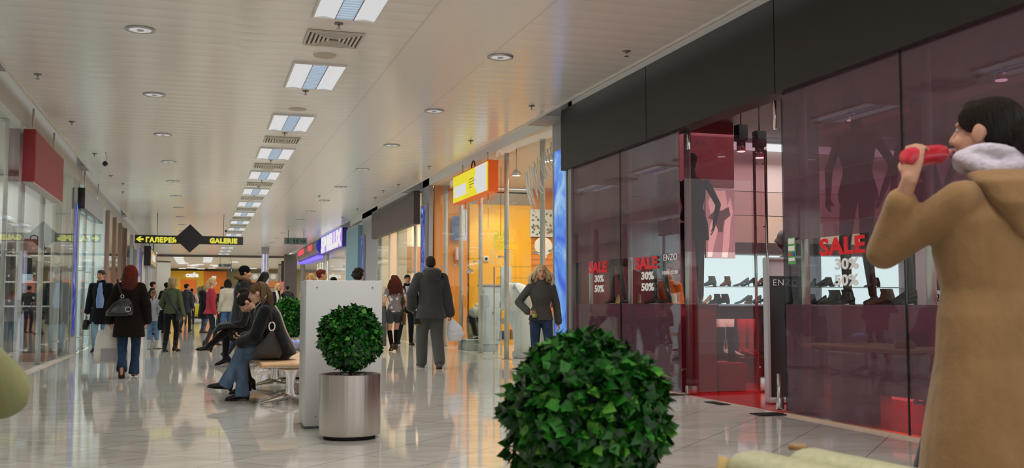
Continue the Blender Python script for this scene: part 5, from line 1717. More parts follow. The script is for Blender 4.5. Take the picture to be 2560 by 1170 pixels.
bench(0.62, 10.5, 13.15, 'wooden bench on cast metal legs where the two women sit')
bench(0.62, 16.3, 19.0, 'second wooden bench further back behind the two women')
bench(1.30, 10.9, 13.4, 'pale wooden bench back to back with the first, behind the white panel', 0.5)
pb = MB()
rs = random.Random(8)
for i in range(14):
    pb.ell((1.28 + rs.uniform(-.10, .10), 12.9 + rs.uniform(-.08, .08), 0.53 + rs.uniform(-.045, .05)), (rs.uniform(.04, .08), rs.uniform(.04, .08), rs.uniform(.03, .06)), n=8, k=6)
fl.location = (1.28, 12.9, 0.45)
pb.v = [(a - 1.28, b_ - 12.9, c - 0.45) for a, b_, c in pb.v]
o = pb.remesh('bag_body', principled('bag_blue', (0.32, 0.40, 0.72), 0.35), fl, 0.012, 1)
fl.location.x = 1.10
# beige cushion bag at the bench end
tag(MB().loft([((1.55, 11.3, 0.435), (1, 0, 0), (0, 1, 0), .12, .12), ((1.55, 11.3, 0.5), (1, 0, 0), (0, 1, 0), .14, .13), ((1.55, 11.3, 0.55), (1, 0, 0), (0, 1, 0), .06, .06)]).build('bag', cloth('#9a8266')), 'soft tan bag on the rear bench beside the white panel', 'bag')

# ------------------------------------------------------------------ far hall
struct('wall_far', MB().box(-16, 24, 90, 90.2, 0, 3.95), principled('hall_cream', (0.70, 0.64, 0.36), 0.6), 'cream back wall of the far hall', 'wall')
struct('wall_far', MB().box(-16, -15.8, 62.6, 90, 0, 3.95), OLIVE, 'left wall of the far hall', 'wall')
struct('wall_far', MB().box(23.8, 24, 62.6, 90, 0, 3.95), OLIVE, 'right wall of the far hall', 'wall')
struct('wall_far', MB().box(-16, -2.9, 62.6, 62.8, 0, 3.95).box(9.1, 24, 62.6, 62.8, 0, 3.95), OLIVE, 'walls flanking the corridor mouth', 'wall')
cf = thing('cafe_front', 'yellow and orange cafe front with white lettering in the far hall', 'cafe', (-1, 88, 0))
MB().box(-2.9, 0.35, 88, 88.2, 0, 3.72).build('yellow_wall', principled('cafe_yellow', (0.78, 0.46, 0.02), 0.5), cf, True)
MB().box(0.36, 2.2, 88, 88.2, 0, 3.70).build('orange_wall', principled('cafe_orange', (0.76, 0.20, 0.02), 0.5), cf, True)
MB().box(-1.45, -0.25, 87.95, 88.0, 0.9, 3.0).build('orange_opening', principled('cafe_orange2', (0.72, 0.16, 0.01), 0.5, emit=(0.7, 0.16, 0.01), estr=0.15), cf, True)
MB().box(-0.24, -0.18, 87.93, 88.0, 0, 3.05).build('door_frame', GREYP, cf, True)
place(text_mb('cafe', 0.42, 0.04, 0.05, 1.0, 1.05), (-0.58, 87.98, 3.18), (1, 0, 0), (0, 0, 1)).build('lettering', emis('cafe_white', (0.8, 0.8, 0.78), 1.0), cf, True)
for dx, dz, r in ((0, 0.35, .32), (-.28, -0.15, .22), (.28, -0.15, .22), (0, -.3, .15)):
    MB().cyl((0.12 + dx * .9, 87.96, 1.75 + dz), (0.12 + dx * .9, 87.99, 1.75 + dz), r, n=20).build('leaf_mark', principled('cafe_mark', (0.16, 0.15, 0.06), 0.5), cf, True)
MB().box(1.0, 1.35, 87.94, 88, 3.05, 3.3).build('white_mark', LIT, cf, True)
MB().box(0.35, 0.75, 87.94, 88, 2.0, 2.4).build('pink_mark', emis('pinkm', (0.7, 0.35, 0.5), 0.9), cf, True)
tag(MB().rbox((0.1, 80, 0.5), (0.8, 0.5, 1.0), 0.02).box(-0.1, 0.1, 79.73, 79.76, 0.2, 0.9).build('service_counter', principled('counter_grey', (0.36, 0.38, 0.40), 0.4)), 'grey counter at the foot of the cafe wall', 'counter')
struct('wall_left', MB().lathe([(1.0, 0), (1.0, 3.9)], (-2.9, 73, 0), 32), principled('column_grey', (0.33, 0.33, 0.31), 0.5), 'thick grey column left of the cafe', 'column')
for i, (px, y, w) in enumerate(((726, 60.0, 0.35), (700, 75.0, 0.12))):
    p = on_y(px, 757, y)
    struct('wall_right', MB().box(p.x - w, p.x + w, y, y + .7, 0, 3.9), principled('col_dark', (0.17, 0.15, 0.13), 0.5), ['dark grey column near the rounded sign', 'thin dark column in the hall'][i], 'column')
p = on_y(718, 670, 70)
tag(MB().box(p.x - .36, p.x + .36, 70, 70.6, 2.5, 3.9).build('hanging_box', BLACKM), 'black box hanging under the hall ceiling', 'box')
p = on_y(711, 706, 72)
tag(MB().box(p.x - .28, p.x + .28, 72, 72.3, 0, 2.7).build('lit_banner', emis('banner_red', (0.62, 0.16, 0.12), 0.8)), 'pinkish red lit panel in the far hall', 'lit panel')
p = on_y(661, 640, 56)
mb = MB()
t = thing('lit_pillar', 'slim pale lilac pillar with lit edges behind the man in the beanie', 'pillar', (p.x, 53.0, 0))
x = on_y(661, 757, 53.0).x
MB().box(x - .17, x + .17, 52.85, 53.15, 0, 3.55).build('shaft', principled('pillar_lilac', (0.50, 0.50, 0.62), 0.3), t, True)
MB().box(x - .13, x - .06, 52.82, 52.85, 0, 3.55).box(x + .05, x + .08, 52.82, 52.85, 0, 3.55).build('lit_edge', emis('edge_lilac', (0.55, 0.54, 0.66), 1.0), t, True)
MB().box(x - .19, x + .19, 52.83, 53.17, 3.55, 3.9).build('capital', GREYP, t, True)
# menu wall, lift sign, info sign
mw = thing('menu_board', 'grey menu wall panel with dark round motifs in the far hall', 'menu board', (4, 86, 2))
a = on_y(612, 684, 86); b_ = on_y(700, 700, 86)
MB().box(a.x, b_.x, 86, 86.2, 2.9, 3.5).build('panel', principled('menu_grey', (0.28, 0.27, 0.24), 0.5), mw, True)
for px in (638, 683):
    q = on_y(px, 692, 86)
    MB().cyl((q.x, 85.97, q.z), (q.x, 86, q.z), 0.22, n=20).build('round_motif', principled('motif', (0.55, 0.52, 0.48), 0.5), mw, True)
MB().box(a.x, b_.x, 86, 86.3, 2.35, 2.9).build('orange_band', principled('menu_orange', (0.45, 0.16, 0.04), 0.5), mw, True)
MB().box(a.x, b_.x, 85.6, 86.3, 0, 1.2).build('counter', principled('menu_counter', (0.16, 0.10, 0.07), 0.4), mw, True)
MB().box(a.x, b_.x, 86.1, 86.3, 1.2, 2.35).build('kitchen_opening', principled('kitchen', (0.3, 0.26, 0.2), 0.5), mw, True)
ls = thing('hanging_sign', 'grey lift sign hanging in the far hall', 'hanging sign', (2, 65, 3.1))
a = on_y(546, 659, 65); b_ = on_y(579, 668, 65)
MB().box(a.x, b_.x, 65, 65.1, b_.z, a.z).build('panel', principled('sign_grey2', (0.20, 0.22, 0.22), 0.5), ls, True)
place(text_mb('ЛИФТ', 0.14, 0.01, 0.01, 1.0, 0.48), (a.x + .56, 64.99, b_.z + .05), (1, 0, 0), (0, 0, 1)).build('lettering', principled('lift_dark', (0.03, 0.05, 0.06), 0.5), ls, True)
MB().prism([(0.02, 0.02), (0.02, 0.15), (0.15, 0.15), (0.11, 0.11), (0.17, 0.05), (0.13, 0.01), (0.07, 0.08)], (a.x + .03, 64.985, b_.z + .03), (1, 0, 0), (0, 0, 1), (0, .013, 0)).build('arrow', principled('lift_dark', (0.03, 0.05, 0.06), 0.5), ls, True)
for x in (a.x + .1, b_.x - .1):
    MB().cyl((x, 65.05, a.z), (x, 65.05, 3.9), 0.01, n=6).build('wire', BLACKM, ls, True)
ii = thing('hanging_sign', 'small dark blue information sign in the far hall', 'hanging sign', (3, 70, 2.9))
a = on_y(574, 672, 70); b_ = on_y(583, 680, 70)
MB().box(a.x, b_.x, 70, 70.1, b_.z, a.z).build('panel', principled('info_navy', (0.01, 0.015, 0.08), 0.4), ii, True)
place(text_mb('i', 0.16, 0.01, 0.02), ((a.x + b_.x) / 2, 69.99, b_.z + .04), (1, 0, 0), (0, 0, 1)).build('lettering', WHITE, ii, True)
MB().cyl(((a.x + b_.x) / 2, 70.05, a.z), ((a.x + b_.x) / 2, 70.05, 3.9), 0.012, n=6).build('wire', BLACKM, ii, True)
# hall ceiling lamps
hl = [(447, 644), (448, 648), (450, 652), (452, 655), (454, 659), (460, 658), (520, 644), (520, 648), (519, 652), (518, 655), (603, 642), (586, 655), (678, 643), (477, 663), (484, 665), (490, 662), (500, 661), (456, 671), (476, 669), (486, 670), (534, 663), (541, 666), (530, 670), (519, 674), (503, 672), (633, 671), (420, 673)]
l0 = None
for i, (px, py) in enumerate(hl):
    p = on_z(px, py, 3.88)
    if p.y > 89:
        continue
    lab = 'bright recessed lamp of the far hall ceiling, %d px-row %s' % (i, '') if False else 'bright recessed lamp in the far hall ceiling, %s in reading order' % (ORD + ['twenty-first', 'twenty-second', 'twenty-third', 'twenty-fourth', 'twenty-fifth', 'twenty-sixth', 'twenty-seventh'])[i]
    if l0 is None:
        l0 = tag(MB().box(-.28, .28, -.5, .5, 3.86, 3.895).build('hall_lamp', emis('hall_lamp', (0.72, 0.72, 0.70), 1.0)), lab, 'ceiling light', 'recessed lamps of the far hall')
        l0.location = (p.x, p.y, 3.86)
    else:
        c = l0.copy()
        COL.objects.link(c)
        c.location = (p.x, p.y, 3.86)
        c['label'] = lab

# ------------------------------------------------------------------ people
def nv(*a):
    return np.array(a, float)


def unit(v):
    v = np.array(v, float)
    return v / max(1e-9, np.linalg.norm(v))


def ik(a, b, l1, l2, pole):
    a, b, pole = map(lambda q: np.array(q, float), (a, b, pole))
    d = b - a
    L = np.linalg.norm(d)
    if L > (l1 + l2) * 0.999:
        b = a + d / L * (l1 + l2) * 0.999
        d = b - a
        L = np.linalg.norm(d)
    u = d / L
    p = unit(pole - u * (pole @ u))
    x = (l1 * l1 - l2 * l2 + L * L) / (2 * L)
    h = math.sqrt(max(l1 * l1 - x * x, 0))
    return a + u * x + p * h, b


def rotx(a):
    c, s = math.cos(a), math.sin(a)
    return np.array(((1, 0, 0), (0, c, -s), (0, s, c)))


def rotz(a):
    c, s = math.cos(a), math.sin(a)
    return np.array(((c, -s, 0), (s, c, 0), (0, 0, 1)))


def roty(a):
    c, s = math.cos(a), math.sin(a)
    return np.array(((c, 0, s), (0, 1, 0), (-s, 0, c)))


def hand_pieces(mb, w, d, n, side, curl=0.5, s=1.0, spread=0.0):
    """palm, four fingers of different lengths, thumb; w wrist, d hand direction, n palm normal"""
    d = unit(d)
    n = unit(np.array(n) - d * (np.array(n) @ d))
    a = np.cross(d, n) * side          # towards the thumb
    mb.loft([(w - d * 0.02 * s, a, n, 0.026 * s, 0.020 * s), (w + d * 0.02 * s, a, n, 0.034 * s, 0.018 * s), (w + d * 0.06 * s, a, n, 0.041 * s, 0.015 * s), (w + d * 0.088 * s, a, n, 0.039 * s, 0.012 * s)], 14)
    for off, L in ((0.030, 0.072), (0.010, 0.082), (-0.011, 0.076), (-0.030, 0.060)):
        p = w + d * 0.082 * s + a * off * s
        ang = 0.25 * curl
        dd = d + a * off * spread * 8
        r = 0.0088 * s
        for q, fr in enumerate((0.45, 0.32, 0.26)):
            v = unit(dd) * math.cos(ang) + n * math.sin(ang)
            e = p + unit(v) * L * fr * s
            mb.cap(p, r, e, r * 0.92, 8)
            p, r = e, r * 0.92
            ang += curl * (1.05 + 0.1 * off)
    p = w + d * 0.028 * s + a * 0.030 * s
    v = unit(d * 0.62 + a * 0.62 + n * (0.15 + 0.45 * curl))
    e = p + v * 0.036 * s
    mb.cap(p, 0.0125 * s, e, 0.0105 * s, 8)
    v = unit(d * 0.85 + a * (0.32 - 0.35 * curl) + n * (0.15 + 0.4 * curl))
    mb.cap(e, 0.0105 * s, e + v * 0.032 * s, 0.0085 * s, 8)


def person(label, loc, rz, h, o):
    """o: pose and clothing; local axes x right, y forward, z up, drawn for a 1.75 m figure and scaled"""
    s = h / 1.75
    sex = o.get('sex', 'm')
    f = sex == 'f'
    t = thing('person', label, 'person', loc, rz)
    vox = o.get('vox', 0.010)
    pel = nv(*o.get('pel', (0, 0, 0.93)))
    lean = math.radians(-o.get('lean', 2))
    R = rotz(math.radians(o.get('turn', 0))) @ rotx(lean)
    spine = R @ nv(0, 0, 1)
    fwd = R @ nv(0, 1, 0)
    rgt = R @ nv(1, 0, 0)
    shw = (0.165 if f else 0.19) * o.get('wide', 1.0)
    neck0 = pel + spine * 0.555
    shL, shR = pel + spine * 0.478 - rgt * shw * .97, pel + spine * 0.478 + rgt * shw * .97
    hy, hp = o.get('head', (0, 0))
    HR = R @ rotz(math.radians(hy)) @ rotx(math.radians(-hp)) if o.get('head_local', True) else rotz(math.radians(hy)) @ rotx(math.radians(-hp))
    hr, hf, hu = HR @ nv(1, 0, 0), HR @ nv(0, 1, 0), HR @ nv(0, 0, 1)
    headc = neck0 + spine * 0.05 + hu * 0.095 + hf * 0.02
    # legs
    hips = [pel - rgt * 0.088, pel + rgt * 0.088]
    feet = o.get('feet', ((-0.09, 0.0, 0.085, 0, 0), (0.09, 0, 0.085, 0, 0)))
    kp = o.get('knee', (nv(-0.1, 1, 0), nv(0.1, 1, 0)))
    knees, ank = [], []
    for i in (0, 1):
        k, a = ik(hips[i], nv(*feet[i][:3]), 0.435, 0.425, kp[i])
        knees.append(k)
        ank.append(a)
    # arms
    hands = o.get('hands', (None, None))
    ep = o.get('elbow', (nv(-0.5, -1, -0.2), nv(0.5, -1, -0.2)))
    elb, wr = [], []
    for i, sh in enumerate((shL, shR)):
        sg_ = -1 if i == 0 else 1
        tg = hands[i] if hands[i] is not None else sh + nv(sg_ * 0.07, 0.05, -0.53)
        e, w = ik(sh, nv(*tg), 0.295, 0.265, ep[i])
        elb.append(e)
        wr.append(w)
    hd = o.get('handdir', (None, None))
    hn = o.get('palm', (None, None))
    curl = o.get('curl', (0.45, 0.45))
    hx = 0.92 if f else 1.0

    def out(mb):
        mb.v = [(p[0] * s, p[1] * s, p[2] * s) for p in mb.v]
        return mb
    # ---- the body, one surface
    b = MB()
    wst = 0.115 if f else 0.135
    hip = 0.165 if f else 0.158
    b.loft([(pel - spine * 0.07, rgt, fwd, hip * .75, 0.085), (pel, rgt, fwd, hip, 0.105), (pel + spine * 0.10, rgt, fwd, hip * .88, 0.095), (pel + spine * 0.19, rgt, fwd, wst, 0.085),
            (pel + spine * 0.33, rgt, fwd, 0.145 if f else 0.16, 0.105), (pel + spine * 0.43, rgt, fwd, shw * .93, 0.098), (pel + spine * 0.50, rgt, fwd, shw * .82, 0.075), (pel + spine * 0.55, rgt, fwd, 0.062, 0.058)], 22)
    b.cap(neck0 - spine * .03, 0.056 if not f else 0.048, headc - hu * 0.05 - hf * 0.012, 0.052 if not f else 0.045)
    b.ell(headc + hu * .032 - hf * .014, (.074, .094, .084), HR, 18, 12)
    b.ell(headc - hu * .025 + hf * .022, (.062, .073, .085), HR, 18, 12)
    b.ell(headc - hu * .078 + hf * .032, (.046, .05, .042), HR)
    b.ell(headc - hu * .098 + hf * .058, (.022, .022, .02), HR)
    b.cap(headc + hu * .018 + hf * .088, .009, headc - hu * .024 + hf * .108, .0125, 10)
    for sg_ in (-1, 1):
        b.ell(headc - hu * .004 - hf * .008 + hr * sg_ * .075, (.011, .022, .031), HR, 10, 8)
        b.ell(headc - hu * .027 + hf * .094 + hr * sg_ * .011, (.009, .010, .008), HR, 8, 6)
        b.cap(headc + hu * .028 + hf * .082 + hr * sg_ * .012, .010, headc + hu * .026 + hf * .074 + hr * sg_ * .045, .010, 8)
        b.ell(headc - hu * .03 + hf * .066 + hr * sg_ * .036, (.024, .022, .024), HR, 8, 6)
    b.ell(headc - hu * .056 + hf * .089, (.022, .011, .010), HR, 10, 6)
    for i in (0, 1):
        sg_ = -1 if i == 0 else 1
        sh = (shL, shR)[i]
        b.caps([sh - rgt * sg_ * .02, sh, elb[i], wr[i]], [.05, .052 * hx, .040 * hx, .026 * hx])
        b.cap(elb[i] + (wr[i] - elb[i]) * .1, .039 * hx, elb[i] + (wr[i] - elb[i]) * .35, .040 * hx)
        dr_ = unit(wr[i] - elb[i]) if hd[i] is None else unit(hd[i])
        pn = unit(-rgt * sg_ * 1.0 + 0.2 * fwd) if hn[i] is None else hn[i]
        hand_pieces(b, wr[i], dr_, pn, -sg_, curl[i], hx)
        b.caps([hips[i], knees[i], ank[i]], [.083, .054, .036])
        b.cap(knees[i] + (ank[i] - knees[i]) * .15, .052, knees[i] + (ank[i] - knees[i]) * .42, .050)
        # foot inside the shoe
        fy, fp = math.radians(feet[i][3]), math.radians(feet[i][4])
        FR = rotz(fy) @ rotx(fp)
        b.cap(ank[i] + FR @ nv(0, -.03, -.045), .030, ank[i] + FR @ nv(0, .13, -.058), .024)
    out(b).remesh('body', skin(o.get('skin', '#c08a6c')), t, vox, 2)
    # ---- face
    if o.get('face', True):
        for sg_ in (-1, 1):
            e = MB()
            c = headc + hu * .010 + hf * .073 + hr * sg_ * .031
            e.ell(c, (.0135, .0125, .0085), HR, 10, 8, 0)
            e.ell(c + hf * .0075, (.0078, .0062, .0078), HR, 8, 6, 1)
            out(e).build('eye', [principled('eye_white', (0.62, 0.58, 0.55), 0.3), principled('iris', (0.03, 0.025, 0.02), 0.2)], t)
            e = MB()
            e.tube([headc + hu * .030 + hf * .092 + hr * sg_ * .014, headc + hu * .036 + hf * .089 + hr * sg_ * .030, headc + hu * .030 + hf * .078 + hr * sg_ * .047], [.0035, .004, .003], 6)
            out(e).build('eyebrow', cloth(o.get('brow', '#3a281c'), kind='hair'), t)
        e = MB()
        e.ell(headc - hu * .052 + hf * .0985, (.022, .006, .0045), HR, 10, 6)
        e.ell(headc - hu * .060 + hf * .0975, (.018, .006, .005), HR, 10, 6)
        out(e).build('lips', skin(o.get('lip', '#9a5648')), t)
    # ---- trousers
    L_ = o.get('legs')
    if L_:
        m = MB()
        m.loft([(pel - spine * 0.08, rgt, fwd, hip * .8, 0.10), (pel, rgt, fwd, hip + .014, 0.118), (pel + spine * .08, rgt, fwd, hip * .92 + .012, .108), (pel + spine * .135, rgt, fwd, hip * .8 + .012, .098)], 20)
        ex = L_.get('loose', 0.012)
        to = L_.get('to', 1.0)
        for i in (0, 1):
            k, a = knees[i], ank[i]
            if L_.get('kind') == 'shorts':
                e = hips[i] + (k - hips[i]) * L_.get('len', .55)
                m.cap(hips[i], .095 + ex, e, .082 + ex)
            else:
                e = k + (a - k) * to
                m.caps([hips[i], k, e], [.086 + ex, .058 + ex, L_.get('ankle', .045) + ex * .6])
                m.cap(k + (a - k) * .15, .054 + ex, k + (a - k) * .45, .054 + ex * .9)
                if L_.get('flare'):
                    q = k + (a - k) * .5
                    z_ = unit(a - k)
                    x_ = unit(np.cross(z_, nv(0, 1, 0)) if abs(z_[1]) < .9 else nv(1, 0, 0))
                    y_ = np.cross(z_, x_)
                    m.loft([(q, x_, y_, .06, .06), (e, x_, y_, L_['flare'] * .85, L_['flare']), (e + z_ * .045, x_, y_, L_['flare'] * .88, L_['flare'] * 1.05)], 16)
        out(m).remesh(L_.get('name', 'trousers'), cloth(L_['col'], kind=L_.get('mat', 'cloth')), t, max(vox, .010), 3)
    if o.get('stockings'):
        for i in (0, 1):
            m = MB()
            k, a = knees[i], ank[i]
            q = o['stockings'].get('from', .12)
            z_ = unit(a - k)
            m.caps([k + (a - k) * q, k + (a - k) * .42, a + z_ * .01], [.058, .056, .043])
            out(m).remesh('sock', cloth(o['stockings']['col'], kind='knit'), t, .009, 2)
    # ---- shoes
    S_ = o.get('shoes', {'col': '#17130f'})
    if S_:
        for i in (0, 1):
            m = MB()
            fy, fp = math.radians(feet[i][3]), math.radians(feet[i][4])
            FR = rotz(fy) @ rotx(fp)
            a = ank[i]
            hl = S_.get('heel', 0.0)
            base = -0.085
            secs = []
            for y, rx, rz_, up in ((-.085, .020, .030, .0), (-.06, .036, .046, .0), (-.02, .040, .052, .0), (.05, .041, .042, .0), (.11, .047, .032, 0), (.16, .038, .023, 0), (.19, .018, .014, 0)):
                lift = hl * max(0, min(1, (.10 - y) / .14))
                secs.append((a + FR @ nv(0, y, base + rz_ + lift), FR @ nv(1, 0, 0), FR @ nv(0, 0, 1), rx, rz_))
            m.loft(secs, 14)
            if hl:
                m.cyl(a + FR @ nv(0, -.062, base), a + FR @ nv(0, -.055, base + hl + .03), .016, .032, 10)
            if S_.get('shaft'):
                q = a + (knees[i] - a) * S_['shaft']
                z_ = unit(knees[i] - a)
                m.caps([a + FR @ nv(0, -.015, -.02), a + (knees[i] - a) * .25, q], [.050, .054, S_.get('top', .066)])
            sh_ob = out(m).remesh('boot' if S_.get('shaft') else 'shoe', cloth(S_['col'], kind=S_.get('mat', 'leather')), t, .009, 2)
            so_ = MB()
            pts = [(-.03, -.075), (.03, -.075), (.042, -.02), (.044, .06), (.048, .11), (.036, .17), (.0, .195), (-.036, .17), (-.048, .11), (-.044, .06), (-.042, -.02)]
            vs = [a + FR @ nv(x, y, base + hl * max(0, min(1, (.10 - y) / .14))) for x, y in pts] + [a + FR @ nv(x, y, base + .014 + hl * max(0, min(1, (.10 - y) / .14))) for x, y in pts]
            n = len(pts)
            so_.add(vs, [tuple(range(n)), tuple(reversed(range(n, 2 * n)))] + [(q, n + q, n + (q + 1) % n, (q + 1) % n) for q in range(n)])
            if S_.get('sole', True):
                out(so_).build('sole', principled('sole' + S_.get('solecol', '#0d0c0b'), S_.get('solecol', '#0d0c0b'), 0.7), sh_ob)
    # ---- skirt
    K_ = o.get('skirt')
    if K_:
        m = MB()
        m.loft([(pel + spine * .13, rgt, fwd, hip * .8 + .012, .098), (pel, rgt, fwd, hip + .02, .122), (pel - nv(0, 0, K_.get('len', .4)), rgt, nv(0, 1, 0), hip + K_.get('flare', .04), .14 + K_.get('flare', .04))], 24)
        out(m).remesh('skirt', cloth(K_['col']), t, .011, 3)
    # ---- upper clothing
    for T_ in ([o['top']] if isinstance(o.get('top'), dict) else o.get('top', [])):
        m = MB()
        th = T_.get('t', .02)
        c0 = T_.get('from', 0.0)
        hem = T_.get('hem', 0.1)
        fl_ = T_.get('flare', .02)
        lap = T_.get('lap')
        secs = []
        if lap is None:
            z_ = nv(0, 0, -1) if T_.get('hang', True) else -spine
            secs.append((pel + z_ * hem, rgt, unit(np.cross(nv(0, 0, 1), rgt)), hip + th + fl_, .112 + th + fl_))
            if hem > .12:
                secs.append((pel + z_ * hem * .5, rgt, fwd, hip + th + fl_ * .6, .112 + th + fl_ * .6))
        else:
            secs.append((pel - spine * .10, rgt, fwd, hip + th, .115 + th))
        ww = T_.get('waist', 1.0)
        secs += [(pel, rgt, fwd, hip + th + .002, .110 + th), (pel + spine * .12, rgt, fwd, (hip * .86 + th) * ww, (.096 + th) * ww), (pel + spine * .20, rgt, fwd, (wst + th) * ww, (.09 + th) * ww),
                 (pel + spine * .33 + fwd * (.012 if f else 0), rgt, fwd, (.148 if f else .163) + th, (.116 if f else .108) + th), (pel + spine * .42, rgt, fwd, shw * .95 + th * .8, .10 + th), (pel + spine * .48, rgt, fwd, shw * .84 + th * .6, .082 + th * .8), (pel + spine * .525, rgt, fwd, shw * .55 + th * .5, .07 + th * .6),
                 (pel + spine * .55, rgt, fwd, .08 + th * .5, .062 + th * .5)]
        if T_.get('neck', True):
            secs.append((pel + spine * (.575 if T_.get('neck') is True or 'neck' not in T_ else T_['neck']), rgt, fwd, .062 + th * .3, .062 + th * .3))
        m.loft(secs, 26)
        if lap is not None:
            for i in (0, 1):
                q = hips[i] + (knees[i] - hips[i]) * lap
                m.cap(hips[i], .092 + th, q, .082 + th)
            m.cap(hips[0], .09 + th, hips[1], .09 + th)
            q0, q1 = [hips[i] + (knees[i] - hips[i]) * lap * .9 for i in (0, 1)]
            m.cap(q0, .07 + th, q1, .07 + th)
        sl = T_.get('sleeve', 1.0)
        sw = T_.get('sleevew', 0.0)
        th = T_.get('armt', th)
        if sl > 0:
            for i, sh in enumerate((shL, shR)):
                sg_ = -1 if i == 0 else 1
                if sl <= .55:
                    m.cap(sh, .060 + th, sh + (elb[i] - sh) * sl * 2, .050 + th + sw)
                else:
                    e = elb[i] + (wr[i] - elb[i]) * (sl * 2 - 1)
                    m.caps([sh - rgt * sg_ * .03, sh, elb[i], e], [.056 + th * .6, .053 + th * .55, .041 + th * .6 + sw * .5, .031 + th * .6 + sw * .8])
                    m.cap(e - unit(wr[i] - elb[i]) * .03, .032 + th * .6 + sw, e, .032 + th * .6 + sw)
        if T_.get('hood'):
            m.loft([(neck0 - fwd * .04 + spine * .07, rgt, fwd, .105, .095), (neck0 - fwd * .09 + spine * .03, rgt, fwd, .15, .11), (neck0 - fwd * .125 - spine * .05, rgt, fwd, .145, .085), (neck0 - fwd * .14 - spine * .12, rgt, fwd, .09, .05), (neck0 - fwd * .135 - spine * .15, rgt, fwd, .04, .02)], 22)
        if T_.get('collar'):
            m.loft([(neck0 - spine * .02, rgt, fwd, .095, .085), (neck0 + spine * .045, rgt, fwd, .088, .082), (neck0 + spine * .055, rgt, fwd, .07, .066)], 20)
        ob = out(m).remesh(T_.get('name', 'coat'), cloth(T_['col'], kind=T_.get('mat', 'cloth')), t, max(vox, T_.get('vox', .011)), T_.get('smooth', 4))
        if T_.get('label'):
            ob['label'] = T_['label']
    # ---- hair and hats
    def skull(mb, k=1.0, back=0.0):
        mb.ell(headc + hu * .042 - hf * (.020 + back), (.081 * k, .098 * k, .082 * k), HR, 18, 12)
    st_, hc = o.get('hair', ('short', '#2a1c14'))
    if st_:
        m = MB()
        hv_ = .009
        if st_ == 'short':
            skull(m, 1.0)
            m.ell(headc + hu * .012 - hf * .045, (.076, .064, .075), HR)
            m.ell(headc + hu * .085 + hf * .030, (.062, .05, .032), HR)
        elif st_ == 'shaved':
            m.ell(headc + hu * .036 - hf * .018, (.077, .096, .084), HR, 18, 12)
            m.ell(headc + hu * .0 - hf * .045, (.072, .056, .07), HR)
            hv_ = .007
        elif st_ in ('long', 'curly', 'bob', 'blown'):
            skull(m, 1.05)
            dn = {'long': .30, 'curly': .30, 'bob': .13, 'blown': .16}[st_] * o.get('hairlen', 1.0)
            wd = {'long': .10, 'curly': .135, 'bob': .10, 'blown': .125}[st_]
            secs = []
            for q in np.linspace(0, 1, 7):
                c = headc + hu * .03 - hf * (.045 + o.get('hairback', 0) * min(1, q * 2.5)) + (-nv(0, 0, 1) * .75 - hu * .25) * q * (dn + .06) - hf * .02 * math.sin(q * PI)
                tw = wd * (1.0 + .18 * math.sin(q * PI) - (.35 * q * q))
                secs.append((c, hr, hf, tw, .055 + .02 * math.sin(q * PI) - .02 * q * q))
            m.loft(secs, 18)
            for sg_ in (-1, 1):
                if st_ in ('bob', 'blown', 'long'):
                    q0 = headc + hu * .055 + hr * sg_ * .062 + hf * .015
                    q1 = headc - hu * .02 + hr * sg_ * (.086 if st_ != 'blown' else .105) + hf * .012
                    q2 = headc - hu * .085 + hr * sg_ * (.085 if st_ != 'blown' else .125) - hf * .01
                    m.caps([q0, q1, q2], [.030, .028, .022 if st_ != 'blown' else .03], 10)
            m.ell(headc + hu * .085 + hf * .045, (.060, .035, .026), HR)
            if st_ == 'curly':
                rs_ = random.Random(o.get('seed', 1))
                for q in range(150):
                    a_ = rs_.uniform(0, 1)
                    c = headc + hu * (.09 - a_ * (dn + .08)) - hf * (.05 + rs_.uniform(-.02, .045)) + hr * rs_.uniform(-1, 1) * wd * (.75 + .35 * math.sin(a_ * PI))
                    if a_ < .25:
                        c = headc + hu * .04 - hf * .02 + unit(nv(rs_.gauss(0, 1), rs_.gauss(-.6, .8), abs(rs_.gauss(.5, .6)))) @ HR.T * nv(.088, .1, .088)
                    m.ell(c, rs_.uniform(.016, .028), None, 8, 6)
                hv_ = .010
        elif st_ in ('bun', 'tied', 'pony'):
            skull(m, 1.0)
            m.ell(headc + hu * .015 - hf * .045, (.076, .064, .075), HR)
            m.ell(headc + hu * .088 + hf * .035, (.058, .045, .025), HR)
            for sg_ in (-1, 1):
                m.ell(headc + hu * .045 + hf * .022 + hr * sg_ * .060, (.020, .050, .045), HR)
            if st_ == 'bun':
                m.ell(headc - hu * .01 - hf * .125, (.058, .055, .056), HR)
            elif st_ == 'tied':
                m.caps([headc + hu * .02 - hf * .10, headc - hu * .06 - hf * .12, headc - hu * .15 - hf * .10, headc - hu * .22 - hf * .085], [.045, .05, .046, .02])
            else:
                m.ell(headc - hu * .035 - hf * .115, (.03, .03, .03), HR)
                m.caps([headc - hu * .05 - hf * .125, headc - hu * .13 - hf * .13, headc - hu * .20 - hf * .115], [.03, .034, .014])
        hair_ob = None
        # carve the face free: hair pieces stay behind the hairline because the skull cap is set back
        hair_ob = out(m).remesh('hair', cloth(hc, kind='hair'), t, hv_, 1)
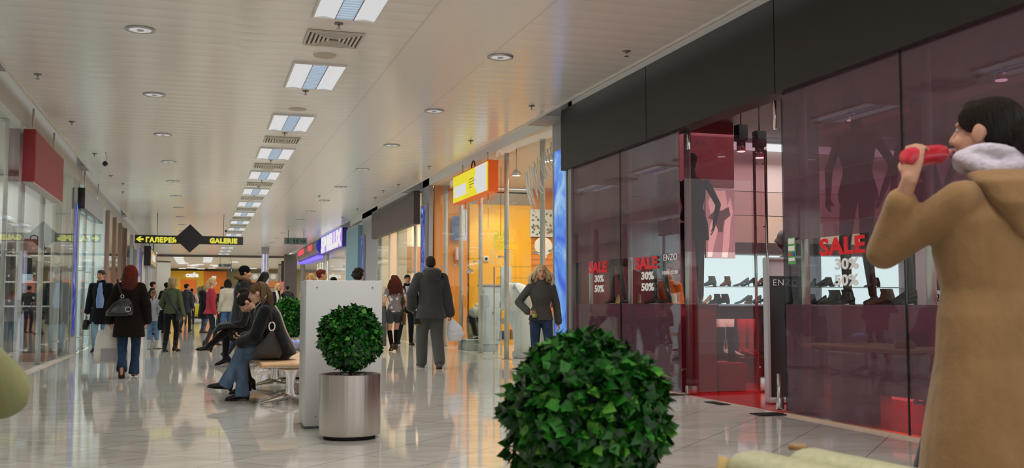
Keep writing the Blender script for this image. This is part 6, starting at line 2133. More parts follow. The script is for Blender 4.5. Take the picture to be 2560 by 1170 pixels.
        if o.get('strands'):
            rs_ = random.Random(o.get('seed', 1))
            m = MB()
            dn = {'long': .30, 'curly': .30, 'bob': .13, 'blown': .20, 'tied': .15}.get(st_, .1) * o.get('hairlen', 1.0)
            wv = .012 if st_ == 'curly' else .004
            for q in range(o['strands']):
                th0 = rs_.uniform(-PI + .4 * (st_ == 'tied'), -.4 * (st_ == 'tied')) if st_ != 'blown' else rs_.uniform(-PI - .5, .5)
                x0, y0 = math.cos(th0), math.sin(th0)
                ph = rs_.uniform(0, 6)
                pts = []
                ln = dn * rs_.uniform(.75, 1.08)
                out_ = rs_.uniform(1.0, 1.10)
                for k in range(10):
                    a_ = k / 9
                    if a_ < .35:
                        e_ = (1 - a_ / .35) * 1.3
                        rr = math.cos(e_)
                        c = headc + hu * (.045 + .083 * math.sin(e_)) - hf * .02 + (hr * x0 * .086 + hf * y0 * .10) * rr * out_
                    else:
                        b2 = (a_ - .35) / .65
                        wq = {'curly': .16, 'blown': .19}.get(st_, .108)
                        c = headc + hu * .045 - hf * .02 + hr * x0 * (.086 + (wq - .086) * math.sin(b2 * PI * .8)) * out_ + hf * y0 * (.10 - .015 * b2) - (nv(0, 0, 1) * .75 + hu * .25) * b2 * (ln + .07)
                    c = c - hf * o.get('hairback', 0) * a_
                    c = c + (hr * math.sin(a_ * 16 + ph) + hf * math.cos(a_ * 16 + ph)) * wv * a_ * 1.5
                    pts.append(c)
                m.tube(pts, [.0048] * 8 + [.0035, .0015], 5)
            so_ = out(m).build('hair_strands', cloth(o.get('straw', hc), kind='hair'), t)
            so_['kind'] = 'stuff'
    H_ = o.get('hat')
    if H_:
        m = MB()
        m.ell(headc + hu * .050 - hf * .018, (.092, .108, .092), HR, 18, 12)
        m.loft([(headc + hu * .030 - hf * .018, hr, hf, .094, .11), (headc + hu * .068 - hf * .018, hr, hf, .095, .111)], 20)
        if H_.get('kind') == 'cap':
            m.loft([(headc + hu * .05 + hf * .08, hr, hu, .07, .010), (headc + hu * .04 + hf * .15, hr, hu, .05, .008)], 14)
        out(m).remesh('beanie' if H_.get('kind') != 'cap' else 'cap', cloth(H_['col'], kind='knit'), t, .009, 2)
    t_info = dict(root=t, s=s, headc=headc, hr=hr, hf=hf, hu=hu, wr=wr, elb=elb, sh=(shL, shR), pel=pel, neck=neck0, spine=spine, fwd=fwd, rgt=rgt, knees=knees, ank=ank, hips=hips, rz=rz, loc=Vector(loc))
    return t_info


def wpt(P_, p):
    """a figure's local point in world metres"""
    q = np.array(p) * P_['s']
    c, s_ = math.cos(P_['rz']), math.sin(P_['rz'])
    return Vector((P_['loc'].x + c * q[0] - s_ * q[1], P_['loc'].y + s_ * q[0] + c * q[1], P_['loc'].z + q[2]))


def extra(P_, mb, name, mat, vox=None, smooth=2, kind=None):
    """another child of the figure, drawn in the figure's own axes"""
    mb.v = [(p[0] * P_['s'], p[1] * P_['s'], p[2] * P_['s']) for p in mb.v]
    return mb.remesh(name, mat, P_['root'], vox, smooth) if vox else mb.build(name, mat, P_['root'])


DENIM, DENIM2 = '#3d5674', '#6d879c'
WALK_R = ((-.085, .18, .10, 0, 8), (.085, -.24, .135, 0, -38))     # left foot forward, right heel up
WALK_L = ((-.085, -.24, .135, 0, -38), (.085, .18, .10, 0, 8))
# ---- man with blue shirt, walking towards the camera
p = on_z(249, 879)
A = person('man in an open black coat and blue shirt walking towards the camera', (p.x, p.y, 0), PI - 0.1, 1.76,
           dict(hair=('short', '#3a3028'), head=(-22, 0), legs=dict(col='#7d98a8', mat='denim', loose=.018), feet=((-.08, -.05, .085, 5, 0), (.09, .10, .085, -5, 0)),
                top=[dict(name='coat', col='#0c0c10', t=.03, hem=.34, flare=.05, sleevew=.012, collar=True, wide=1.1)],
                hands=(nv(-.24, .05, .84), nv(.27, .04, .84)), curl=(.5, 1.1)))
m = MB().loft([(A['pel'] + nv(0, .065, .0), nv(1, 0, 0), nv(0, 1, 0), .095, .095), (A['pel'] + nv(0, .065, .2), nv(1, 0, 0), nv(0, 1, 0), .095, .095), (A['pel'] + nv(0, .07, .40), nv(1, 0, 0), nv(0, 1, 0), .085, .095), (A['pel'] + nv(0, .03, .53), nv(1, 0, 0), nv(0, 1, 0), .06, .085), (A['pel'] + nv(0, .02, .58), nv(1, 0, 0), nv(0, 1, 0), .060, .062)], 20)
extra(A, m, 'shirt', cloth('#7f97be'), .010, 2)


def held(P_, i, name, label, cat, mb, mats, drop=0.0, group=None, parts=()):
    """a thing held in hand i: drawn with its grip at the origin, set at the closed fingers"""
    w = wpt(P_, P_['wr'][i] + unit(P_['wr'][i] - P_['elb'][i]) * .085)
    t = thing(name, label, cat, (w.x, w.y, w.z + drop), P_['rz'], group)
    mb.build(parts[0] if parts else 'body', mats, t)
    return t


def sidebag(P_, i, name, label, cat, size, col, kind='leather', strap=.12, dx=0.0):
    w, d, h_ = size
    mb = MB().loft([((dx, 0, -strap - h_), (1, 0, 0), (0, 1, 0), d / 2, w / 2), ((dx, 0, -strap - h_ * .6), (1, 0, 0), (0, 1, 0), d / 2 * 1.1, w / 2 * 1.02), ((dx, 0, -strap), (1, 0, 0), (0, 1, 0), d / 2 * .7, w / 2 * .85)], 20, 0, 4.0)
    t = held(P_, i, name, label, cat, mb, cloth(col, kind=kind))
    MB().tube([(dx, -w * .3, -strap - .01), (dx * .5, -w * .18, -strap * .4), (0, 0, 0.0), (dx * .5, w * .18, -strap * .4), (dx, w * .3, -strap - .01)], .009, 8).build('handle', cloth(col, kind=kind), t)
    return t


sidebag(A, 1, 'handbag', 'small black bag carried by the man in the blue shirt', 'bag', (.24, .12, .21), '#0e0e12', strap=.09)
# ---- person half hidden behind the red haired woman
p = on_z(300, 868)
person('partly hidden person in a grey coat just left of the red haired woman', (p.x + .04, p.y, 0), PI - .15, 1.66, dict(sex='m', hair=('short', '#2e241c'), legs=dict(col='#2a2c34'), top=dict(col='#5e5c5a', t=.028, hem=.30, collar=True), vox=.012))
# ---- red haired woman in dark fur, seen from behind
p = on_z(325, 944)
A = person('red haired woman in a dark brown fur coat and flared jeans walking away', (p.x - .03, p.y, 0), -0.03, 1.58,
           dict(sex='f', hair=('long', '#4a1c14'), strands=420, straw='#5e2418', hairlen=1.12, hairback=.06, wide=1.0, head=(-10, 2),
                legs=dict(col='#26364e', mat='denim', loose=.014, flare=.095), shoes=dict(col='#1c1410', heel=.05, solecol='#3a2c22'), feet=((-.07, -.20, .17, 0, -62), (.085, .04, .10, 0, 0)),
                top=dict(name='fur_coat', col='#1c1310', mat='fur', t=.045, hem=.30, flare=.03, sleevew=.022, sleeve=.97, collar=True, hang=True),
                hands=(nv(-.29, .10, .88), nv(.26, .02, .88)), elbow=(nv(-1, -.6, 0), nv(.5, -1, 0)), curl=(1.0, .6)))
w = wpt(A, nv(-.11, -.12, 1.0))
hb = thing('handbag', 'black patent shoulder bag with silver rings on the back of the red haired woman', 'handbag', (w.x, w.y - .09, .87), -.03)
MB().loft([((-.02, 0, 0), (1, 0, 0), (0, 1, 0), .17, .045), ((-.01, 0, .05), (1, 0, 0), (0, 1, 0), .18, .06), ((.02, 0, .16), (1, 0, 0), (0, 1, 0), .135, .055), ((.05, 0, .24), (1, 0, 0), (0, 1, 0), .06, .03)], 22, 0, 2.6).build('body', noise_bump(principled('patent', (0.02, 0.018, 0.018), 0.16, coat=.6), 16, .5, .02), hb)
MB().tube([(.04, 0, .22), (-.01, .0, .36), (-.05, .02, .46), (-.06, .08, .50)], .014, 8).build('strap', cloth('#14110f', kind='leather'), hb)
MB().tube([(.10 + .035 * math.cos(a), -.058, .09 + .035 * math.sin(a)) for a in np.linspace(0, 2 * PI, 16)[:-1]], .006, 6, closed=True).build('ring', CHROME, hb)
MB().tube([(.02 + .022 * math.cos(a), -.03, .27 + .022 * math.sin(a)) for a in np.linspace(0, 2 * PI, 14)[:-1]], .006, 6, closed=True).build('ring', CHROME, hb)
MB().rbox((-.03, -.045, .012), (.26, .04, .03), .012).build('bottom_panel', cloth('#2c2119', kind='leather'), hb)
w = wpt(A, A['wr'][0] + unit(A['wr'][0] - A['elb'][0]) * .085)
pb = thing('shopping_bag', 'tall white plastic shopping bag in the left hand of the red haired woman', 'shopping bag', (w.x - .02, w.y, w.z - .02), .1)
MB().loft([((-.01, 0, -.50), (1, 0, 0), (0, 1, 0), .17, .035), ((-.01, 0, -.35), (1, 0, 0), (0, 1, 0), .172, .06), ((-.01, 0, -.15), (1, 0, 0), (0, 1, 0), .15, .045), ((0, 0, -.03), (1, 0, 0), (0, 1, 0), .12, .025)], 22, 0, 3.0).build('body', noise_bump(principled('bag_white', (0.66, 0.62, 0.56), 0.45), 7, .6, .04), pb)
MB().tube([(-.06, 0, -.05), (-.03, 0, 0), (0, 0, .015), (.03, 0, 0), (.06, 0, -.05)], .008, 6).build('handle', principled('bag_white', (0.6, 0.55, 0.5), 0.45), pb)
MB().box(-.09, .11, -.0655, -.060, -.47, -.29).build('printed_block', principled('bag_print', (0.33, 0.30, 0.32), 0.5), pb)
# ---- girl in grey, walking away
p = on_z(379, 873)
A = person('young girl with brown ponytail and grey sweater beside the red haired woman', (p.x, p.y, 0), -.35, 1.34,
           dict(sex='f', hair=('pony', '#6e4c34'), head=(15, 8), legs=dict(col='#5a7896', mat='denim', loose=.02, to=.62), shoes=dict(col='#a09c96', shaft=.42, top=.06, mat='cloth'), feet=((-.09, -.02, .085, 20, 0), (.10, .10, .085, -35, 0)),
                top=dict(name='sweater', col='#8f8f94', mat='knit', t=.025, hem=.10, sleevew=.012), hands=(nv(-.2, .2, .95), nv(.22, .16, .95)), vox=.012))
extra(A, MB().ell(A['headc'] - A['hu'] * .035 - A['hf'] * .105, (.03, .02, .02)), 'hair_band', principled('band_pink', (0.6, 0.45, 0.42), 0.5))
# ---- far group on the left
p = on_z(380, 704, 1.75)
person('dark haired man in a dark jacket behind the young girl, facing right', (p.x, p.y, 0), -1.2, 1.75, dict(hair=('short', '#241a14'), legs=dict(col='#22242a'), top=dict(name='jacket', col='#27272a', t=.03, hem=.12, collar=True), vox=.013))
p = on_z(416, 707, 1.75)
person('man in a black cap and black jacket behind the woman in green', (p.x, p.y, 0), -.5, 1.75, dict(hair=('short', '#15100c'), hat=dict(col='#0e0e10', kind='cap'), legs=dict(col='#1a1a1e'), top=dict(name='jacket', col='#121216', t=.035, hem=.2, collar=True), vox=.013))
# ---- woman in green sweater
p = on_z(426, 879)
A = person('woman in an olive green sweater with a dark shoulder strap, seen from behind', (p.x, p.y, 0), -.45, 1.60,
           dict(sex='f', hair=('bob', '#8a7250'), strands=160, straw='#9a8460', head=(-38, 4), legs=dict(col='#100f10', loose=.012), shoes=dict(col='#1e1a18', shaft=.3, heel=.03), feet=((-.10, -.10, .085, 10, 0), (.09, .05, .085, -10, 0)),
                top=dict(name='sweater', col='#465038', mat='knit', t=.022, hem=.04, flare=0.0, sleevew=.012), hands=(nv(-.21, .16, .95), nv(.30, .02, .83)), curl=(.8, .7)))
m = MB()
m.tube([A['sh'][0] + nv(.03, .02, .075), A['pel'] + nv(-.06, -.135, .40), A['pel'] + nv(.06, -.135, .20), A['pel'] + nv(.19, -.08, .0)], .013, 6)
m.tube([A['sh'][0] + nv(.03, .02, .075), A['pel'] + nv(-.04, .15, .40), A['pel'] + nv(.08, .14, .20), A['pel'] + nv(.19, .06, .0)], .013, 6)
w = wpt(A, A['pel'] + nv(.235, .02, -.20))
sbg = thing('shoulder_bag', 'dark shoulder bag on the hip of the woman in green', 'bag', (w.x, w.y, w.z), -.45)
MB().loft([((0, 0, 0), (1, 0, 0), (0, 1, 0), .05, .16), ((0, 0, .12), (1, 0, 0), (0, 1, 0), .06, .17), ((-.02, 0, .22), (1, 0, 0), (0, 1, 0), .035, .14)], 20, 0, 3).build('body', cloth('#1b1e24', kind='leather'), sbg)
s_ = A['s']
q = A['pel'] + nv(.235, .02, -.20)
m.v = [((a[0] - q[0]) * s_, (a[1] - q[1]) * s_, (a[2] - q[2]) * s_) for a in m.v]
m.build('strap', cloth('#23262e', kind='leather'), sbg)
m = MB().loft([(nv(-.26, .12, .98), (1, 0, 0), (0, 1, 0), .06, .13), (nv(-.27, .10, .80), (1, 0, 0), (0, 1, 0), .08, .17), (nv(-.27, .08, .60), (1, 0, 0), (0, 1, 0), .075, .18), (nv(-.26, .06, .50), (1, 0, 0), (0, 1, 0), .05, .16)], 20)
w = wpt(A, nv(-.27, .1, .5))
m.v = [((a[0] + .27) * s_, (a[1] - .1) * s_, (a[2] - .5) * s_) for a in m.v]
fc = thing('folded_coat', 'black coat hanging over the left arm of the woman in green', 'coat', tuple(w), -.45)
m.remesh('coat_body', cloth('#0f1013'), fc, .012, 3)
# ---- more people down the corridor
p = on_z(463, 830)
person('man in a dark grey leather jacket walking away beside the woman in green', (p.x, p.y, 0), -.4, 1.74, dict(hair=('short', '#16110d'), head=(-30, 0), legs=dict(col='#2c3442', mat='denim'), feet=WALK_L, top=dict(name='jacket', col='#2c2e38', mat='leather', t=.035, hem=.22, collar=True), vox=.013))
p = on_z(465, 722, 1.72)
person('person in dark clothes far behind the leather jacket man', (p.x + .1, p.y, 0), .1, 1.70, dict(hair=('short', '#1a120e'), legs=dict(col='#1c1c20'), top=dict(name='jacket', col='#1b1a22', t=.03, hem=.15), vox=.014))
p = on_z(480, 721, 1.76)
A = person('cleaner in a pale shirt with a burgundy backpack beside the yellow cart', (p.x, p.y, 0), .1, 1.76, dict(hair=('short', '#15100c'), legs=dict(col='#20222a'), top=dict(name='shirt', col='#a8a498', t=.03, hem=.08, sleevew=.02), hands=(nv(-.2, .3, 1.05), nv(.2, .3, 1.05)), vox=.013))
w = wpt(A, nv(0, -.2, 1.05))
bp = thing('backpack', 'burgundy backpack on the cleaner', 'backpack', tuple(w), .1)
MB().loft([((0, 0, 0), (1, 0, 0), (0, 1, 0), .15, .07), ((0, 0, .15), (1, 0, 0), (0, 1, 0), .17, .09), ((0, 0, .32), (1, 0, 0), (0, 1, 0), .13, .06), ((0, .02, .40), (1, 0, 0), (0, 1, 0), .05, .03)], 18, 0, 3).build('body', cloth('#4a1626'), bp)
for sx in (-1, 1):
    MB().tube([(sx * .09, .02, .36), (sx * .12, .10, .44), (sx * .13, .2, .42)], .014, 6).build('strap', cloth('#3a101c'), bp)
p = on_z(483, 800)
yc = thing('cleaning_cart', 'yellow cleaning cart with a sagging bag standing in the corridor', 'cleaning cart', (p.x + .1, p.y - 1.2, 0))
MB().loft([((0, 0, .22), (1, 0, 0), (0, 1, 0), .24, .2), ((0, 0, .55), (1, 0, 0), (0, 1, 0), .27, .23), ((0, 0, .95), (1, 0, 0), (0, 1, 0), .26, .2)], 20, 0, 4).build('yellow_sack', noise_bump(principled('cart_yellow', (0.72, 0.58, 0.02), 0.4), 6, .5, .04), yc)
MB().rbox((.1, 0, .16), (.8, .45, .10), .03).build('base', BLACKM, yc)
for sx in (-.25, .42):
    for sy in (-.17, .17):
        MB().cyl((sx, sy - .02, .055), (sx, sy + .02, .055), .055, n=16).build('wheel', BLACK, yc)
MB().tube([(-.27, 0, .2), (-.29, 0, .7), (-.2, 0, 1.02), (.2, 0, 1.02)], .016, 8).build('handle', BLACKM, yc)
# ---- woman in red
p = on_z(524, 866)
A = person('blonde woman in a red flared sweater, jeans and brown boots facing right', (p.x, p.y, 0), -PI / 2 + .1, 1.66,
           dict(sex='f', hair=('tied', '#b09468'), hairlen=1.0, head=(0, 0), legs=dict(col='#1e2634', mat='denim', loose=.006), shoes=dict(col='#2e1c14', shaft=.80, top=.062, heel=.05), feet=((-.08, .12, .10, 0, 0), (.085, -.10, .10, 0, 0)),
                top=dict(name='sweater', col='#98303a', mat='knit', t=.016, hem=.10, flare=.06, waist=.98, sleevew=.02, neck=False), hands=(nv(-.2, .1, .90), nv(.23, .09, .80)), curl=(.6, .9), skin='#c89a7c'))
held(A, 1, 'folded_umbrella', 'thin white stick held by the woman in red', 'stick', MB().cyl((0, 0, .04), (.0, .02, -.26), .010, .007, 8), principled('stick_white', (0.7, 0.7, 0.68), 0.4), parts=('shaft',))
p = on_z(507, 832)
person('person in a long navy coat and brown boots behind the woman in red', (p.x, p.y, 0), -1.2, 1.68, dict(sex='f', hair=('long', '#8a744e'), hairlen=.5, legs=dict(col='#4e6684', mat='denim'), shoes=dict(col='#4a4038', shaft=.6), top=dict(name='coat', col='#14141c', t=.04, hem=.42, flare=.04, hood=True), vox=.013))
p = on_z(571, 698, 1.70)
person('dark haired person in a cream vest behind the man in the beanie', (p.x, p.y, 0), .5, 1.70, dict(sex='f', hair=('bob', '#17110d'), head=(-20, 0), legs=dict(col='#40587c', mat='denim'), top=dict(name='vest', col='#a49c8c', t=.045, hem=.10, collar=True), vox=.013))
p = on_z(556, 716, 1.66)
person('dark haired person further back left of the cream vest', (p.x, p.y, 0), 0.2, 1.66, dict(hair=('short', '#17110d'), legs=dict(col='#202228'), top=dict(name='jacket', col='#2c2420', t=.03, hem=.12), vox=.014))
# ---- man in the beanie
p = on_z(604, 663, 1.74)
A = person('man in a black beanie and black quilted coat with raised arm, facing right', (p.x, p.y, 0), -PI / 2 + .05, 1.72,
           dict(hair=('short', '#15100c'), hat=dict(col='#0c0c0e'), lean=4, legs=dict(col='#3a4456', mat='denim'), feet=WALK_R,
                top=dict(name='quilted_coat', col='#16171a', t=.055, hem=.36, flare=.035, sleevew=.02, mat='leather'), hands=(nv(-.10, .44, 1.58), nv(.28, .14, .80)), elbow=(nv(-.3, .2, -1), nv(.5, -1, 0)), handdir=(nv(0, .35, 1), None), palm=(nv(0, 1, 0), None), curl=(.35, .6)))
m = MB()
for k in range(20):
    a = 2 * PI * k / 20
    m.ell(A['neck'] + A['rgt'] * .115 * math.cos(a) + A['fwd'] * (.115 * math.sin(a) - .02) + nv(0, 0, .03 - .03 * math.sin(a)), (.05, .05, .045), None, 10, 7)
extra(A, m, 'fur_collar', cloth('#6a5238', kind='fur'), .012, 1)
# ---- woman on the phone and neighbours
p = on_z(695, 708, 1.64)
A = person('blonde woman in black with long white scarf and hand at her mouth', (p.x, p.y, 0), PI + .35, 1.64,
           dict(sex='f', hair=('long', '#c0a070'), hairlen=.6, head=(6, 2), legs=dict(col='#1c1c20'), top=dict(name='jacket', col='#101012', t=.03, hem=.15), hands=(nv(-.06, .20, 1.38), nv(.22, .1, .95)), elbow=(nv(-.35, -.1, -1), nv(.5, -1, 0)), handdir=(nv(.1, -.1, 1), None), palm=(nv(.2, -1, 0), None), vox=.012))
m = MB()
for sx in (-1, 1):
    m.caps([A['neck'] + nv(sx * .075, .02, .02), A['pel'] + nv(sx * .07, .165, .38), A['pel'] + nv(sx * .055, .17, .12), A['pel'] + nv(sx * .06, .165, -.12)], [.04, .045, .05, .045])
m.cap(A['neck'] + nv(-.06, -.06, .03), .04, A['neck'] + nv(.06, -.06, .03), .04)
extra(A, m, 'scarf', cloth('#c4bcac', kind='knit'), .012, 2)
p = on_z(719, 714, 1.74)
person('man in a dark leather jacket right of the blonde with the scarf', (p.x, p.y, 0), -.1, 1.74, dict(hair=('short', '#171310'), legs=dict(col='#22242a'), top=dict(name='jacket', col='#24221f', mat='leather', t=.045, hem=.10, collar=True, sleevew=.02), vox=.013))
# ---- heads seen above the white panel
for px, py, hh, rz_, hair, col, lab in ((779, 684, 1.64, PI - .4, ('bob', '#b0905c'), '#9a9080', 'blonde woman looking over the white panel, left of the red short hair'),
                                       (799, 673, 1.68, -1.35, ('short', '#5e2018'), '#a49a84', 'person with short red hair and pale collar behind the white panel'),
                                       (835, 692, 1.62, 0.2, ('short', '#0c0a0a'), '#1c1c20', 'person with black hair just showing above the white panel'),
                                       (895, 670, 1.80, -1.0, ('curly', '#191410'), '#3a3a40', 'man with dark curly hair facing right behind the white panel')):
    p = on_z(px, py, hh)
    A = person(lab, (p.x, p.y, 0), rz_, hh, dict(sex='m' if hh > 1.7 else 'f', hair=hair, hairlen=.32 if hair[0] == 'curly' else 1.0, legs=dict(col='#26282e'), top=dict(name='jacket', col=col, t=.035, hem=.12, collar=col != '#3a3a40', neck=col != '#3a3a40'), vox=.012))
# ---- woman with curly red hair in shorts
p = on_z(986, 880)
A = person('curly red haired woman in spotted top, grey shorts and knee socks walking away', (p.x, p.y, 0), .08, 1.63,
           dict(sex='f', hair=('curly', '#3e1410'), strands=330, straw='#54201a', hairlen=1.05, hairback=.03, seed=5, head=(0, -3), legs=dict(kind='shorts', col='#3a3a3c', name='shorts', len=.50, loose=.006), stockings=dict(col='#0c0b0c', **{'from': .14}),
                shoes=dict(col='#3a2e28', heel=.06), feet=((-.065, -.03, .12, 0, -8), (.07, .12, .12, 0, 0)), top=dict(name='spotted_top', col='#8c8488', t=.014, hem=.02, flare=0.0, sleeve=.2, neck=False), hands=(nv(-.2, .18, 1.02), nv(.235, .15, 1.0)), skin='#c4927a'))
sm_ = MATS['cloth#8c8488']
nt_, N_, L_k, b_k = nodes(sm_)
vo = N_.new('ShaderNodeTexVoronoi')
vo.inputs['Scale'].default_value = 9.5
tc_ = N_.new('ShaderNodeTexCoord')
L_k.new(tc_.outputs['Object'], vo.inputs['Vector'])
rp = N_.new('ShaderNodeValToRGB')
rp.color_ramp.elements[0].position = .30
rp.color_ramp.elements[1].position = .36
rp.color_ramp.elements[0].color = (.62, .58, .58, 1)
rp.color_ramp.elements[1].color = (.17, .145, .155, 1)
L_k.new(vo.outputs['Distance'], rp.inputs[0])
L_k.new(rp.outputs[0], b_k.inputs['Base Color'])
w = wpt(A, nv(.205, -.02, .62))
sb = thing('shoulder_bag', 'brown fringed bag hanging at the right side of the curly haired woman', 'bag', tuple(w), .08)
MB().loft([((0, 0, 0), (1, 0, 0), (0, 1, 0), .03, .09), ((0, 0, .18), (1, 0, 0), (0, 1, 0), .045, .11), ((0, 0, .28), (1, 0, 0), (0, 1, 0), .03, .09)], 16, 0, 3).build('body', cloth('#4a3420', kind='leather'), sb)
MB().tube([(0, -.06, .27), (-.01, -.08, .5), (-.04, -.03, .76), (-.03, .05, .75), (0, .06, .27)], .011, 6).build('strap', cloth('#4a3420', kind='leather'), sb)
w = wpt(A, nv(-.235, .1, .35))
fc = thing('folded_coat', 'long grey coat carried over the left arm of the curly haired woman', 'coat', tuple(w), .08)
MB().loft([((0, 0, -.2), (1, 0, 0), (0, 1, 0), .055, .13), ((0, 0, .2), (1, 0, 0), (0, 1, 0), .06, .14), ((.01, .02, .55), (1, 0, 0), (0, 1, 0), .055, .10), ((.02, .05, .66), (1, 0, 0), (0, 1, 0), .04, .06)], 18).remesh('coat_body', cloth('#4c4e4e'), fc, .012, 3)
# ---- man in the dark suit at the shop entrance
p = on_z(1017, 862)
A = person('man in a dark suit leaning at the beige shop entrance', (p.x, p.y, 0), PI - .2, 1.76,
           dict(hair=('short', '#191310'), head=(8, 4), legs=dict(col='#16161c', loose=.016), feet=((-.10, .02, .085, 20, 0), (.22, .22, .085, -30, 0)), lean=-3, top=[dict(name='jacket', col='#15151b', t=.022, hem=.10, collar=True)], hands=(nv(-.22, .1, .93), nv(.16, -.16, .95)), vox=.011))
extra(A, MB().loft([(A['pel'] + nv(0, .075, .36), nv(1, 0, 0), nv(0, 1, 0), .03, .06), (A['pel'] + nv(0, .055, .53), nv(1, 0, 0), nv(0, 1, 0), .05, .055)], 14), 'shirt', cloth('#b8b8bc'))
# ---- man in the grey parka
p = on_z(1076, 921)
A = person('large man in a grey hooded parka and baggy grey trousers walking away', (p.x, p.y, 0), .02, 1.81,
           dict(hair=('shaved', '#2e2823'), wide=1.08, head=(-4, 0), legs=dict(col='#4c4c48', loose=.042, ankle=.062), shoes=dict(col='#3c3a38', mat='cloth', solecol='#6e6a64'), feet=((-.10, .16, .10, 6, 6), (.10, -.18, .115, -6, -24)),
                top=dict(name='parka', col='#3c3b3a', t=.05, hem=.16, flare=.045, sleevew=.022, hood=True), hands=(nv(-.27, .16, .95), nv(.32, .02, .83)), elbow=(nv(-.6, -1, 0), nv(.4, -1, 0)), curl=(.6, 1.1), skin='#8a6450', vox=.011))
extra(A, MB().loft([(A['neck'] + nv(0, -.01, -.01), nv(1, 0, 0), nv(0, 1, 0), .088, .085), (A['neck'] + nv(0.02, -.012, .05), nv(1, 0, 0), nv(0, 1, 0), .086, .084), (A['neck'] + nv(.02, -.01, .07), nv(1, 0, 0), nv(0, 1, 0), .07, .068)], 20), 'green_scarf', cloth('#1e5a48'), .010, 2)
w = wpt(A, A['wr'][1] + unit(A['wr'][1] - A['elb'][1]) * .085)
pb = thing('plastic_bag', 'full white plastic bag in the right hand of the man in the parka', 'plastic bag', (w.x, w.y, w.z), 0)
rs = random.Random(21)
m = MB().loft([((.07, 0, -.36), (1, 0, 0), (0, 1, 0), .10, .07), ((.08, 0, -.27), (1, 0, 0), (0, 1, 0), .15, .10), ((.06, 0, -.14), (1, 0, 0), (0, 1, 0), .12, .08), ((.02, 0, -.04), (1, 0, 0), (0, 1, 0), .05, .03), ((0, 0, .01), (1, 0, 0), (0, 1, 0), .018, .02)], 20)
for k in range(10):
    m.ell((.08 + rs.uniform(-.1, .1), rs.uniform(-.06, .06), -.26 + rs.uniform(-.08, .06)), rs.uniform(.03, .06), None, 8, 6)
m.remesh('bag_body', noise_bump(principled('bag_bright', (0.74, 0.75, 0.77), 0.4), 9, .7, .05), pb, .010, 2)
w = wpt(A, nv(-.20, .02, .70))
pk = thing('small_bag', 'small black pouch with yellow edge beside the man in the parka', 'bag', tuple(w), 0)
MB().loft([((0, 0, -.02), (1, 0, 0), (0, 1, 0), .06, .03), ((0, 0, .10), (1, 0, 0), (0, 1, 0), .07, .04), ((0, 0, .2), (1, 0, 0), (0, 1, 0), .06, .03)], 16, 0, 4).build('body', BLACKM, pk)
MB().rbox((0, 0, -.025), (.12, .05, .012), .005, (0, -.25, 0)).build('yellow_edge', principled('edge_yellow', (0.5, 0.32, 0.04), 0.5), pk)
# ---- blonde woman in the grey turtleneck
p = on_z(1352, 662, 1.575)
A = person('blonde woman in grey turtleneck and jeans holding a cup, walking towards the camera', (p.x, p.y, 0), PI - .12, 1.575,
           dict(sex='f', hair=('blown', '#cdb488'), strands=520, straw='#dcc898', seed=3, head=(-4, 0), legs=dict(col='#2c3a50', mat='denim', loose=.008, to=.62), shoes=dict(col='#9a5a34', shaft=.62, top=.07, mat='fur', solecol='#c8b89a'),
                feet=((-.08, .14, .10, 3, 6), (.085, -.16, .12, -4, -20)), top=dict(name='turtleneck', col='#4d4a46', mat='knit', t=.022, hem=.03, flare=.01, sleevew=.014, sleeve=.98),
                hands=(nv(-.29, -.06, .87), nv(.235, .17, 1.03)), elbow=(nv(-1, -.8, 0), nv(1, -1, 0)), curl=(.6, .75), handdir=(None, nv(-.55, .45, -.1)), palm=(None, nv(-.5, -.35, .1)), skin='#c8977c', vox=.008, brow='#6a4c30', wide=1.05))
extra(A, MB().loft([(A['neck'] - nv(0, 0, .02), nv(1, 0, 0), nv(0, 1, 0), .078, .075), (A['neck'] + nv(0, 0, .02), nv(1, 0, 0), nv(0, 1, 0), .074, .072), (A['neck'] + nv(0, .005, .055), nv(1, 0, 0), nv(0, 1, 0), .070, .068), (A['neck'] + nv(0, .005, .065), nv(1, 0, 0), nv(0, 1, 0), .058, .058)], 22), 'rolled_collar', cloth('#4d4a46', kind='knit'), .007, 2)
for i in (0, 1):
    a, k = A['ank'][i], A['knees'][i]
    extra(A, MB().cap(a + (k - a) * .56, .074, a + (k - a) * .66, .074), 'boot_cuff', cloth('#c8b89c', kind='fur'), .009, 1)
w = wpt(A, A['wr'][1] + unit(nv(-.55, .45, -.1)) * .10)
gl = thing('drinking_glass', 'clear plastic cup with yellow drink in the hand of the blonde woman', 'cup', (w.x, w.y - .03, w.z - .07), 0)
MB().lathe([(.030, 0), (.032, .0), (.042, .13), (.040, .13), (.031, .006)], n=24).build('cup', glass_mat('cup_clear', (.90, .92, .88)), gl)
MB().lathe([(.028, .008), (.0345, .055)], n=20).build('drink', principled('drink_yellow', (0.62, 0.60, 0.16), 0.2), gl)


# ---- seated women on the bench
def seat(label, x, y, rz, h, o):
    """seated figure: pelvis above the bench top"""
    s_ = h / 1.75
    o['pel'] = (0, 0, (0.435 + .10) / s_)
    return person(label, (x, y, 0), rz, h, o)


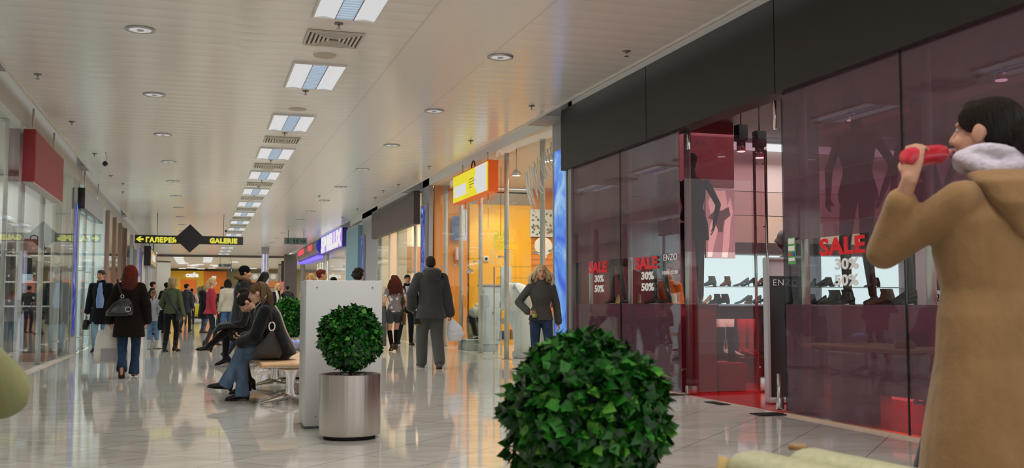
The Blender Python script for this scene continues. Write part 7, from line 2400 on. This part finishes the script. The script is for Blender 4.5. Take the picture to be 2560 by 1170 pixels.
A = seat('seated woman in a piped black coat and jeans with crossed legs', .86, 11.16, PI / 2 - .10, 1.66,
         dict(sex='f', hair=('tied', '#54402c'), strands=140, straw='#64503a', hairlen=.9, lean=22, head=(-6, -10), legs=dict(col='#52657c', mat='denim', loose=.014, flare=.082), shoes=dict(col='#14110f', heel=.025),
              feet=((.05, .60, .20, 6, 12), (.02, .42, .088, -8, 0)), knee=(nv(.12, .6, 1), nv(.0, .8, 1)),
              top=dict(col='#121214', t=.042, lap=.42, sleevew=.018, collar=True), hands=(nv(-.04, .43, .66), nv(.12, .44, .64)), elbow=(nv(-1, -.4, -.3), nv(1, -.5, -.4)), handdir=(nv(.6, .5, -.4), nv(-.5, .6, -.5)), palm=(nv(0, -.3, -1), nv(0, -.3, -1)), curl=(.6, .6), vox=.008, skin='#c69a80'))
PIPE = principled('piping_tan', (0.42, 0.36, 0.27), 0.6)
up_, fw_, rg_ = A['spine'], A['fwd'], A['rgt']
for side_ in (1, -1):
    extra(A, MB().tube([A['pel'] + up_ * .50 - fw_ * .125 + rg_ * side_ * .10, A['pel'] + up_ * .40 - fw_ * .145 + rg_ * side_ * .125, A['pel'] + up_ * .20 - fw_ * .135 + rg_ * side_ * .115, A['pel'] - fw_ * .152 + rg_ * side_ * .13], .006, 6), 'piping', PIPE)
extra(A, MB().tube([A['neck'] + rg_ * .10 * math.cos(a) + fw_ * .095 * math.sin(a) + up_ * (.045 - .05 * math.sin(a)) for a in np.linspace(-PI, PI, 22)[:-1]], .007, 6, closed=True), 'piping', PIPE)
q = [A['hips'][i] + (A['knees'][i] - A['hips'][i]) * .42 for i in (0, 1)]
extra(A, MB().tube([q[1] + nv(.125, .02, .06), q[1] + nv(.13, .10, -.02), q[1] + nv(.08, .12, -.09), q[1] + nv(-.02, .12, -.09)], .008, 6), 'piping', PIPE)
extra(A, MB().ell(A['headc'] - A['hf'] * .125 - A['hu'] * .02 + A['hr'] * .03, (.016, .012, .012)), 'hair_clip', principled('clip_pearl', (0.7, 0.68, 0.65), 0.25))
sh_ = wpt(A, A['elb'][1])
hb = thing('handbag', 'large dark leather slouch bag with a white ring on the arm of the seated woman', 'handbag', (.69, 10.86, .47), PI / 2)
hb.scale = (.70, .68, .86)
MB().loft([((0, 0, 0), (1, 0, 0), (0, 1, 0), .045, .20), ((0, .0, .06), (1, 0, 0), (0, 1, 0), .065, .235), ((0, -.02, .14), (1, 0, 0), (0, 1, 0), .055, .18), ((0, -.06, .24), (1, 0, 0), (0, 1, 0), .03, .085), ((.0, -.075, .33), (1, 0, 0), (0, 1, 0), .014, .03)], 26, 0, 2.6).build('body', cloth('#2c2724', kind='leather'), hb)
MB().tube([(.0, -.075 + .045 * math.cos(a), .385 + .052 * math.sin(a)) for a in np.linspace(0, 2 * PI, 24)[:-1]], .0095, 8, closed=True).build('ring', principled('ring_ivory', (0.72, 0.68, 0.62), 0.3), hb)
MB().tube([(0, -.075, .43), (-.02, -.06, .52), (-.06, -.05, .60), (-.10, -.03, .645)], .011, 8).build('strap', cloth('#2c2724', kind='leather'), hb)
A = seat('dark haired woman in black seated on the bench, bent over a phone', .88, 11.86, PI / 2, 1.62,
         dict(sex='f', hair=('bun', '#1e1612'), lean=30, head=(4, 30), legs=dict(kind='shorts', len=.5, col='#15151a', name='skirt'), shoes=dict(col='#101012', shaft=.72, heel=.06, top=.06), feet=((-.07, .40, .13, 0, -8), (.08, .34, .13, 0, -8)),
              top=dict(col='#0e0e10', t=.036, lap=.5, sleevew=.014), hands=(nv(-.10, .40, .72), nv(.06, .42, .70)), elbow=(nv(-1, -.3, -.5), nv(1, -.3, -.5)), handdir=(nv(.3, .7, .1), nv(-.25, .7, .0)), palm=(nv(0, -.2, 1), nv(0, -.2, 1)), curl=(.7, .7), vox=.009, skin='#c6967c'))
w = wpt(A, nv(-.02, .50, .76))
ph = thing('mobile_phone', 'small dark mobile phone in the hands of the bent woman', 'phone', tuple(w), PI / 2)
MB().rbox((0, 0, 0), (.048, .095, .016), .006, (.5, 0, 0)).build('case', BLACK, ph)
MB().rbox((0, .02, .012), (.038, .04, .004), .0015, (.5, 0, 0)).build('screen', emis('phone_screen', (.35, .4, .45), .8), ph)
A = seat('seated person in black with tall boots, mostly hidden behind the woman with the phone', .86, 17.3, PI / 2, 1.66,
         dict(sex='f', hair=('short', '#1c1410'), lean=12, legs=dict(col='#0f0e10'), shoes=dict(col='#14110f', shaft=.9, heel=.05, top=.064), feet=((.02, .74, .34, 0, 10), (.06, .44, .12, 0, -6)), knee=(nv(.1, .5, 1), nv(0, .7, 1)),
              top=dict(col='#141416', t=.04, lap=.7), hands=(nv(-.1, .4, .70), nv(.1, .42, .70)), vox=.011))
w = wpt(A, nv(0, .40, .60))
fc = thing('folded_coat', 'dark shiny coat folded over the lap of the booted person', 'coat', (w.x, w.y, .60), PI / 2)
MB().loft([((0, -.20, .06), (1, 0, 0), (0, 0, 1), .20, .045), ((0, 0, .075), (1, 0, 0), (0, 0, 1), .22, .06), ((0, .16, .05), (1, 0, 0), (0, 0, 1), .2, .06), ((0, .25, -.06), (1, 0, 0), (0, 0, 1), .16, .05)], 22, 0, 2.5).remesh('coat_body', cloth('#101114', kind='leather'), fc, .012, 3)
A = seat('person in a brown hood seated behind the ball topiary next to the white panel', 1.75, 16.6, -1.2, 1.60,
         dict(sex='f', hair=(None, '#2a1c14'), hat=dict(col='#3a2c26'), lean=10, legs=dict(col='#25252a'), feet=((-.08, .42, .09, 0, 0), (.09, .44, .09, 0, 0)), top=dict(name='jacket', col='#3c2e28', t=.045, hood=True, lap=.2), vox=.012))

# ---- woman in the tan coat, close to the camera
c = on_z(2462, 258, 1.665)
A = person('woman in a tan hooded coat drinking from a red bottle', (c.x, c.y, 0), .30, 1.68,
           dict(sex='f', hair=('bun', '#1c140f'), head=(7, -6), lean=-1, wide=1.06, legs=dict(col='#20222a'), shoes=dict(col='#2a1c14', shaft=.6), feet=((-.085, .15, .10, 0, 6), (.085, -.15, .115, 0, -18)),
                top=dict(name='coat', col='#8f6e4a', t=.042, armt=.020, hem=.50, flare=.075, sleevew=.006, sleeve=.84, waist=1.08, vox=.008, smooth=3, neck=False),
                hands=(nv(-.245, .113, 1.485), nv(.24, .12, .92)), elbow=(nv(.14, .56, -.91), nv(.6, -1, 0)), handdir=(nv(.18, -.05, .9), None), palm=(nv(.8, .1, 0), None), curl=(.85, .5), skin='#b98b74', vox=.006))
TAN = A
m = MB()
n_, f_, r_ = A['neck'], A['fwd'], A['rgt']
m.loft([(n_ - f_ * .04 + nv(0, 0, .02), r_, f_, .125, .105), (n_ - f_ * .085 - nv(0, 0, .02), r_, f_, .165, .11), (n_ - f_ * .125 - nv(0, 0, .09), r_, f_, .16, .08), (n_ - f_ * .14 - nv(0, 0, .17), r_, f_, .10, .045), (n_ - f_ * .135 - nv(0, 0, .21), r_, f_, .04, .02)], 26)
extra(A, m, 'hood', cloth('#8f6e4a'), .008, 3)
m = MB()
rs = random.Random(6)
for k in range(26):
    a = 2 * PI * k / 26
    m.ell(n_ + r_ * .092 * math.cos(a) + f_ * (.085 * math.sin(a) - .01) + nv(0, 0, .045 + .012 * math.sin(3 * a) + .02 * math.sin(a)), (.036, .036, .030), None, 10, 7)
    m.ell(n_ + r_ * .085 * math.cos(a) + f_ * (.080 * math.sin(a) - .008) + nv(0, 0, .078 + .010 * math.sin(2 * a + 1)), (.026, .026, .022), None, 10, 7)
extra(A, m, 'scarf', cloth('#c3b9c4', kind='knit'), .008, 2)
# bottle from the fist to the mouth
mo = A['headc'] - A['hu'] * .056 + A['hf'] * .10
pv = A['wr'][0] + unit(nv(.18, -.05, .9)) * .075 + unit(nv(.8, .1, 0)) * .034
a_, b_ = wpt(A, mo), wpt(A, pv)
ax = (b_ - a_).normalized()
bo = thing('drink_bottle', 'red plastic bottle held to the mouth of the woman in the tan coat', 'bottle', tuple(a_), 0)
L0 = max((b_ - a_).length + .06, .18)
prof = [(.011, .006), (.012, .035), (.028, .062), (.031, .085), (.0315, L0 - .03), (.028, L0 - .005), (.0, L0)]
q_ = Vector((0, 0, 1)).rotation_difference(ax)
for nm, pr_, mt in (('neck', prof[:2] + [(.020, .050)], principled('bottle_pink', (0.62, 0.36, 0.38), 0.3)), ('body', [(.020, .050)] + prof[2:], principled('bottle_red', (0.52, 0.02, 0.04), 0.15, coat=.5))):
    m = MB().lathe(pr_, n=24)
    m.v = [tuple(q_ @ Vector(v)) for v in m.v]
    m.build(nm, mt, bo)
# ---- elbow of a person at the left edge
A = person('person in an olive green jacket at the left edge, only the bent elbow in view', (0, 0, 0), .3, 1.62,
           dict(sex='f', lean=10, pel=(0, 0, .58), hair=('short', '#2a1c14'), legs=dict(col='#26282c'), feet=((-.10, .42, .085, 0, 0), (.10, .42, .085, 0, 0)), top=dict(name='jacket', col='#84855a', t=.05, hem=.1, lap=.2, sleevew=.03), hands=(nv(-.10, .26, .84), nv(.07, .24, .84)), elbow=(nv(-1, -.1, -.3), nv(1, .05, .10)), vox=.009))
q = Vector((0, 0, EYE)) + Vector(ray(5, 884) / np.linalg.norm(ray(5, 884))) * 3.1
e_ = wpt(A, A['elb'][1])
A['root'].location = (q.x - e_.x, q.y - e_.y, 0)
q = A['root'].location
tag(MB().cyl((q.x, q.y - .02, 0), (q.x, q.y - .02, .40), .19, n=28).build('stool', cloth('#b9b692', kind='leather')), 'round cream stool under the person in the olive jacket', 'stool')
# ---- cream upholstered seat at the bottom edge
p = Vector((0, 0, EYE)) + Vector(ray(1868, 1150) / np.linalg.norm(ray(1868, 1150))) * 2.55 + Vector((0, 0, .066))
so = thing('lounge_seat', 'cream upholstered seat back with tan piping at the bottom edge of the picture', 'seat', (p.x, p.y, 0), -1.47)
CREAM = cloth('#b9b692', kind='leather')
MB().rbox((0.40, 0, .48), (.86, .13, .43), .05, (0, 0, 0), seg=4).build('back_cushion', CREAM, so)
MB().rbox((0.47, .135, .485), (.9, .12, .43), .05, (0, 0, 0), seg=4).build('front_cushion', CREAM, so)
MB().tube([(-.03, -.055, .30), (-.03, -.055, .63), (-.025, -.045, .675)], .016, 10).build('piping', principled('piping_amber', (0.55, 0.40, 0.16), 0.5), so)
MB().tube([(.01, .12, .695), (.05, .135, .70)], .008, 8).build('zip_end', principled('zip_tan', (0.42, 0.24, 0.12), 0.5), so)
MB().rbox((0.45, .03, .16), (.9, .5, .26), .05, seg=3).build('seat_base', CREAM, so)
MB().box(.1, .8, -.15, .2, 0, .03).build('foot_rail', BLACKM, so)

# ------------------------------------------------------------------ mannequins in the shoe shop
MANQ = principled('mannequin_dark', (0.035, 0.028, 0.028), 0.25, coat=.3)


def mannequin(label, x, y, z, rz, h, headless=False, arms=None, dress=None, legs=None):
    s_ = h / 1.75
    t = thing('mannequin', label, 'mannequin', (x, y, z), rz)
    pel = nv(0, 0, .95)
    b = MB()
    b.loft([(pel - nv(0, 0, .07), nv(1, 0, 0), nv(0, 1, 0), .12, .085), (pel, nv(1, 0, 0), nv(0, 1, 0), .158, .10), (pel + nv(0, 0, .19), nv(1, 0, 0), nv(0, 1, 0), .108, .08), (pel + nv(0, .01, .35), nv(1, 0, 0), nv(0, 1, 0), .142, .115), (pel + nv(0, 0, .45), nv(1, 0, 0), nv(0, 1, 0), .15, .085), (pel + nv(0, 0, .51), nv(1, 0, 0), nv(0, 1, 0), .11, .065), (pel + nv(0, 0, .55), nv(1, 0, 0), nv(0, 1, 0), .05, .05)], 22)
    b.cap(pel + nv(0, 0, .52), .045, pel + nv(0, .01, .62), .042)
    if not headless:
        hc = pel + nv(0, .02, .72)
        b.ell(hc + nv(0, -.012, .03), (.07, .09, .085), None, 18, 12)
        b.ell(hc + nv(0, .022, -.03), (.055, .065, .08))
        b.cap(hc + nv(0, .082, .01), .009, hc + nv(0, .10, -.025), .012, 8)
    for i, sg_ in enumerate((-1, 1)):
        sh = pel + nv(sg_ * .165, 0, .475)
        tg = (arms or (nv(-.25, .05, .93), nv(.25, .05, .93)))[i]
        e, w = ik(sh, tg, .29, .26, nv(sg_ * 1, -.8, 0))
        b.caps([sh, e, w], [.045, .034, .024])
        hand_pieces(b, w, unit(w - e), nv(-sg_, .2, 0), -sg_, .25, .9)
        hp_ = pel + nv(sg_ * .08, 0, 0)
        k, a = ik(hp_, nv(sg_ * .08, .06 * sg_, .10), .435, .425, nv(0, 1, 0))
        b.caps([hp_, k, a], [.078, .05, .034])
        b.cap(a + nv(0, -.02, -.05), .028, a + nv(0, .13, -.075), .02)
        b.cap(a + nv(0, -.03, -.03), .028, a + nv(0, -.04, -.085), .012)
    b.v = [(q[0] * s_, q[1] * s_, q[2] * s_) for q in b.v]
    b.remesh('figure', MANQ, t, .010, 2)
    MB().cyl((0, 0, 0), (0, 0, .012), .17 * s_, n=28).build('base_plate', CHROME, t)
    if dress:
        m = MB()
        m.loft([(pel + nv(0, 0, -dress[1]), nv(1, 0, 0), nv(0, 1, 0), .17 + dress[2], .12 + dress[2]), (pel, nv(1, 0, 0), nv(0, 1, 0), .175, .12), (pel + nv(0, 0, .19), nv(1, 0, 0), nv(0, 1, 0), .122, .094), (pel + nv(0, .01, .35), nv(1, 0, 0), nv(0, 1, 0), .157, .128), (pel + nv(0, 0, .47), nv(1, 0, 0), nv(0, 1, 0), .15, .09), (pel + nv(0, 0, .52), nv(1, 0, 0), nv(0, 1, 0), .11, .075)], 24)
        m.v = [(q[0] * s_, q[1] * s_, q[2] * s_) for q in m.v]
        m.remesh('dress', cloth(dress[0]), t, .012, 3)
    return t


for px, X_, zb, h, rz_, kw, lab in ((2150, 6.0, 1.02, 1.98, 2.0, dict(headless=True, dress=('#1c1216', .08, .0)), 'headless dark mannequin in black standing on the right window plinth behind the sale lettering'),
                                   (2312, 6.0, 1.02, 1.86, 1.8, dict(dress=('#2a1a1e', .1, .0)), 'dark mannequin with a head standing on the right window plinth near the tan coat'),
                                   (1655, 5.68, 1.03, 1.84, 1.4, dict(dress=('#3c0c14', .45, .03)), 'dark mannequin in a deep red dress on the left window plinth, right one'),
                                   (1548, 5.68, 1.03, 1.70, 1.6, dict(dress=('#2e0a10', .4, .03)), 'dark mannequin in a maroon dress on the left window plinth, left one')):
    q = on_x(px, 700, X_)
    mannequin(lab, X_, q.y, zb, rz_, h, **kw)
q = on_y(1714, 700, 11.1)
mannequin('tall dark mannequin behind the open glass door leaf', 5.68, 10.85, 1.03, 2.6, 1.80, dress=('#1a1214', .2, .02))
q = on_y(1962, 500, 11.2)
mannequin('dark mannequin with bent arm right of the pull bars', q.x, 11.2, .006, 1.0, 1.95, arms=(nv(-.28, .05, .98), nv(.05, .16, 1.02)), dress=('#17120f', .1, .0))
# woman in orange inside the shop
q = on_x(1464, 700, 6.75)
person('woman in an orange top behind the left end of the shoe shop window', (6.75, min(q.y, 13.6), .006), PI * .62, 1.62, dict(sex='f', hair=('short', '#6a3a20'), legs=dict(col='#3a1c1c'), top=dict(name='top', col='#b0561c', t=.016, hem=.05, sleeve=.8, neck=False), hands=(nv(-.1, .22, 1.05), nv(.12, .24, 1.0)), vox=.011))
